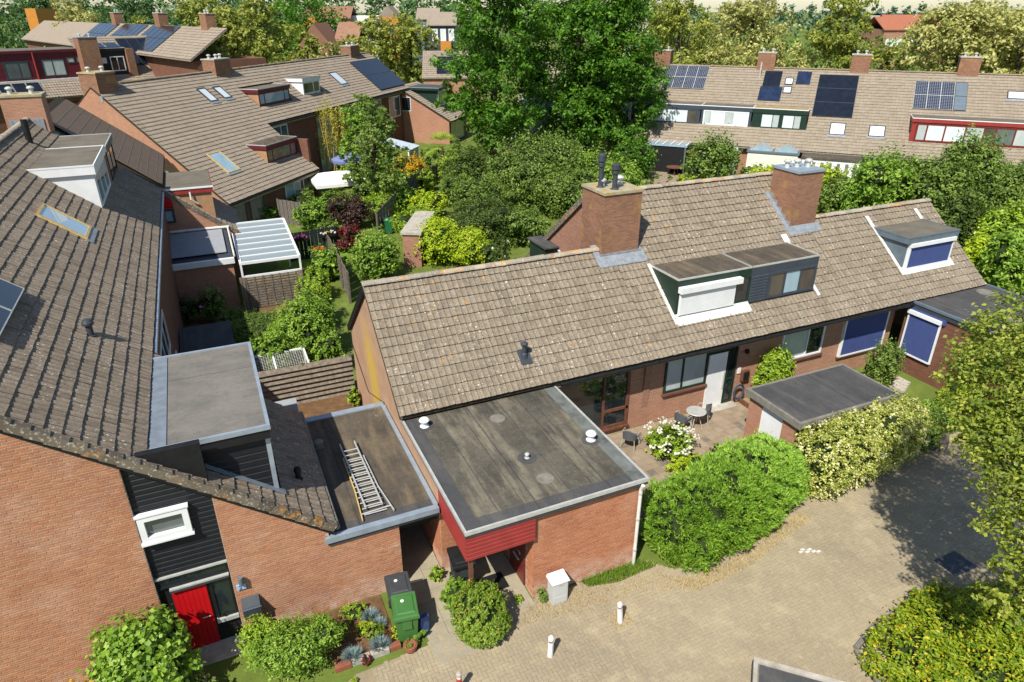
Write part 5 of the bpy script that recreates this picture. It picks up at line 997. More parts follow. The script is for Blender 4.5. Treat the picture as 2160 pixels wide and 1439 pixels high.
for k, (x0, x1, yt, yb) in enumerate(((640, 668, 38, 60), (668, 740, 38, 62), (742, 800, 33, 58), (800, 840, 36, 60), (880, 925, 40, 60))):
    far_block('far_house', ('white far house with orange gable', 'far house with dark tiled roof', 'white flat far house', 'far house with orange gable end', 'far house with grey roof')[k] + ' in front of the wood', x0, x1, yt, yb, 190 + k * 4, ('orange_paint', 'brick_wall', 'white', 'orange_paint', 'blue_grey')[k], ('tile_red', 'tile_red', None, 'tile_back', 'tile_back')[k], 3, gable=(k in (0, 3)), wins=((.2, .8, .6, .85),), wmat='glass_grey', cat='house')
far_block('orange_box_house', 'orange rendered tower block top behind the solar roofs', 58, 80, 18, 42, 150, 'orange_paint', None, cat='house')
far_block('orange_wall_house', 'house with orange wall glimpsed through the locust crown', 1285, 1335, 72, 112, 125, 'orange_paint', 'tile_row', 2, wins=((.6, .9, .6, .9),), cat='house')
t, f, L, h = far_block('red_roof_row', 'row of houses with orange tiled roofs and three solar panels', 1856, 2000, 62, 110, 190, 'brick_wall', 'roof_orange', 3.2, wins=((.05, .95, .55, .75),), cat='house', depth_=14)
t2, f2, L2, h2 = far_block('red_roof_row', 'farther row of houses under a long orange tiled ridge', 1872, 1998, 55, 80, 235, 'brick_wall', 'roof_orange', 3.5, cat='house', depth_=14)
for i in range(3): solar_panel(f2.P(L2 * (.33 + i * .16), 1.5, h2 + 1.0), f2.u * 2.4, (f2.v * 1.6 + f2.w * 1.1), np.cross(f2.u, (f2.v * .82 + f2.w * .57)), 'solar_blue', t2)
far_block('office_building', 'long white office building on the skyline', 1868, 1962, 33, 45, 520, 'white', 'dark_metal', 1.5, wins=((.05, .95, .3, .5), (.05, .95, .7, .9)), wmat='glass_grey', depth_=30)
far_block('tower_block', 'pale stone tower blocks far off behind the trees', 1352, 1385, 6, 30, 420, 'stone_pale', None, depth_=20)
far_block('tower_block', 'sandy low block on the skyline beside the lindens', 1530, 1570, 12, 24, 600, 'stone_pale', None, depth_=20)
# ---------------------------------------------------------------- gardens behind the two front houses
lawn = sheet('lawn', [gz(*p)[:2] for p in ((845, 500), (905, 505), (930, 440), (890, 420), (850, 455))], .012, 'lawn', kind='structure')
yard = sheet('garden_soil', [(-2.2, 20.2), (4.2, 20.2), (4.2, 36.5), (-2.2, 36.5)], .004, 'soil', kind='structure')
yard2 = sheet('garden_lawn', [gz(*p)[:2] for p in ((600, 575), (735, 545), (735, 500), (600, 505))], .008, 'lawn', kind='structure')
terr = sheet('terrace_paving', [frR.P(-17.5, EB - 2.2)[:2], frR.P(-11.5, EB - 2.2)[:2], frR.P(-11.5, EB - 10)[:2], frR.P(-17.5, EB - 10)[:2]], .008, 'patio_tile', kind='structure')
def fence(name, label, p, q, h, n_h=0, n_v=0, mat='wood_old', post='wood_grey', tilt=.0, group=None, z0=0.0, lean=.0):
    """fence between ground points with n_h horizontal slats or n_v upright boards"""
    p = np.array(p, float)[:2]; q = np.array(q, float)[:2]; d = q - p; L = np.hypot(*d); f = Fr((p[0], p[1], 0), math.atan2(d[1], d[0])); t = thing(name, (p[0], p[1], 0), label, 'fence', group); rs = random.Random(int(L * 100))
    for i in range(n_h):
        z = z0 + h * i / n_h; w = h / n_h * .86; j = rs.uniform(-.01, .01); m = MB(f); m.slab([(0, j, z), (L, j, z), (L, j + tilt, z + w), (0, j + tilt, z + w)], (0, -.025, .008)); m.build('slat', M[mat], t)
    for i in range(n_v):
        a = L * i / n_v; w = L / n_v * .93; o = (i % 2) * .022; hh = h * rs.uniform(.985, 1.01); MB(f).box(a, a + w, o, o + .02, z0, z0 + hh).build('board', M[mat], t)
    k = max(2, int(L / 1.8) + 1)
    for i in range(k): a = (L - .08) * i / (k - 1); MB(f).box(a, a + .08, .05, .13, 0, z0 + h + .05).build('post', M[post], t)
    if n_v:
        for z in (.3, .85): MB(f).box(0, L, .046, .05, h * z, h * z + .08).build('rail', M[post], t)
    return t
fence('slat_fence', 'weathered horizontal slat fence against pink gable wall', (.3, 25.4), (4.18, 25.4), 1.75, n_h=8, tilt=.12)
fence('board_fence', 'grey upright board fence beside ivy mound', gz(742, 640)[:2], gz(700, 555)[:2], 1.8, n_v=14)
fence('board_fence', 'dark board fence running along the back lane by the green bins', gz(800, 500)[:2], gz(872, 415)[:2], 1.8, n_v=30, mat='wood_grey')
fence('board_fence', 'grey board fence behind yellow shrub beside the back lane', gz(873, 414)[:2], gz(948, 375)[:2], 1.8, n_v=20, mat='wood_grey')
fence('board_fence', 'dark timber fence in front of the angled house windows', gz(590, 470)[:2], gz(640, 478)[:2], 1.8, n_v=12, mat='wood_grey')
bfp, bfq = gz(612, 553)[:2], gz(715, 535)[:2]
bf_ = fence('black_fence', 'black painted board fence with two flower boxes', bfp, bfq, 1.85, n_v=13, mat='fence_black', post='fence_black')
wv = thing('woven_fence', (.7, 36.5, 0), 'weathered woven fence panel with clay plaques under the patio cover', 'fence'); p0 = np.array([.7, 36.5]); p1 = np.array([3.95, 36.5]); dv = p1 - p0; fW = Fr((p0[0], p0[1], 0), math.atan2(dv[1], dv[0])); Lw = np.hypot(*dv)
for i in range(24): MB(fW).box(.3, Lw - .3, (i % 2) * .02, (i % 2) * .02 + .015, .05 + i * .072, .05 + i * .072 + .06).build('lath', M['wood_old'], wv)
for i in range(7): MB(fW).box(.3 + i * (Lw - .7) / 6, .36 + i * (Lw - .7) / 6, -.02, .05, 0, 1.8).build('upright', M['wood_grey'], wv)
for a in (0, .14, Lw - .28, Lw - .14): MB(fW).box(a, a + .12, -.01, .05, 0, 1.82).build('post', M['wood_old'], wv)
# flower boxes on the black fence
dF = bfq - bfp; fF = Fr((bfp[0], bfp[1], 0), math.atan2(dF[1], dF[0]))
for k, a in enumerate((.25, 2.1)):
    t = thing('flower_box', fF.P(a + .5, -.2, 1.3), ('purple flower box', 'yellow and white pansy box')[k] + ' hanging on the black fence', 'flower box', 'flower boxes on the black fence'); MB(fF).box(a, a + 1.0, -.22, -.02, 1.3, 1.45).build('box', M['black'], t); c = fF.P(a + .5, -.12, 1.55)
    for j in range(3): q = fF.P(a + .2 + j * .3, -.12, 1.55); foliage('flowers', [(q[0], q[1], q[2], .2, .14, .1)], 60, .09, (('petal_magenta',) * 3, ('petal_white', 'leaf_yellow', 'petal_white'))[k][j], t, j, .9)
# cold frame with netting
cf = thing('cold_frame', (2.3, 26.6, 0), 'white framed netted cold frame behind the slat fence', 'cold frame')
y0, y1, x0, x1, hb, hf = 26.6, 28.3, .35, 2.62, 1.08, .95
for a, b in (((x0, y0, hf), (x1, y0, hf)), ((x0, y1, hb), (x1, y1, hb)), ((x0, y0, hf), (x0, y1, hb)), ((x1, y0, hf), (x1, y1, hb)), ((1.3, y0, hf), (1.3, y1, hb))): MB().bar(a, b, .07, .07).build('frame_bar', M['white'], cf)
for x in (x0, 1.3, x1):
    for y, h in ((y0, hf), (y1, hb)): MB().bar((x, y, 0), (x, y, h), .06, .06).build('post', M['white'], cf)
nt = MB()
for i in range(1, 24): x = x0 + (x1 - x0) * i / 24; nt.bar((x, y0, hf + .01), (x, y1, hb + .01), .008, .008)
for i in range(1, 14): y = y0 + (y1 - y0) * i / 14; z = hf + (hb - hf) * i / 14 + .01; nt.bar((x0, y, z), (x1, y, z), .008, .008)
nt.build('netting', M['white_dirty'], cf, kind='stuff')
shrub('bean_plants', 'bean plants growing under the netted cold frame', 1.5, 27.4, 2.0, .8, 'leaf_mid', 1000, .09, d=1.4, seed=3, cat='plants', kcore=.5)
wc = thing('watering_can', (.8, 27.0, 0), 'turquoise watering can inside the cold frame', 'watering can'); MB().lathe((.8, 27.0, .0), [(.12, 0), (.13, .05), (.12, .26), (.05, .28)], 12).build('body', M['copper_turq'], wc); MB().tube([(.9, 27.0, .08), (1.1, 27.05, .3)], .022, 6).build('spout', M['copper_turq'], wc); MB().tube([(.7, 27.0, .25), (.6, 27.0, .36), (.72, 27.0, .4), (.8, 27.0, .28)], .014, 6).build('handle', M['copper_turq'], wc)
# lattice table and small white rail next to the boxed dormer
lt = thing('lattice_bench', (-.6, 27.9, 0), 'white slatted bench behind the boxed dormer', 'bench')
for i in range(9): MB().box(-1.4, .3, 27.2 + i * .17, 27.3 + i * .17, .72, .76).build('slat', M['white_dirty'], lt)
for x in (-1.35, .2):
    for y in (27.25, 28.6): MB().box(x, x + .07, y, y + .07, 0, .72).build('leg', M['white_dirty'], lt)
sb = thing('shed_roof', (-1.5, 29.6, 0), 'low dark felt roofed shed in the shaded yard', 'shed'); MB().box(-2.2, -.2, 29.0, 31.4, 0, 1.5).build('wall', M['wood_brown'], sb); MB().box(-2.25, -.1, 28.9, 31.5, 1.5, 1.6).build('roof', M['felt_dark'], sb)
# shrubs of this garden
S_ = shrub
S_('broadleaf_shrub', 'tall glossy broadleaf shrub against the pink gable', 3.0, 29.4, 2.9, 3.3, 'leaf_bush', 5200, .15, d=2.6, seed=21)
S_('broadleaf_shrub', 'lower glossy shrub behind the netted cold frame', 1.3, 28.8, 2.2, 1.9, 'leaf_bush', 2600, .14, d=1.8, seed=22)
S_('feathery_shrub', 'feathery dark green shrub by the woven fence', .9, 31.8, 2.6, 1.6, 'leaf_mid', 4200, .11, d=2.8, seed=23, asp=.25)
S_('feathery_shrub', 'grey green rosemary like shrub beside white bench', .2, 29.6, 1.8, 1.5, 'leaf_mid', 2400, .1, d=2, seed=24, asp=.22)
S_('ivy_bank', 'bright ivy bank over the garden fence', 3.75, 33.0, 1.7, 2.2, 'leaf_fresh', 3600, .11, d=4.5, seed=25)
S_('ivy_bank', 'ivy clad fence top next to the black fence', 4.5, 36.4, 1.5, 2.0, 'leaf_fresh', 2600, .11, d=2.5, seed=26)
S_('rose_bush', 'pale pink rose bush against the brick lean-to', -.8, 35.6, 1.7, 2.1, 'leaf_mid', 1800, .1, d=1.2, seed=27, flowers=('petal_pink', 60, .16))
S_('dark_shrub', 'dark shaded shrub under the lean-to wall', -2.0, 35.9, 1.3, 1.6, 'leaf_dark', 1000, .1, seed=28)
S_('variegated_shrub', 'pale variegated shrub beside white bench', -.1, 26.4, 1.2, 1.1, 'leaf_cream', 900, .09, seed=29)
S_('garden_herb', 'grassy herb clump by the garage roof corner', 2.2, 21.9, 1.8, .5, 'grass', 1200, .22, d=1.2, seed=30, asp=.12, kcore=.4)
S_('yellow_green_shrub', 'small yellow green shrub at the gable foot', 3.9, 24.3, .6, 1.0, 'leaf_fresh', 400, .1, seed=31)
bc = thing('grey_recliner', (1.2, 21.3, 0), 'grey folding garden recliner behind the catslide roof', 'chair'); m = MB(); m.slab([(.8, 21.0, 2.0), (1.5, 21.0, 2.0), (1.5, 21.5, 2.45), (.8, 21.5, 2.45)], (0, 0, .05)); m.build('back', M['screen_grey'], bc); MB().bar((.85, 21.0, 2.0), (.85, 21.3, 0), .05).build('leg', M['zinc'], bc); MB().bar((1.45, 21.0, 2.0), (1.45, 21.3, 0), .05).build('leg', M['zinc'], bc)
# gardens beyond
X = shrub_px
X('ivy_mound', 'round glossy ivy mound between board fence and brick shed', 795, 600, 120, 118, 'leaf_bush', n=3600, size=.16, seed=41)
X('lime_hedge', 'bright lime green hedge beside the flat concrete shed', 922, 572, 120, 105, 'leaf_lime', n=3600, size=.15, seed=42, dk=1.1)
X('lime_hedge', 'bright lime hedge rising behind the tiled ridge', 990, 575, 110, 85, 'leaf_lime', n=3200, size=.15, seed=43, dk=1.0)
X('clipped_hedge', 'dense dark olive hedge block behind the lime hedge', 1015, 535, 185, 125, 'leaf_dark', n=6500, size=.14, seed=44, dk=.7)
X('flowering_shrub', 'dark shrub flecked with cream flowers beside brick gable', 1045, 575, 75, 75, 'leaf_dark', n=1500, size=.15, seed=45, flowers=('petal_white', 90, .12))
X('loose_shrub', 'large loose grey green shrub below the locust trees', 1130, 455, 240, 175, 'leaf_mid', n=9000, size=.2, seed=46)
X('loose_shrub', 'broad fresh green shrub behind the high brick gable', 1190, 470, 170, 110, 'leaf_mid', n=6000, size=.18, seed=47)
X('loose_shrub', 'bright green bush beside the tall flue pipes', 1240, 415, 130, 100, 'leaf_bush', n=4000, size=.2, seed=48)
X('shadow_shrub', 'dark evergreen bush in the shade of the locust', 985, 430, 120, 120, 'leaf_dark', n=4500, size=.2, seed=49)
X('purple_shrub', 'dark purple leaved shrub above the black fence', 742, 492, 105, 82, 'leaf_purple', n=3200, size=.16, seed=50)
X('red_maple', 'small dark red leaved maple at the end of the black fence', 742, 537, 66, 66, 'leaf_red', n=1500, size=.16, seed=51)
X('green_shrub', 'round green shrub behind the black fence', 665, 492, 85, 75, 'leaf_bush', n=2400, size=.17, seed=52)
X('green_shrub', 'low shrub against the angled house wall', 560, 478, 70, 42, 'leaf_bush', n=1300, size=.18, seed=53)
X('ivy_corner', 'dark ivy climbing the catslide roof corner', 475, 470, 50, 55, 'leaf_dark', n=1200, size=.16, seed=54)
X('green_shrub', 'leafy shrub beside the white parasol', 708, 455, 60, 55, 'leaf_bush', n=1300, size=.2, seed=55)
X('garden_shrub', 'mid green shrub behind the purple one', 775, 450, 85, 60, 'leaf_mid', n=1800, size=.2, seed=56)
X('yellow_shrub', 'golden yellow leaved shrub beside the back lane', 866, 402, 92, 75, 'leaf_yellow', n=2600, size=.2, seed=57)
X('lane_shrub', 'pale green shrub along the lane fence', 890, 410, 70, 50, 'leaf_fresh', n=1500, size=.2, seed=58)
X('lane_shrub', 'green shrub between the two green bins', 850, 455, 75, 65, 'leaf_bush', n=1900, size=.18, seed=59)
X('lane_shrub', 'olive shrub behind the far green bin', 965, 440, 80, 80, 'leaf_mid', n=2200, size=.18, seed=60)
tree('garden_tree', 'slender small-leaved garden tree beside the white parasol', *gz(800, 448)[:2], 9.0, 6.6, 'leaf_mid', 7000, .24, seed=61, trunk=.18)
tree('garden_tree', 'bright green tree at the angled house corner', *gz(775, 395)[:2], 8.0, 6.0, 'leaf_bush', 4500, .28, seed=62, trunk=.2)
bb = thing('bamboo', gz(708, 372), 'yellow bamboo clump in front of the angled house windows', 'bamboo'); b0 = gz(708, 372)
for i in range(14):
    a = random.Random(i); x, y = b0[0] + a.uniform(-1.1, 1.1), b0[1] + a.uniform(-.6, .6); h = a.uniform(4.5, 7.2); MB().tube([(x, y, 0), (x + a.uniform(-.2, .2), y, h * .6), (x + a.uniform(-.5, .5), y + a.uniform(-.3, .3), h)], [.035, .03, .01], 5).build('cane', M['wood_frame'], bb)
foliage('leaves', [(b0[0] - .7, b0[1], 4.2, .7, .6, 2.6), (b0[0] + .2, b0[1], 4.8, .8, .6, 2.6), (b0[0] + 1.0, b0[1], 4.3, .8, .6, 2.4)], 3200, .22, 'leaf_bamboo', bb, 5, .25, shell=.6)
pm = thing('palm', gz(935, 368), 'small fan palm in front of the far brick wing', 'palm'); p_ = gz(935, 368); MB().tube([(p_[0], p_[1], 0), (p_[0], p_[1], 2.6)], [.18, .15], 8).build('trunk', M['bark'], pm)
v = []; f = []; rs = random.Random(4)
for i in range(34):
    az = i * 2.4; el = rs.uniform(-.3, 1.1); o = np.array([p_[0], p_[1], 2.6]); d1 = np.array([math.cos(az) * math.cos(el), math.sin(az) * math.cos(el), math.sin(el)]); c = o + d1 * 1.0
    for j in range(9):
        q = (j - 4) * .25; s_ = np.array([-math.sin(az), math.cos(az), 0]); e = c + (d1 * math.cos(q) + s_ * math.sin(q)) * .95 - np.array([0, 0, .25]); k = len(v); v += [c, (c + e) / 2 + s_ * .05, e, (c + e) / 2 - s_ * .05]; f.append((k, k + 1, k + 2, k + 3))
me = mesh_np('fronds', np.array(v) - ROOT_LOC[pm.name], np.array(f), np.random.RandomState(1).rand(len(v))); me.materials.append(M['leaf_fresh']); link('fronds', me, None, pm)
# concrete shed by the lime hedge
cs = thing('brick_shed', gz(862, 560), 'low brick shed with pale flat roof beside the lime hedge', 'shed'); c_ = gz(862, 560); fS = Fr((c_[0], c_[1], 0), math.radians(62)); MB(fS).box(-.3, 4.5, -.9, .2, 0, 2.1).build('wall', M['brick_wall'], cs); MB(fS).box(-.4, 4.6, -1.0, .3, 2.1, 2.25).build('roof', M['concrete'], cs)
# parasols, garden furniture
def parasol(name, label, px, py, d_, r, h, mat, n=4):
    c = gz(px, py); t = thing(name, c, label, 'parasol'); MB().tube([(c[0], c[1], 0), (c[0], c[1], h)], .04, 8).build('pole', M['alu'], t); vs = [(c[0], c[1], h)]; k = n * 2
    for ring, (rr, z) in enumerate(((.5, h - .25), (1.0, h - .6), (1.0, h - .85))):
        for i in range(k): a = 2 * math.pi * (i + .5) / k; q = 1.0 if i % 2 == 0 else (1.0 if n > 4 else 1.0); vs.append((c[0] + r * rr * math.cos(a) * q, c[1] + r * rr * math.sin(a) * q, z))
    fs = [(0, 1 + i, 1 + (i + 1) % k) for i in range(k)]
    for g_ in range(2): fs += [(1 + g_ * k + i, 1 + (g_ + 1) * k + i, 1 + (g_ + 1) * k + (i + 1) % k, 1 + g_ * k + (i + 1) % k) for i in range(k)]
    m = MB(); m.raw(vs, fs); m.build('canopy', M[mat], t); return t
parasol('parasol', 'large white garden parasol beside the angled house', 718, 430, 0, 2.9, 2.7, 'parasol_white', 2); parasol('parasol', 'blue garden parasol behind the bamboo', 742, 380, 0, 1.7, 2.6, 'parasol_blue', 5)
def bin_thing(name, label, loc, rz, mat, lidmat, group=None, dot=True, scale=1.0, handle=True):
    t = thing(name, (0, 0, 0), label, 'bin', group); w, d, h = .58, .70, .98; m = MB(); a, b = w * .40, d * .36
    m.hexa([(-a, -b, .06), (a, -b, .06), (a, b, .06), (-a, b, .06), (-w / 2, -d / 2, h), (w / 2, -d / 2, h), (w / 2, d / 2, h), (-w / 2, d / 2, h)]); m.box(-w / 2 - .02, w / 2 + .02, -d / 2 - .02, d / 2 + .02, h - .06, h); m.box(-w * .2, w * .2, -d / 2 - .006, -d / 2 + .05, .55, .9); m.build('body', M[mat], t)
    l = MB(); l.hexa([(-w / 2 - .03, -d / 2 - .05, h + .004), (w / 2 + .03, -d / 2 - .05, h + .004), (w / 2 + .03, d / 2 + .03, h + .004), (-w / 2 - .03, d / 2 + .03, h + .004), (-w / 2 - .01, -d / 2 - .02, h + .05), (w / 2 + .01, -d / 2 - .02, h + .05), (w / 2 + .01, d / 2 + .01, h + .09), (-w / 2 - .01, d / 2 + .01, h + .09)]); l.hexa([(-w / 2 + .06, -d / 2 + .06, h + .056), (w / 2 - .06, -d / 2 + .06, h + .056), (w / 2 - .06, d / 2 - .08, h + .086), (-w / 2 + .06, d / 2 - .08, h + .086), (-w / 2 + .09, -d / 2 + .09, h + .075), (w / 2 - .09, -d / 2 + .09, h + .075), (w / 2 - .09, d / 2 - .11, h + .105), (-w / 2 + .09, d / 2 - .11, h + .105)]); lid = l.build('lid', M[lidmat], t)
    MB().box(-w / 2 - .03, w / 2 + .03, -d / 2 - .07, -d / 2 - .04, h - .05, h + .02).build('lid_rim', M[lidmat], lid)
    if dot: MB().lathe((-.05, .1, h + .093), [(.045, 0), (.045, .012), (0, .013)], 12).build('sticker', M['white'], lid)
    for x in (-w / 2 + .02, w / 2 - .08): MB().tube([(x, d / 2 - .06, .1), (x + .06, d / 2 - .06, .1)], .1, 12).build('wheel', M['black'], t)
    MB().tube([(-w / 2 + .05, d / 2 + .1, h - .02), (w / 2 - .05, d / 2 + .1, h - .02)], .02, 6).build('handle', M[mat], t)
    t.location = tuple(map(float, loc)); t.rotation_euler = (0, 0, rz); t.scale = (scale,) * 3; return t
BG = 'wheelie bins'
bin_thing('wheelie_bin', 'dark green wheelie bin at the bend of the lane beside the ivy mound', gz(822, 492), 1.0, 'plastic_dkgreen', 'plastic_dkgreen', BG, False)
bin_thing('wheelie_bin', 'dark green wheelie bin further up the lane beneath the board fence', gz(937, 428), 1.0, 'plastic_dkgreen', 'plastic_dkgreen', BG, False)
# play table and toys
pt = thing('play_table', gz(675, 556), 'light blue water play table with red and yellow spouts', 'toy'); c = gz(675, 556); MB().lathe(c, [(.5, .42), (.55, .45), (.55, .58), (.48, .58), (.46, .5), (0, .5)], 10).build('basin', M['toy_blue'], pt)
for i in range(4): a = i * 1.57 + .5; MB().tube([(c[0] + .42 * math.cos(a), c[1] + .42 * math.sin(a), 0), (c[0] + .42 * math.cos(a), c[1] + .42 * math.sin(a), .45)], .05, 8).build('leg', M['toy_blue'], pt)
MB().tube([(c[0] - .2, c[1], .5), (c[0] - .2, c[1], .95)], .07, 8).build('spout', M['toy_orange'], pt); MB().tube([(c[0] + .15, c[1], .5), (c[0] + .15, c[1], .85)], .07, 8).build('spout', M['toy_yellow'], pt); MB().box(c[0] - .3, c[0] + .35, c[1] - .1, c[1] + .1, .92, 1.05).build('water_wheel', M['toy_red'], pt)
ts = thing('toy_slide', gz(812, 468), 'orange and blue plastic toy slide beside the board fence', 'toy'); c = gz(812, 468); m = MB(); m.slab([(c[0] - .4, c[1] - .6, .1), (c[0] + .3, c[1] - .6, .1), (c[0] + .3, c[1] + .8, 1.1), (c[0] - .4, c[1] + .8, 1.1)], (0, 0, .08)); m.build('chute', M['toy_blue'], ts)
for dx in (-.45, .32): MB().bar((c[0] + dx, c[1] - .6, .2), (c[0] + dx, c[1] + .8, 1.25), .09, .16).build('side_rail', M['toy_orange'], ts); MB().bar((c[0] + dx, c[1] + .8, 0), (c[0] + dx, c[1] + .8, 1.3), .1, .1).build('post', M['toy_red'], ts)
cv = thing('conservatory', gz(866, 372), 'white framed lean-to conservatory behind the yellow shrub', 'conservatory'); c = gz(866, 372); fC = Fr((c[0], c[1], 0), math.radians(50.4))
for a in (0, 2.2): MB(fC).box(a, a + .12, 0, .12, 0, 2.4).build('post', M['white'], cv)
m = MB(fC); m.slab([(-.1, -.1, 2.4), (2.5, -.1, 2.4), (2.5, 3, 3.0), (-.1, 3, 3.0)], (0, 0, .08)); m.build('roof', M['glass_white'], cv); MB(fC).box(.1, 2.2, .03, .06, 0, 2.4).build('glass_wall', M['glass_sky'], cv)
tb = thing('garden_table', frR.P(-13.6, EB - 2.9), 'round wooden garden table with potted plants in the open conservatory', 'table'); c = frR.P(-13.6, EB - 2.9); MB().lathe(c, [(.75, .7), (.78, .72), (.78, .76), (0, .76)], 14).build('table_top', M['wood_brown'], tb)
for i in range(3): a = i * 2.1; MB().bar((c[0] + .5 * math.cos(a), c[1] + .5 * math.sin(a), 0), (c[0] + .4 * math.cos(a), c[1] + .4 * math.sin(a), .7), .06).build('leg', M['wood_brown'], tb)
# shrubs in front of the row
for k, (nm, lb, px, py, w_, h_, mt, n_) in enumerate((('apple_tree', 'apple tree in front of the open conservatory', 1490, 425, 140, 155, 'leaf_mid', 5200), ('garden_shrub', 'bright green shrub by the wrought garden gate', 1300, 440, 120, 110, 'leaf_bush', 3400), ('garden_shrub', 'leafy bush between locust trunk and conservatory', 1335, 385, 110, 95, 'leaf_locust', 2800), ('yellow_shrub', 'yellow green shrub behind the ridge beside the apple tree', 1440, 430, 60, 60, 'leaf_lime', 1000), ('clipped_hedge', 'low bright hedge in front of the cream conservatory', 1610, 425, 130, 75, 'leaf_lime', 2600), ('clipped_hedge', 'bright hedge running behind the grey capped chimney', 1720, 430, 130, 75, 'leaf_lime', 2400), ('broad_tree', 'broad dense green tree behind the grey capped chimney', 1835, 500, 190, 185, 'leaf_bush', 8500), ('broad_tree', 'tall dark green shrub beyond the ridge end', 1950, 510, 170, 180, 'leaf_mid', 7000), ('feathery_tree', 'feathery olive tree in front of the red dormer', 2010, 500, 150, 225, 'leaf_mid', 5600), ('garden_shrub', 'bright yellow green shrub at the ridge end of the terrace', 2090, 560, 140, 130, 'leaf_fresh', 4200), ('garden_shrub', 'deep green shrub behind the dark flat-roofed wing', 2110, 640, 150, 150, 'leaf_bush', 5000), ('garden_shrub', 'dark evergreen in front of the red dormer windows', 2110, 480, 130, 140, 'leaf_mid', 3600), ('golden_shrub', 'golden green shrub hanging over the wing roof', 2050, 600, 90, 110, 'leaf_lime', 2400), ('conifer', 'dark conifer at the end of the tiled ridge', 2000, 545, 90, 140, 'leaf_dark', 3000), ('garden_shrub', 'shaded green shrub behind the second tiled ridge', 1755, 470, 110, 95, 'leaf_mid', 2800))):
    X(nm, lb, px, py, w_, h_, mt, n=n_, size=.24, seed=90 + k)
X('flower_patch', 'red flowering patch beside the terrace gate', 1440, 345, 22, 16, 'leaf_red', n=160, size=.2, seed=120)

for k, (nm, lb, px, py, w_, h_, mt, n_) in enumerate((('lane_shrub', 'tall pale green bush behind the flat concrete shed', 880, 520, 110, 85, 'leaf_fresh', 2600), ('lane_shrub', 'bushy yellow green growth along the lane edge', 905, 470, 95, 65, 'leaf_lime', 2000), ('lane_shrub', 'olive bush above the dark clipped hedge', 1010, 470, 150, 95, 'leaf_mid', 3600), ('lane_shrub', 'green bush filling the corner by the high gable', 1100, 530, 120, 90, 'leaf_mid', 3000), ('lane_shrub', 'light green bush next to the palm', 960, 400, 90, 75, 'leaf_fresh', 1900), ('garden_shrub', 'leafy bush under the slender garden tree', 800, 470, 90, 60, 'leaf_fresh', 1900), ('garden_shrub', 'dense shrub between board fence and purple shrub', 700, 510, 60, 45, 'leaf_mid', 900), ('ivy_mound', 'ivy hanging over the grey board fence', 690, 600, 80, 80, 'leaf_bush', 2000), ('garden_shrub', 'shrub along the house wall behind the parasol', 640, 455, 90, 50, 'leaf_mid', 1500), ('garden_shrub', 'light shrub at the bamboo foot', 745, 400, 80, 55, 'leaf_fresh', 1500), ('garden_shrub', 'soft green bush beside the conservatory', 830, 415, 80, 60, 'leaf_mid', 1700))):
    X(nm, lb, px, py, w_, h_, mt, n=n_, size=.2, seed=140 + k)
S_('broadleaf_shrub', 'glossy shrub beside the slat fence end', 3.6, 27.6, 1.4, 2.2, 'leaf_bush', 1800, .13, seed=160); S_('feathery_shrub', 'airy grey green shrub in front of the woven fence', 1.8, 33.4, 2.2, 1.1, 'leaf_mid', 2600, .1, d=2, seed=161, asp=.25); S_('feathery_shrub', 'flowering border shrub near the rose bush', .1, 33.6, 1.6, 1.4, 'leaf_mid', 1700, .1, seed=162, asp=.3); S_('broadleaf_shrub', 'bright shrub in the garden middle', 2.2, 30.6, 2.0, 2.0, 'leaf_fresh', 2200, .12, seed=163)
# ---------------------------------------------------------------- things in front of the houses
ld = thing('ladder', (2.5, 16.2, 2.42), 'aluminium extension ladder lying on the garage roof', 'ladder'); zl = 2.5
for sx in (0, 1): xa, xb = (2.3, 2.36) if sx == 0 else (2.74, 2.8); MB().bar((xa, 17.95, zl + .06), (xb - .02, 14.72, zl + .06), .035, .07).build('inner_rail', M['alu'], ld)
for sx in (0, 1):
    pts = [(2.26, 17.3, zl - .01), (2.24, 15.6, zl - .01), (2.16, 14.35, zl - .01)] if sx == 0 else [(2.84, 17.2, zl - .01), (2.88, 15.6, zl - .01), (3.02, 14.42, zl - .01)]
    m = MB(); m.bar(pts[0], pts[1], .03, .06).bar(pts[1], pts[2], .03, .06); m.build('outer_rail', M['wood_frame'] if sx == 0 else M['alu'], ld)
for i in range(12): y = 17.55 - i * .25; MB().tube([(2.31, y, zl + .06), (2.78, y, zl + .06)], .017, 6).build('rung', M['alu'], ld)
for i in range(11): y = 17.05 - i * .25; MB().tube([(2.25, y, zl - .01), (2.86, y, zl - .01)], .017, 6).build('rung', M['alu'], ld)
MB().tube([(2.17, 14.6, zl - .01), (2.99, 14.65, zl - .01)], .022, 6).build('foot_bar', M['alu'], ld)
for x, y in ((1.9, 16.5), (3.5, 18.9), (3.7, 16.0)): pass
lf = MB(); rs = random.Random(8)
for i in range(90):
    a, r = rs.random() * 6.28, abs(rs.gauss(0, .32)); x, y, s = 3.75 + math.cos(a) * r * .7, 19.35 + math.sin(a) * r, rs.uniform(.012, .032)
    if x < 4.05 and y < 19.85: lf.raw([(x - s, y, 2.421), (x, y - s * .5, 2.43), (x + s, y, 2.424), (x, y + s * .5, 2.432)], [(0, 1, 2, 3)])
for i in range(40): x, y, s = rs.uniform(1.4, 4.0), rs.uniform(14.4, 19.8), rs.uniform(.012, .03); lf.raw([(x - s, y, 2.421), (x, y - s * .5, 2.428), (x + s, y, 2.424), (x, y + s * .5, 2.43)], [(0, 1, 2, 3)])
lf.build('fallen_leaves', M['wood_frame'], None, label='dry leaves drifted into the garage roof corner', category='leaves', kind='stuff') if False else tag(lf.build('fallen_leaves', M['wood_old'], None), 'dry leaves drifted into the garage roof corner', 'leaves', None, 'stuff')
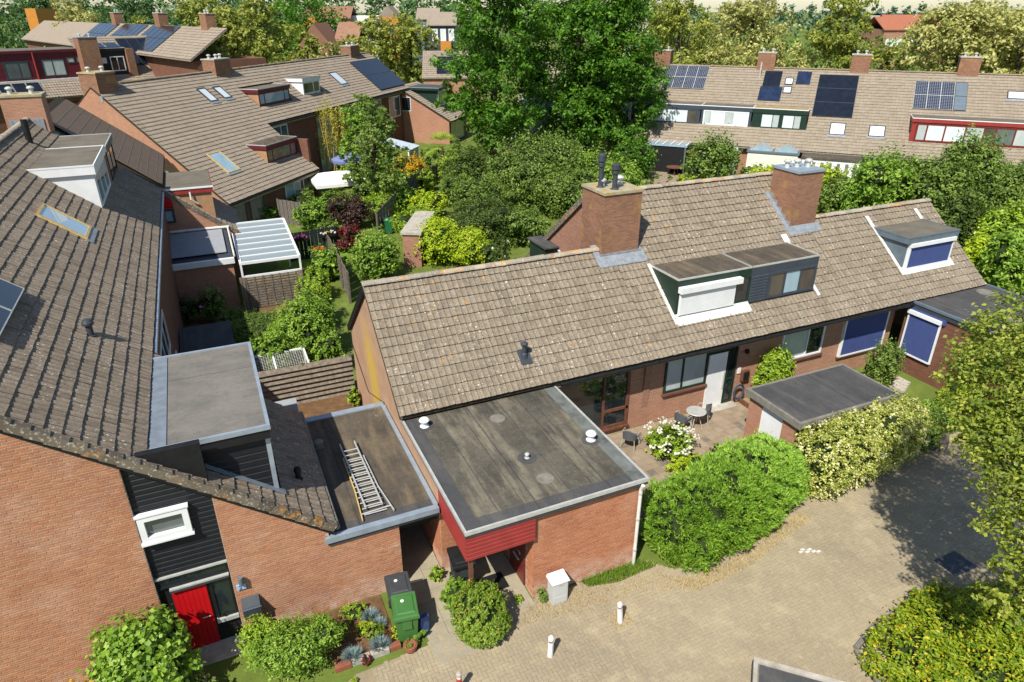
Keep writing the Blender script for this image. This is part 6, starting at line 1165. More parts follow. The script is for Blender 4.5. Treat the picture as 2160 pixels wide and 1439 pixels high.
bin_thing('wheelie_bin', 'grey wheelie bin with dark lid against the garage wall', (2.70, 13.25, 0.02), -.1, 'plastic_grey', 'plastic_grey', BG)
bin_thing('wheelie_bin', 'green wheelie bin in front of the grey one beside the flower bed', (2.66, 12.52, 0.02), -.16, 'plastic_green', 'plastic_green', BG)
bin_thing('wheelie_bin', 'black wheelie bin under the red boarded porch', (4.55, 13.55, .04), -.1, 'plastic_grey', 'black', BG, False)
cr = thing('blue_crate', (3.0, 12.4, 0), 'blue printed sack standing behind the green bin', 'sack'); m = MB(); m.hexa([(2.94, 12.28, .01), (3.2, 12.36, .01), (3.16, 12.52, .01), (2.9, 12.44, .01), (2.99, 12.3, .62), (3.22, 12.37, .6), (3.19, 12.48, .6), (2.96, 12.42, .62)]); m.build('sack_body', M['blue_crate'], cr)
cb = thing('utility_cabinet', (6.72, 11.95, 0), 'pale grey street utility cabinet against the porch wall', 'cabinet'); MB().box(6.5, 6.95, 11.82, 12.14, .01, .76).build('body', M['cabinet'], cb); m = MB(); m.hexa([(6.46, 11.78, .765), (6.99, 11.78, .765), (6.99, 12.18, .765), (6.46, 12.18, .765), (6.48, 11.8, .82), (6.97, 11.8, .82), (6.97, 12.16, .86), (6.48, 12.16, .86)]); m.build('lid', M['white'], cb); MB().box(6.53, 6.92, 11.812, 11.82, .3, .74).build('door', M['cabinet'], cb); MB().box(6.53, 6.92, 11.81, 11.82, .04, .27).build('base_panel', M['cabinet'], cb); MB().box(6.66, 6.8, 11.80, 11.811, .66, .7).build('handle', M['concrete'], cb)
def bollard(label, x, y, mat, band, top, tilt=(0, 0)):
    t = thing('bollard', (x, y, 0), label, 'bollard', 'bollards on the street'); MB().tube([(x, y, 0), (x + tilt[0], y + tilt[1], .5)], [.075, .07], 8).build('post', M[mat], t); MB().tube([(x + tilt[0], y + tilt[1], .501), (x + tilt[0] * 1.1, y + tilt[1] * 1.1, .56)], [.062, .062], 8).build('band', M[band], t); MB().tube([(x + tilt[0] * 1.1, y + tilt[1] * 1.1, .561), (x + tilt[0] * 1.2, y + tilt[1] * 1.2, .64), (x + tilt[0] * 1.2, y + tilt[1] * 1.2, .68)], [.07, .07, .04], 8).build('head', M[top], t)
plain('chipped_white', 'dcd8d6', .6, .05, 4, dirt='a88f86'); plain('bollard_red', 'a83c34', .5, .1, 4)
bollard('chipped white bollard out in front of the utility cabinet', 7.88, 10.63, 'chipped_white', 'concrete_dark', 'chipped_white', (-.03, .02)); bollard('chipped white bollard with brown cap in front of the round clipped bush', 5.72, 10.44, 'chipped_white', 'wood_brown', 'chipped_white', (.01, 0)); bollard('red banded bollard between flower bed and street', 3.32, 10.42, 'bollard_red', 'chipped_white', 'concrete', (0, 0))
# letter box, lamp, house number, tap on the corner house
mb = thing('letter_box', (-.85, 14.1, 1.05), 'dark grey letter box on the brick front beside the red door', 'letter box'); m = MB(); m.hexa([(-1.06, 13.9, .84), (-.64, 13.9, .84), (-.64, 14.13, .84), (-1.06, 14.13, .84), (-1.06, 13.9, 1.16), (-.64, 13.9, 1.16), (-.64, 14.13, 1.32), (-1.06, 14.13, 1.32)]); m.build('body', M['dark_metal'], mb); MB().box(-1.08, -.62, 13.88, 13.9, 1.1, 1.14).build('flap', M['blue_grey'], mb)
wl_ = thing('wall_lamp', (-.96, 14.05, 1.9), 'small grey cylinder wall lamp above the house number', 'lamp'); MB().tube([(-.96, 14.04, 1.82), (-.96, 14.04, 2.05)], .055, 10).build('body', M['blue_grey'], wl_); MB().box(-.99, -.93, 14.04, 14.14, 1.9, 1.96).build('bracket', M['dark_metal'], wl_)
sg = thing('house_number', (-.98, 14.12, 1.7), 'small blue and white house number plate below the wall lamp', 'sign'); MB().box(-1.09, -.87, 14.1, 14.135, 1.62, 1.78).build('plate', M['sign_blue'], sg)
tc = bpy.data.curves.new('numeral', 'FONT'); tc.body = '2'; tc.size = .16; tc.extrude = .002; to = bpy.data.objects.new('numeral', tc); COL.objects.link(to); bpy.context.view_layer.update(); nm_ = bpy.data.meshes.new_from_object(to.evaluated_get(bpy.context.evaluated_depsgraph_get())); bpy.data.objects.remove(to); nm_.materials.clear(); to = link('numeral', nm_, M['ink_blue'], sg); to.location = (-.06, -.025, -.06); to.rotation_euler = (math.pi / 2, 0, 0)
tp_ = thing('garden_tap', (-.5, 14.1, .42), 'chrome garden tap on the brick front', 'tap'); MB().tube([(-.5, 14.14, .42), (-.5, 14.02, .42), (-.5, 14.0, .34)], .02, 6).build('spout', M['alu'], tp_); MB().lathe((-.5, 14.05, .43), [(.035, .02), (.035, .04), (0, .04)], 8).build('handle', M['alu'], tp_)
# flower bed with kerb stones
BED = [(.2, 14.1), (2.35, 14.1), (2.35, 12.35), (.9, 12.28), (.2, 12.9)]
bed = sheet('flower_bed', BED, .02, 'soil', kind='structure')
for k, (x0_, x1_, mt) in enumerate(((.75, 1.15, 'terracotta'), (1.17, 1.62, 'concrete'), (1.64, 2.1, 'concrete'), (2.12, 2.4, 'terracotta'))): MB().box(x0_, x1_, 12.12 + k * .015, 12.28 + k * .015, 0, .14).build('kerb_stone', M[mt], bed)
def tuft(name, label, x, y, r, h, mat, n=260, seed=0, group=None, z0=0.0):
    t = thing(name, (x, y, z0), label, 'plant', group); rs = np.random.RandomState(seed); az = rs.rand(n) * 6.283; sp = rs.rand(n) ** .6 * 1.15; L = h * (.8 + .4 * rs.rand(n)); d = np.stack([np.cos(az) * np.sin(sp), np.sin(az) * np.sin(sp), np.cos(sp)], 1); b = np.stack([x + np.cos(az) * r * .15, y + np.sin(az) * r * .15, np.full(n, z0 + .02)], 1); tip = b + d * (L * (r / h * np.sin(sp) + np.cos(sp)))[:, None]
    s = np.stack([-np.sin(az), np.cos(az), np.zeros(n)], 1) * .009; mid = (b + tip) / 2 + np.array([0, 0, .02]); v = np.stack([b - s, b + s, mid + s, tip, mid - s], 1).reshape(-1, 3); v4 = np.stack([b, mid + s, tip, mid - s], 1).reshape(-1, 3); f = np.arange(4 * n).reshape(n, 4)
    me = mesh_np('blades', v4 - np.array([x, y, z0]), f, np.repeat(rs.rand(n), 4)); me.materials.append(M[mat]); link('blades', me, None, t); return t
for k, (px, py, r) in enumerate(((782, 1308, .22), (803, 1368, .24), (745, 1392, .23), (800, 1322, .18))):
    p = gz(px, py); tuft('blue_fescue', ('blue grey fescue tuft in front of the grey bin', 'largest blue fescue tuft behind the pale kerb stone', 'blue fescue tuft beside the dark privet bush', 'small blue fescue tuft in the bed middle')[k], p[0], p[1], r, r * .85, 'fescue', 420, k, 'fescue tufts in the flower bed')
def low(name, label, px, py, w_, h_, mt, n_, sz, sd, flowers=None): p = gz(px, py); return shrub(name, label, p[0], p[1], w_, h_, mt, n_, sz, seed=sd, k=5, cat='plant', kcore=.55, flowers=flowers)
low('sedum', 'bright lime sedum cushion near the brick garage wall', 745, 1300, .65, .3, 'leaf_fresh', 700, .05, 1); low('sedum', 'pale green sedum patch behind the fescue', 770, 1335, .6, .28, 'leaf_lime', 600, .05, 2); low('sedum', 'rusty sedum clump beside the pale kerb', 775, 1398, .3, .22, 'leaf_red', 260, .05, 3); low('herb_plant', 'leafy green herb in the bed middle', 790, 1345, .55, .4, 'leaf_box', 600, .06, 4); low('herb_plant', 'small lime plant next to terracotta pot', 840, 1345, .4, .3, 'leaf_lime', 380, .05, 5); low('herb_plant', 'pale weed at the green bin foot', 880, 1345, .5, .35, 'grass', 420, .08, 6); low('rust_plant', 'reddish brown plant behind the bed kerb', 822, 1350, .35, .3, 'leaf_red', 300, .06, 7); low('herb_plant', 'green plant at the privet bush edge', 715, 1345, .6, .35, 'leaf_box', 500, .06, 8); low('weed', 'small weed at the foot of the terracotta kerb', 748, 1440, .18, .1, 'leaf_fresh', 120, .05, 9)
pot = thing('terracotta_pot', (2.6, 12.02, 0), 'glazed red brown pot with herbs beside the green bin', 'pot'); MB().lathe((2.6, 12.02, 0), [(.12, 0), (.17, .12), (.18, .22), (.15, .24), (.14, .2), (0, .2)], 16).build('bowl', M['terracotta'], pot); foliage('herbs', [(2.6, 12.02, .26, .15, .15, .1)], 180, .06, 'grass', pot, 3, .3)
# front bushes of the corner house
S_('hazel_bush', 'large round-leaved hazel bush in front of the red door', -3.2, 13.2, 2.3, 2.5, 'leaf_bush', 4200, .125, d=1.7, seed=201, asp=.95, kcore=.55, clump=.2)
S_('golden_bush', 'golden yellow leaved bush at the brick wall foot', -4.5, 13.2, 1.3, 1.1, 'leaf_yellow', 900, .1, d=1.0, seed=202)
S_('pink_flowering_plant', 'pink flowering plant below the hazel bush', -2.15, 12.5, .9, .8, 'leaf_mid', 500, .1, seed=203, flowers=('petal_magenta', 70, .08)); S_('pink_flowering_plant', 'yellow leaved plant with pale pink blooms at the doorstep', -2.3, 11.9, .6, .5, 'leaf_lime', 220, .12, seed=204, flowers=('petal_pink', 40, .08))
S_('privet_bush', 'bright green privet bush below the letter box', -.75, 13.3, 1.2, 1.35, 'leaf_fresh', 3200, .07, d=.9, seed=205); S_('privet_bush', 'broad green privet bush between red door and flower bed', .0, 12.7, 2.3, 1.35, 'leaf_bush', 7500, .07, d=1.6, seed=206)
# round clipped bush and climbers by the porch
def clipped(name, label, L, n_, sz, mt, sd, shell=.1, clump=.06, cat='shrub', kc=.86, **k):
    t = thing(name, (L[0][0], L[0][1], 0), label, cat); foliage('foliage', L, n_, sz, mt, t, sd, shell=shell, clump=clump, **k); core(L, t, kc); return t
clipped('clipped_bush', 'round clipped box bush beside the porch', [(4.4, 11.85, .72, .70, .72, .78), (4.45, 11.8, .45, .72, .74, .5)], 15000, .065, 'leaf_box', 207, kc=.8)
S_('ivy_shrub', 'green ivy shrub at the foot of the porch post', 4.15, 12.95, .9, .8, 'leaf_bush', 1100, .11, d=1.1, seed=208); S_('ivy_shrub', 'small weed bush at the passage corner', 3.95, 14.0, .45, .4, 'leaf_fresh', 300, .09, seed=209); S_('door_weed', 'tiny weed on the porch floor', 5.75, 12.35, .3, .2, 'leaf_fresh', 120, .06, seed=210, kcore=.3); S_('door_weed', 'straggly weed beside the utility cabinet', 6.32, 12.1, .3, .45, 'leaf_mid', 140, .09, seed=211, kcore=.2)
# feathery conifer hedge
rsH = random.Random(12); LC = []
for x, y, rx, ry, h in ((10.75, 12.3, .9, 1.25, 2.05), (11.6, 12.3, 1.0, 1.3, 2.2), (12.7, 12.5, 1.1, 1.35, 2.3), (13.8, 12.75, 1.1, 1.3, 2.35), (14.7, 12.9, .95, 1.15, 2.25), (15.2, 12.8, .7, .9, 2.0), (11.0, 11.6, .8, .75, 1.6), (12.2, 11.75, .9, .75, 1.7), (13.6, 12.0, .9, .7, 1.7)): LC.append((x, y, h * .5, rx, ry, h * .54))
def up_out(P, lobes):
    c = np.array([12.8, 12.4, .2]); d = P - c; d[:, 2] = np.abs(d[:, 2]) * .35 + .75; d[:, 0] *= .35; return d / np.linalg.norm(d, axis=1, keepdims=True)
t = thing('conifer_hedge', (12.8, 12.3, 0), 'large feathery bright green conifer hedge beside the street', 'hedge')
def spray_hedge(L, n_, t):
    rs = np.random.RandomState(7); P, N, T = crown_pts(L, n_, rs, .2, .075, inner=.06); d = up_out(P, L) + rs.normal(size=P.shape) * .28; d /= np.linalg.norm(d, axis=1, keepdims=True); V = []; TT = []
    for k in range(3):
        a = (k - 1) * .55; side = np.cross(d, N); side /= np.linalg.norm(side, axis=1, keepdims=True) + 1e-9; e = d * math.cos(a) + side * math.sin(a); l = (.08 + .1 * rs.rand(len(P)) ** 2)[:, None]; w_ = np.cross(e, N); w_ /= np.linalg.norm(w_, axis=1, keepdims=True) + 1e-9; V.append(np.stack([P, P + e * l * .5 + w_ * .012, P + e * l, P + e * l * .5 - w_ * .012], 1)); TT.append(np.clip(T * .6 + .4 * rs.rand(len(P)), 0, 1))
    V = np.concatenate(V); TT = np.concatenate(TT); me = mesh_np('sprays', V.reshape(-1, 3) - ROOT_LOC[t.name], np.arange(len(V) * 4).reshape(-1, 4), np.repeat(TT, 4)); me.materials.append(M['leaf_conifer']); link('sprays', me, None, t)
spray_hedge(LC, 48000, t); core(LC, t, .72, mat='core_shade')
# cream flowering hedge
LF = [(16.9, 12.7, 1.15, 1.15, 1.05, 1.35), (18.1, 12.75, 1.2, 1.2, 1.05, 1.4), (19.3, 12.8, 1.2, 1.2, 1.0, 1.4), (20.4, 12.95, 1.15, 1.1, .95, 1.35), (21.2, 13.05, 1.0, .8, .85, 1.2), (17.6, 12.5, 1.9, 1.0, .8, .7), (19.4, 12.6, 1.9, 1.1, .8, .7)]
t = thing('flowering_hedge', (19, 12.8, 0), 'rounded hedge covered in cream blossom beside the conifer hedge', 'hedge'); foliage('foliage', LF, 44000, .085, 'leaf_cream', t, 31, shell=.14, clump=.07); foliage('blossom', LF, 6000, .07, 'petal_cream', t, 32, .8, shell=.08, clump=.05); core(LF, t, .66, mat='core_shade')
S_('hedge_end', 'dark green hedge end in the tree shade', 22.0, 12.9, 1.6, 1.8, 'leaf_mid', 2600, .1, d=1.5, seed=212)
# low ground cover at the street corner
LG = [(13.8, 6.7, .3, 1.3, .9, .5), (15.0, 6.9, .32, 1.2, .9, .55), (16.2, 6.6, .35, 1.3, 1.0, .55), (14.9, 5.6, .35, 1.5, .9, .55), (17.4, 6.2, .35, 1.2, 1.1, .6), (16.6, 5.2, .35, 1.6, 1.0, .6), (13.3, 5.6, .3, 1.1, .9, .45), (15.6, 7.5, .3, .9, .5, .45)]
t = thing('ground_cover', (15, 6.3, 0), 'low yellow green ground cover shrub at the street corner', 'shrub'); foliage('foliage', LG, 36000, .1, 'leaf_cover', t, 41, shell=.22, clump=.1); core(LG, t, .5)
for k, (a, b) in enumerate((((12.4, 5.2), (12.45, 6.4)), ((12.45, 6.42), (12.75, 7.4)), ((12.8, 7.45), (13.8, 7.75)), ((13.85, 7.78), (15.2, 7.85)))): MB().bar((a[0], a[1], .05), (b[0], b[1], .05), .12, .14).build('kerb_stone', M['concrete_dark'], street)
# flat roofed store at the lower edge
st = thing('flat_store', (10.3, 6.6, 0), 'low store with dark felt roof and pale rim at the street edge', 'store'); fT = Fr((9.45, 7.58, 0), math.radians(-44)); MB(fT).box(.05, 3.2, -2.2, -.05, 0, 1.1).build('wall', M['concrete_dark'], st); rr = MB(fT).box(0, 3.3, -2.3, 0, 1.1, 1.2).build('roof', M['concrete_dark'], st); MB(fT).box(.1, 3.2, -2.2, -.1, 1.202, 1.21).build('roofing_felt', M['felt_dark'], rr); MB(fT).box(-.03, 3.3, -.08, .03, 1.1, 1.26).box(-.03, .06, -2.3, -.08, 1.1, 1.26).build('rim', M['concrete'], rr)
# white paint, manhole
for k, (dx, dy) in enumerate(((-.2, .08), (-.02, .0), (.16, -.06), (-.09, .13), (.1, .05), (.28, -.12))): MB().box(14.29 + dx, 14.29 + dx + .14, 10.5 + dy, 10.5 + dy + .075, .016, .024).build('paint_mark', M['white_dirty'], street)
p = gz(2015, 1190); mh = MB(); mh.box(p[0] - .45, p[0] + .45, p[1] - .35, p[1] + .35, .012, .03); mh = mh.build('manhole_cover', M['dark_metal'], street)
# weeds and dry grass at the foot of the walls
def grass_patch(name, label, pts, n_, h, mat, sd):
    rs = np.random.RandomState(sd); xs = [p[0] for p in pts]; ys = [p[1] for p in pts]; P = []
    while len(P) < n_:
        x, y = rs.uniform(min(xs), max(xs)), rs.uniform(min(ys), max(ys))
        if inside(pts, x, y): P.append((x, y, .01))
    P = np.array(P); az = rs.rand(n_) * 6.283; ln = rs.rand(n_) * .7; d = np.stack([np.cos(az) * ln, np.sin(az) * ln, np.ones(n_)], 1); tip = P + d * h * (.5 + rs.rand(n_, 1)); s = np.stack([-np.sin(az), np.cos(az), np.zeros(n_)], 1) * .008; mid = (P + tip) / 2; v = np.stack([P - s, P + s, mid + s * .8, tip], 1).reshape(-1, 3)
    me = mesh_np(name, v, np.arange(4 * n_).reshape(n_, 4), np.repeat(rs.rand(n_), 4)); me.materials.append(M[mat]); tag(link(name, me, None), label, 'grass', None, 'stuff')
grass_patch('grass_strip', 'strip of green grass along the porch wall foot', [(7.6, 12.25), (9.6, 12.25), (9.9, 11.9), (8.6, 11.8), (7.7, 12.0)], 2600, .14, 'grass', 1); grass_patch('dry_grass', 'sparse dry grass at the pavement edge by the cabinet', [(6.0, 12.2), (7.6, 12.2), (9.8, 11.7), (10.4, 10.7), (9.0, 11.2), (7.0, 11.3), (5.4, 11.6)], 1500, .07, 'grass_dry', 2); grass_patch('dry_grass', 'dry brown grass along the conifer hedge foot', [(9.7, 11.6), (10.4, 10.6), (12.3, 10.75), (15.6, 11.6), (15.4, 12.0), (12.2, 11.2), (10.5, 11.1)], 2600, .08, 'grass_dry', 3); grass_patch('weeds', 'weeds around the bollard feet', [(7.6, 10.4), (8.2, 10.4), (8.2, 10.9), (7.6, 10.9)], 260, .07, 'grass_dry', 4)
# ---- front garden of the white-doored house: patio set, hydrangea, shrubs, brick shed
def wicker_chair(label, loc, rz):
    t = thing('wicker_chair', (0, 0, 0), label, 'chair', 'grey wicker patio chairs'); MB().hexa([(-.24, -.25, .40), (.24, -.25, .40), (.22, .22, .38), (-.22, .22, .38), (-.24, -.25, .44), (.24, -.25, .44), (.22, .22, .42), (-.22, .22, .42)]).build('seat', M['rattan'], t)
    vs = []; fs = []; K = 8
    for i in range(K + 1):
        a = math.pi * (.05 + .9 * i / K); x, y = math.cos(a) * .27, .06 + math.sin(a) * .24; hh = .82 - .2 * abs(math.cos(a)) ** 2
        for z, o in ((.42, 0), (hh, .03)): vs += [(x * (1 + o), y * (1 + o), z), (x * (1 + o) * .93, y * (1 + o) * .93, z)]
    for i in range(K): k = i * 4; fs += [(k, k + 4, k + 6, k + 2), (k + 1, k + 3, k + 7, k + 5), (k + 2, k + 6, k + 7, k + 3)]
    MB().raw(vs, fs).build('backrest', M['rattan'], t)
    for sx in (-1, 1):
        for y0_, y1_ in ((-.22, -.26), (.2, .26)): MB().tube([(sx * .22, y0_, .42), (sx * .27, y1_, 0)], .014, 6).build('leg', M['alu'], t)
        MB().tube([(sx * .27, -.26, .0), (sx * .27, -.25, .4), (sx * .29, -.18, .62), (sx * .29, .1, .64)], .014, 6).build('arm', M['alu'], t)
    t.location = tuple(map(float, loc)); t.rotation_euler = (0, 0, rz); return t
plain('rattan', '55565a', .7, .15, 40)
wicker_chair('grey wicker chair standing alone beside the big brown window', (12.5, 17.3, .035), 2.2); wicker_chair('grey wicker chair between hydrangea and round mesh table', (14.95, 17.5, .035), 1.9); wicker_chair('grey wicker chair beside the white front door', (16.0, 17.6, .035), -2.3)
tb = thing('mesh_table', (15.5, 17.4, .03), 'round grey mesh patio table between two chairs', 'table'); tp = MB().lathe((15.5, 17.4, .03), [(.36, .68), (.38, .7), (.36, .715), (.33, .705), (.33, .69)], 20).build('rim', M['alu'], tb); m = MB()
for i in range(-8, 9): q = math.sqrt(max(0, .34 ** 2 - (i * .04) ** 2)); m.bar((15.5 + i * .04, 17.4 - q, .725), (15.5 + i * .04, 17.4 + q, .725), .012, .008); m.bar((15.5 - q, 17.4 + i * .04, .728), (15.5 + q, 17.4 + i * .04, .728), .012, .008)
m.build('mesh_top', M['rattan'], tb, kind='stuff')
for i in range(4): a = i * 1.57 + .6; MB().tube([(15.5 + .08 * math.cos(a), 17.4 + .08 * math.sin(a), .7), (15.5 + .3 * math.cos(a), 17.4 + .3 * math.sin(a), .03)], .014, 6).build('leg', M['alu'], tb)
hy = S_('hydrangea', 'hydrangea bush with large white flower heads on the patio', 13.5, 16.3, 1.9, 1.15, 'leaf_fresh', 2000, .12, d=1.9, seed=213); rs = random.Random(5)
for i in range(30):
    a, r = rs.random() * 6.28, math.sqrt(rs.random()) * .95; x, y = 13.5 + math.cos(a) * r, 16.3 + math.sin(a) * r; z = .75 + .5 * (1 - r) + rs.uniform(-.1, .2); R_ = rs.uniform(.08, .15); foliage('flower_head', [(x, y, z, R_, R_, R_ * .85)], 70, .06, 'petal_white', hy, i, .9, shell=.15, clump=.1)
S_('peony', 'pink flowering plant between hydrangea and conifer hedge', 14.9, 15.4, .6, .6, 'leaf_mid', 300, .09, seed=214, flowers=('petal_pink', 40, .1)); S_('lime_perennial', 'lime leaved perennials in front of the hydrangea', 13.4, 15.2, 1.6, .6, 'leaf_lime', 1100, .1, d=1.0, seed=215); S_('window_shrub', 'sparse shrub in front of the big brown window', 10.6, 17.5, .9, 1.2, 'leaf_fresh', 260, .12, seed=216, kcore=.2); S_('perennial', 'small red and yellow perennials under the brown window', 11.4, 17.2, 1.2, .35, 'leaf_mid', 500, .07, d=.6, seed=217, flowers=('leaf_yellow', 40, .07))
S_('climbing_shrub', 'bright green climbing shrub on the wall between door and white window', 19.6, 17.8, 1.9, 2.6, 'leaf_fresh', 4200, .12, d=1.1, seed=218)
hs = thing('garden_hose', (18.15, 18.2, .3), 'coiled dark garden hose hanging beside the white front door', 'hose')
for r, z in ((.26, .0), (.23, .03), (.28, .05)): MB().tube([(18.2 + r * math.cos(a) * .9, 18.16 - z, .55 + r * 1.25 * math.sin(a)) for a in np.linspace(0, 6.283, 22)], .022, 6, cap=False).build('coil', M['hose_blue'], hs)
bp = thing('box_planter', (18.45, 17.7, 0), 'timber edged bed at the foot of the climbing shrub', 'planter'); MB().box(18.3, 18.4, 16.9, 18.2, 0, .2).build('edge_board', M['wood_brown'], bp); MB().box(18.4, 20.6, 16.9, 17.0, 0, .2).build('edge_board', M['wood_brown'], bp)
ts = thing('wall_trellis', (18.3, 18.3, 1), 'small dark wall box beside the climbing shrub', 'box'); MB().box(18.35, 18.7, 18.2, 18.34, .95, 1.4).build('case', M['wood_brown'], ts); MB().box(18.4, 18.65, 18.18, 18.2, 1.0, 1.35).build('front', M['black'], ts)
sd = thing('brick_shed', (18.5, 14.6, 0), 'brick garden shed with patched felt roof and white door behind the cream hedge', 'shed')
MB().box(16.35, 20.75, 13.5, 13.7, 0, 2.15).box(16.35, 20.75, 15.5, 15.7, 0, 2.15).box(20.55, 20.75, 13.7, 15.5, 0, 2.15).box(16.35, 16.55, 15.1, 15.5, 0, 2.15).box(16.35, 16.55, 13.7, 14.1, 0, 2.15).build('wall', M['brick_orange'], sd); MB().box(16.4, 16.46, 14.1, 15.1, .05, 2.12).build('door', M['white'], sd); r = MB().box(16.2, 20.85, 13.25, 15.8, 2.16, 2.4).build('roof', M['concrete_dark'], sd); MB().box(16.32, 20.72, 13.37, 15.68, 2.402, 2.412).build('roofing_felt', M['felt_dark'], r); MB().box(16.5, 18.0, 14.3, 15.3, 2.413, 2.419).build('felt_patch', M['felt_dark'], r); MB().box(18.3, 19.2, 15.0, 15.5, 2.413, 2.418).build('felt_patch', M['felt_dark'], r); MB().box(18.05, 18.12, 13.4, 15.65, 2.413, 2.425).build('felt_seam', M['felt_dark'], r)
S_('rose_shrub', 'loose arching shrub in front of the navy sun screen', 24.4, 16.6, 2.0, 2.5, 'leaf_mid', 2200, .1, d=1.6, seed=219, kcore=.4); S_('garden_shrub', 'mixed green shrubs beside the brick garden shed', 22.4, 15.2, 2.2, 1.2, 'leaf_mid', 2200, .1, d=2.4, seed=220); S_('golden_shrub', 'golden shrub in front of the dark wing wall', 25.6, 14.0, 1.5, 1.7, 'leaf_lime', 1500, .11, seed=221); S_('garden_shrub', 'low mixed shrub at the street side of the end house', 24.0, 13.6, 1.8, 1.2, 'leaf_bush', 1800, .1, seed=222); S_('red_flower_shrub', 'dark shrub with white and red flowers at the hedge end', 22.9, 13.4, 1.0, 1.2, 'leaf_dark', 900, .09, seed=223, flowers=('petal_pink', 24, .1))
for k in range(4): MB().box(25.0 + k * .25, 25.22 + k * .25, 15.9 + k * .12, 16.5 + k * .12, .03, .16).build('paving_slab', M['stone_pale'], patio)
sp_ = thing('tree_stump', (22.6, 12.4, 0), 'weathered tree stump at the end of the cream hedge', 'stump'); MB().tube([(22.6, 12.4, 0), (22.65, 12.4, .5), (22.62, 12.45, .8)], [.2, .17, .15], 9).build('wood', M['wood_old'], sp_)
# ---------------------------------------------------------------- trees
# linden overhanging the street corner
cx, cy = 15.9, 5.5
def lobes_at(lst): return [tuple(at(px, py, d)) + (r, r, r * .8) for px, py, d, r in lst]
LT = lobes_at([(2075, 735, 15.2, .75), (2130, 690, 15.5, .9), (2060, 860, 14.6, .75), (2120, 820, 14.6, 1.0), (2110, 935, 14.2, .85), (2200, 760, 15, 1.6), (2190, 930, 14, 1.4), (2150, 1030, 13.6, .75), (2170, 1130, 13.2, .8), (2150, 1200, 13.6, .55), (2280, 850, 14, 1.9), (2300, 1050, 13, 1.6), (2250, 1180, 13, .9), (2380, 900, 14, 1.8), (2330, 700, 15, 1.6), (2030, 790, 15.0, .5), (2020, 900, 15.2, .45), (2120, 1265, 14.0, .5)])
lt_ = thing('linden_tree', (cx, cy, 0), 'linden tree with yellow green blossom overhanging the street', 'tree'); limbs(lt_, (cx + .8, cy - .4, 0), 8.6, .2, LT, 3, nb=16, fork=.3); foliage('crown', LT, 46000, .085, 'leaf_street', lt_, 51, .75, shell=.5, clump=.15, inner=.2)
LS = [tuple(at(px, py, d)) + (r, r, r * .7) for px, py, d, r in ((2110, 1290, 13.0, .6), (2150, 1330, 13.0, .6))]
def btree(name, label, px, py_top, d, wm, mat, n, size, seed, base_z=0.0, group=None, trunk=.3, hmin=None, **k):
    """tree whose top shows at a pixel at a distance d"""
    p = at(px, py_top, d); return tree(name, label, p[0], p[1], p[2], wm, mat, n, size, seed, group=group, trunk=trunk, **k)
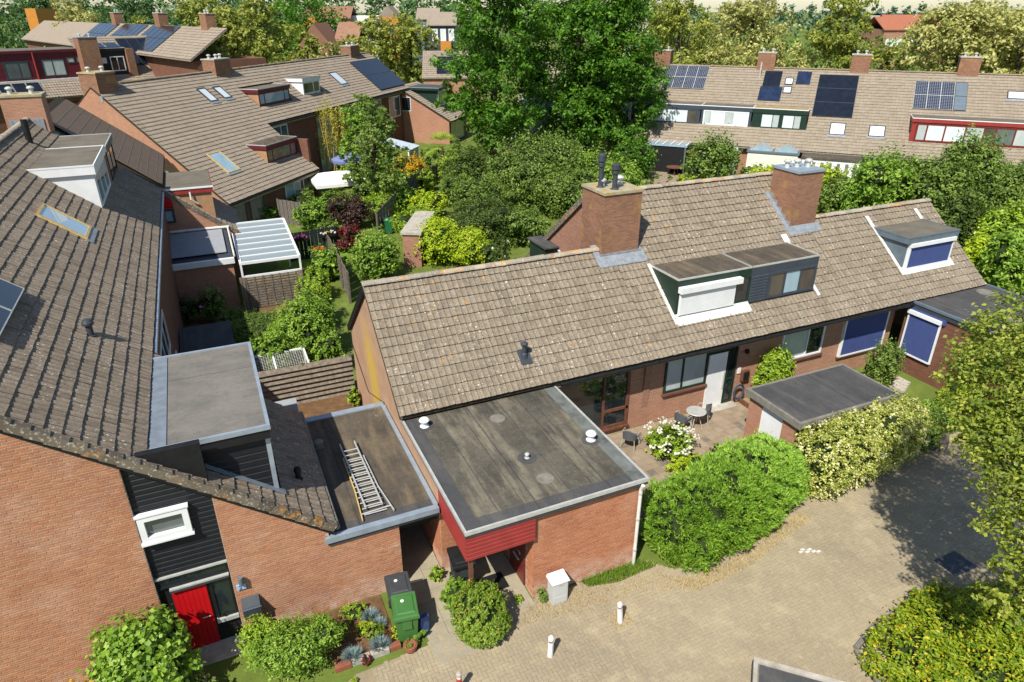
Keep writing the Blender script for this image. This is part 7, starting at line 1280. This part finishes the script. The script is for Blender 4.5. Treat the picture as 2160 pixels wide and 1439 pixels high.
# the two locusts in the middle gardens
b1 = gz(1200, 352); 
def locust(label, px, py, H, W, sd, n): b = gz(px, py); return tree('locust_tree', label, b[0], b[1], H, W, 'leaf_locust', int(n * 1.25), .36, sd, k=30, trunk=.12, r0=.34, asp=.5, shell=.4, clump=.2)
locust('tall locust tree with dark trunk below loose hanging foliage', 1210, 345, 22, 14, 71, 30000); locust('tall dense locust tree beside the far house end', 1045, 365, 20.5, 12, 72, 24000); locust('broad locust tree reaching over the row house roof', 1300, 345, 16.5, 11, 73, 17000)
GB = 'lindens behind the roofs'
for k, (lb, px, pt, d, w_, mt, n_) in enumerate((('pale flowering linden behind the row house with solar grid', 1440, -12, 96, 17, 'leaf_linden', 14000), ('broad cream linden behind the slate dormer roof', 1600, -18, 92, 19, 'leaf_linden_pale', 18000), ('tall ragged linden beside orange roofs', 1800, -20, 88, 12, 'leaf_linden', 11000), ('wide flowering linden at the end of the row roof', 2050, 14, 78, 22, 'leaf_linden_pale', 22000), ('cream linden behind the red dormer roof', 2190, 5, 72, 14, 'leaf_linden_pale', 11000), ('small linden between two row chimneys', 1880, 85, 84, 7, 'leaf_linden', 3000), ('yellow green linden behind the angled house chimney', 420, -14, 86, 13, 'leaf_linden', 13000), ('linden beside the blue-black house', 540, -8, 90, 13, 'leaf_linden', 12000), ('dense linden behind the angled house ridge', 480, 18, 80, 12, 'leaf_linden', 10000), ('lower linden over the angled house ridge', 640, 62, 84, 8, 'leaf_linden', 4200), ('pale linden in front of the grey gable house', 690, 78, 84, 6, 'leaf_linden_pale', 3000), ('yellow green linden behind the large solar panel', 780, 30, 112, 14, 'leaf_linden', 11000), ('linden with bright crown before the dark blue house', 862, 16, 116, 13, 'leaf_linden', 11000), ('cream flowering tree behind the solar roofs', 140, -12, 118, 15, 'leaf_linden_pale', 8000), ('small yellow tree behind the far solar house', 300, 18, 112, 8, 'leaf_linden', 3000))):
    btree('linden_tree', lb, px, pt, d, w_, mt, n_, .42, 300 + k, trunk=.14, k=14, shell=.4, clump=.16)
btree('pine_tree', 'dark pine rising at the far end of the row', 2130, -25, 84, 9, 'leaf_pine', 3500, .4, 330); btree('cedar_tree', 'dark tree behind the far solar house chimney', 60, -18, 160, 18, 'leaf_far', 5000, .6, 331); btree('broad_tree', 'dark wide tree behind the lindens', 620, -15, 140, 26, 'leaf_locust', 6500, .6, 332); btree('broad_tree', 'dark green tree left of the far houses', 250, -16, 170, 24, 'leaf_far', 5000, .7, 333)
# the woods on the skyline
def wood(name, label, px0, px1, y_mid, d, h, n_tree, mat, sd, lv=170, size=1.1):
    rs = np.random.RandomState(sd); L = []
    for i in range(n_tree):
        px = px0 + (px1 - px0) * (i + rs.rand()) / n_tree; dd = d * rs.uniform(.9, 1.15); p = at(px, y_mid, dd); hh = h * rs.uniform(.75, 1.2); L.append((p[0], p[1], hh * .55, hh * .42, hh * .42, hh * .5))
    o = foliage(name, L, n_tree * lv, size, mat, None, sd, .8, shell=.3, clump=.2); tag(o, label, 'woodland', None, 'stuff'); m = MB(); return o
wood('woodland', 'dark wood along the skyline behind the far houses', -300, 1000, 30, 250, 21, 90, 'leaf_far', 1, 260, 1.3); wood('woodland', 'green trees filling the gap before the skyline wood', 100, 640, 30, 190, 15, 30, 'leaf_far', 2, 260, 1.0); wood('woodland', 'distant tree line along the horizon', 900, 2500, 22, 640, 17, 90, 'leaf_horizon', 3, 110, 2.8); wood('woodland', 'trees around the white office building', 1500, 2400, 30, 430, 12, 40, 'leaf_horizon', 4, 140, 1.9); wood('woodland', 'shrubbery and trees between the far orange roofs', 1300, 2300, 60, 150, 9, 40, 'leaf_mid', 5, 180, .8); wood('undergrowth', 'undergrowth between the gardens', 900, 1400, 380, 70, 2.0, 30, 'leaf_mid', 6, 200, .3); wood('undergrowth', 'garden greenery in front of the row houses', 1250, 2200, 372, 62, 1.6, 44, 'leaf_mid', 7, 200, .26)
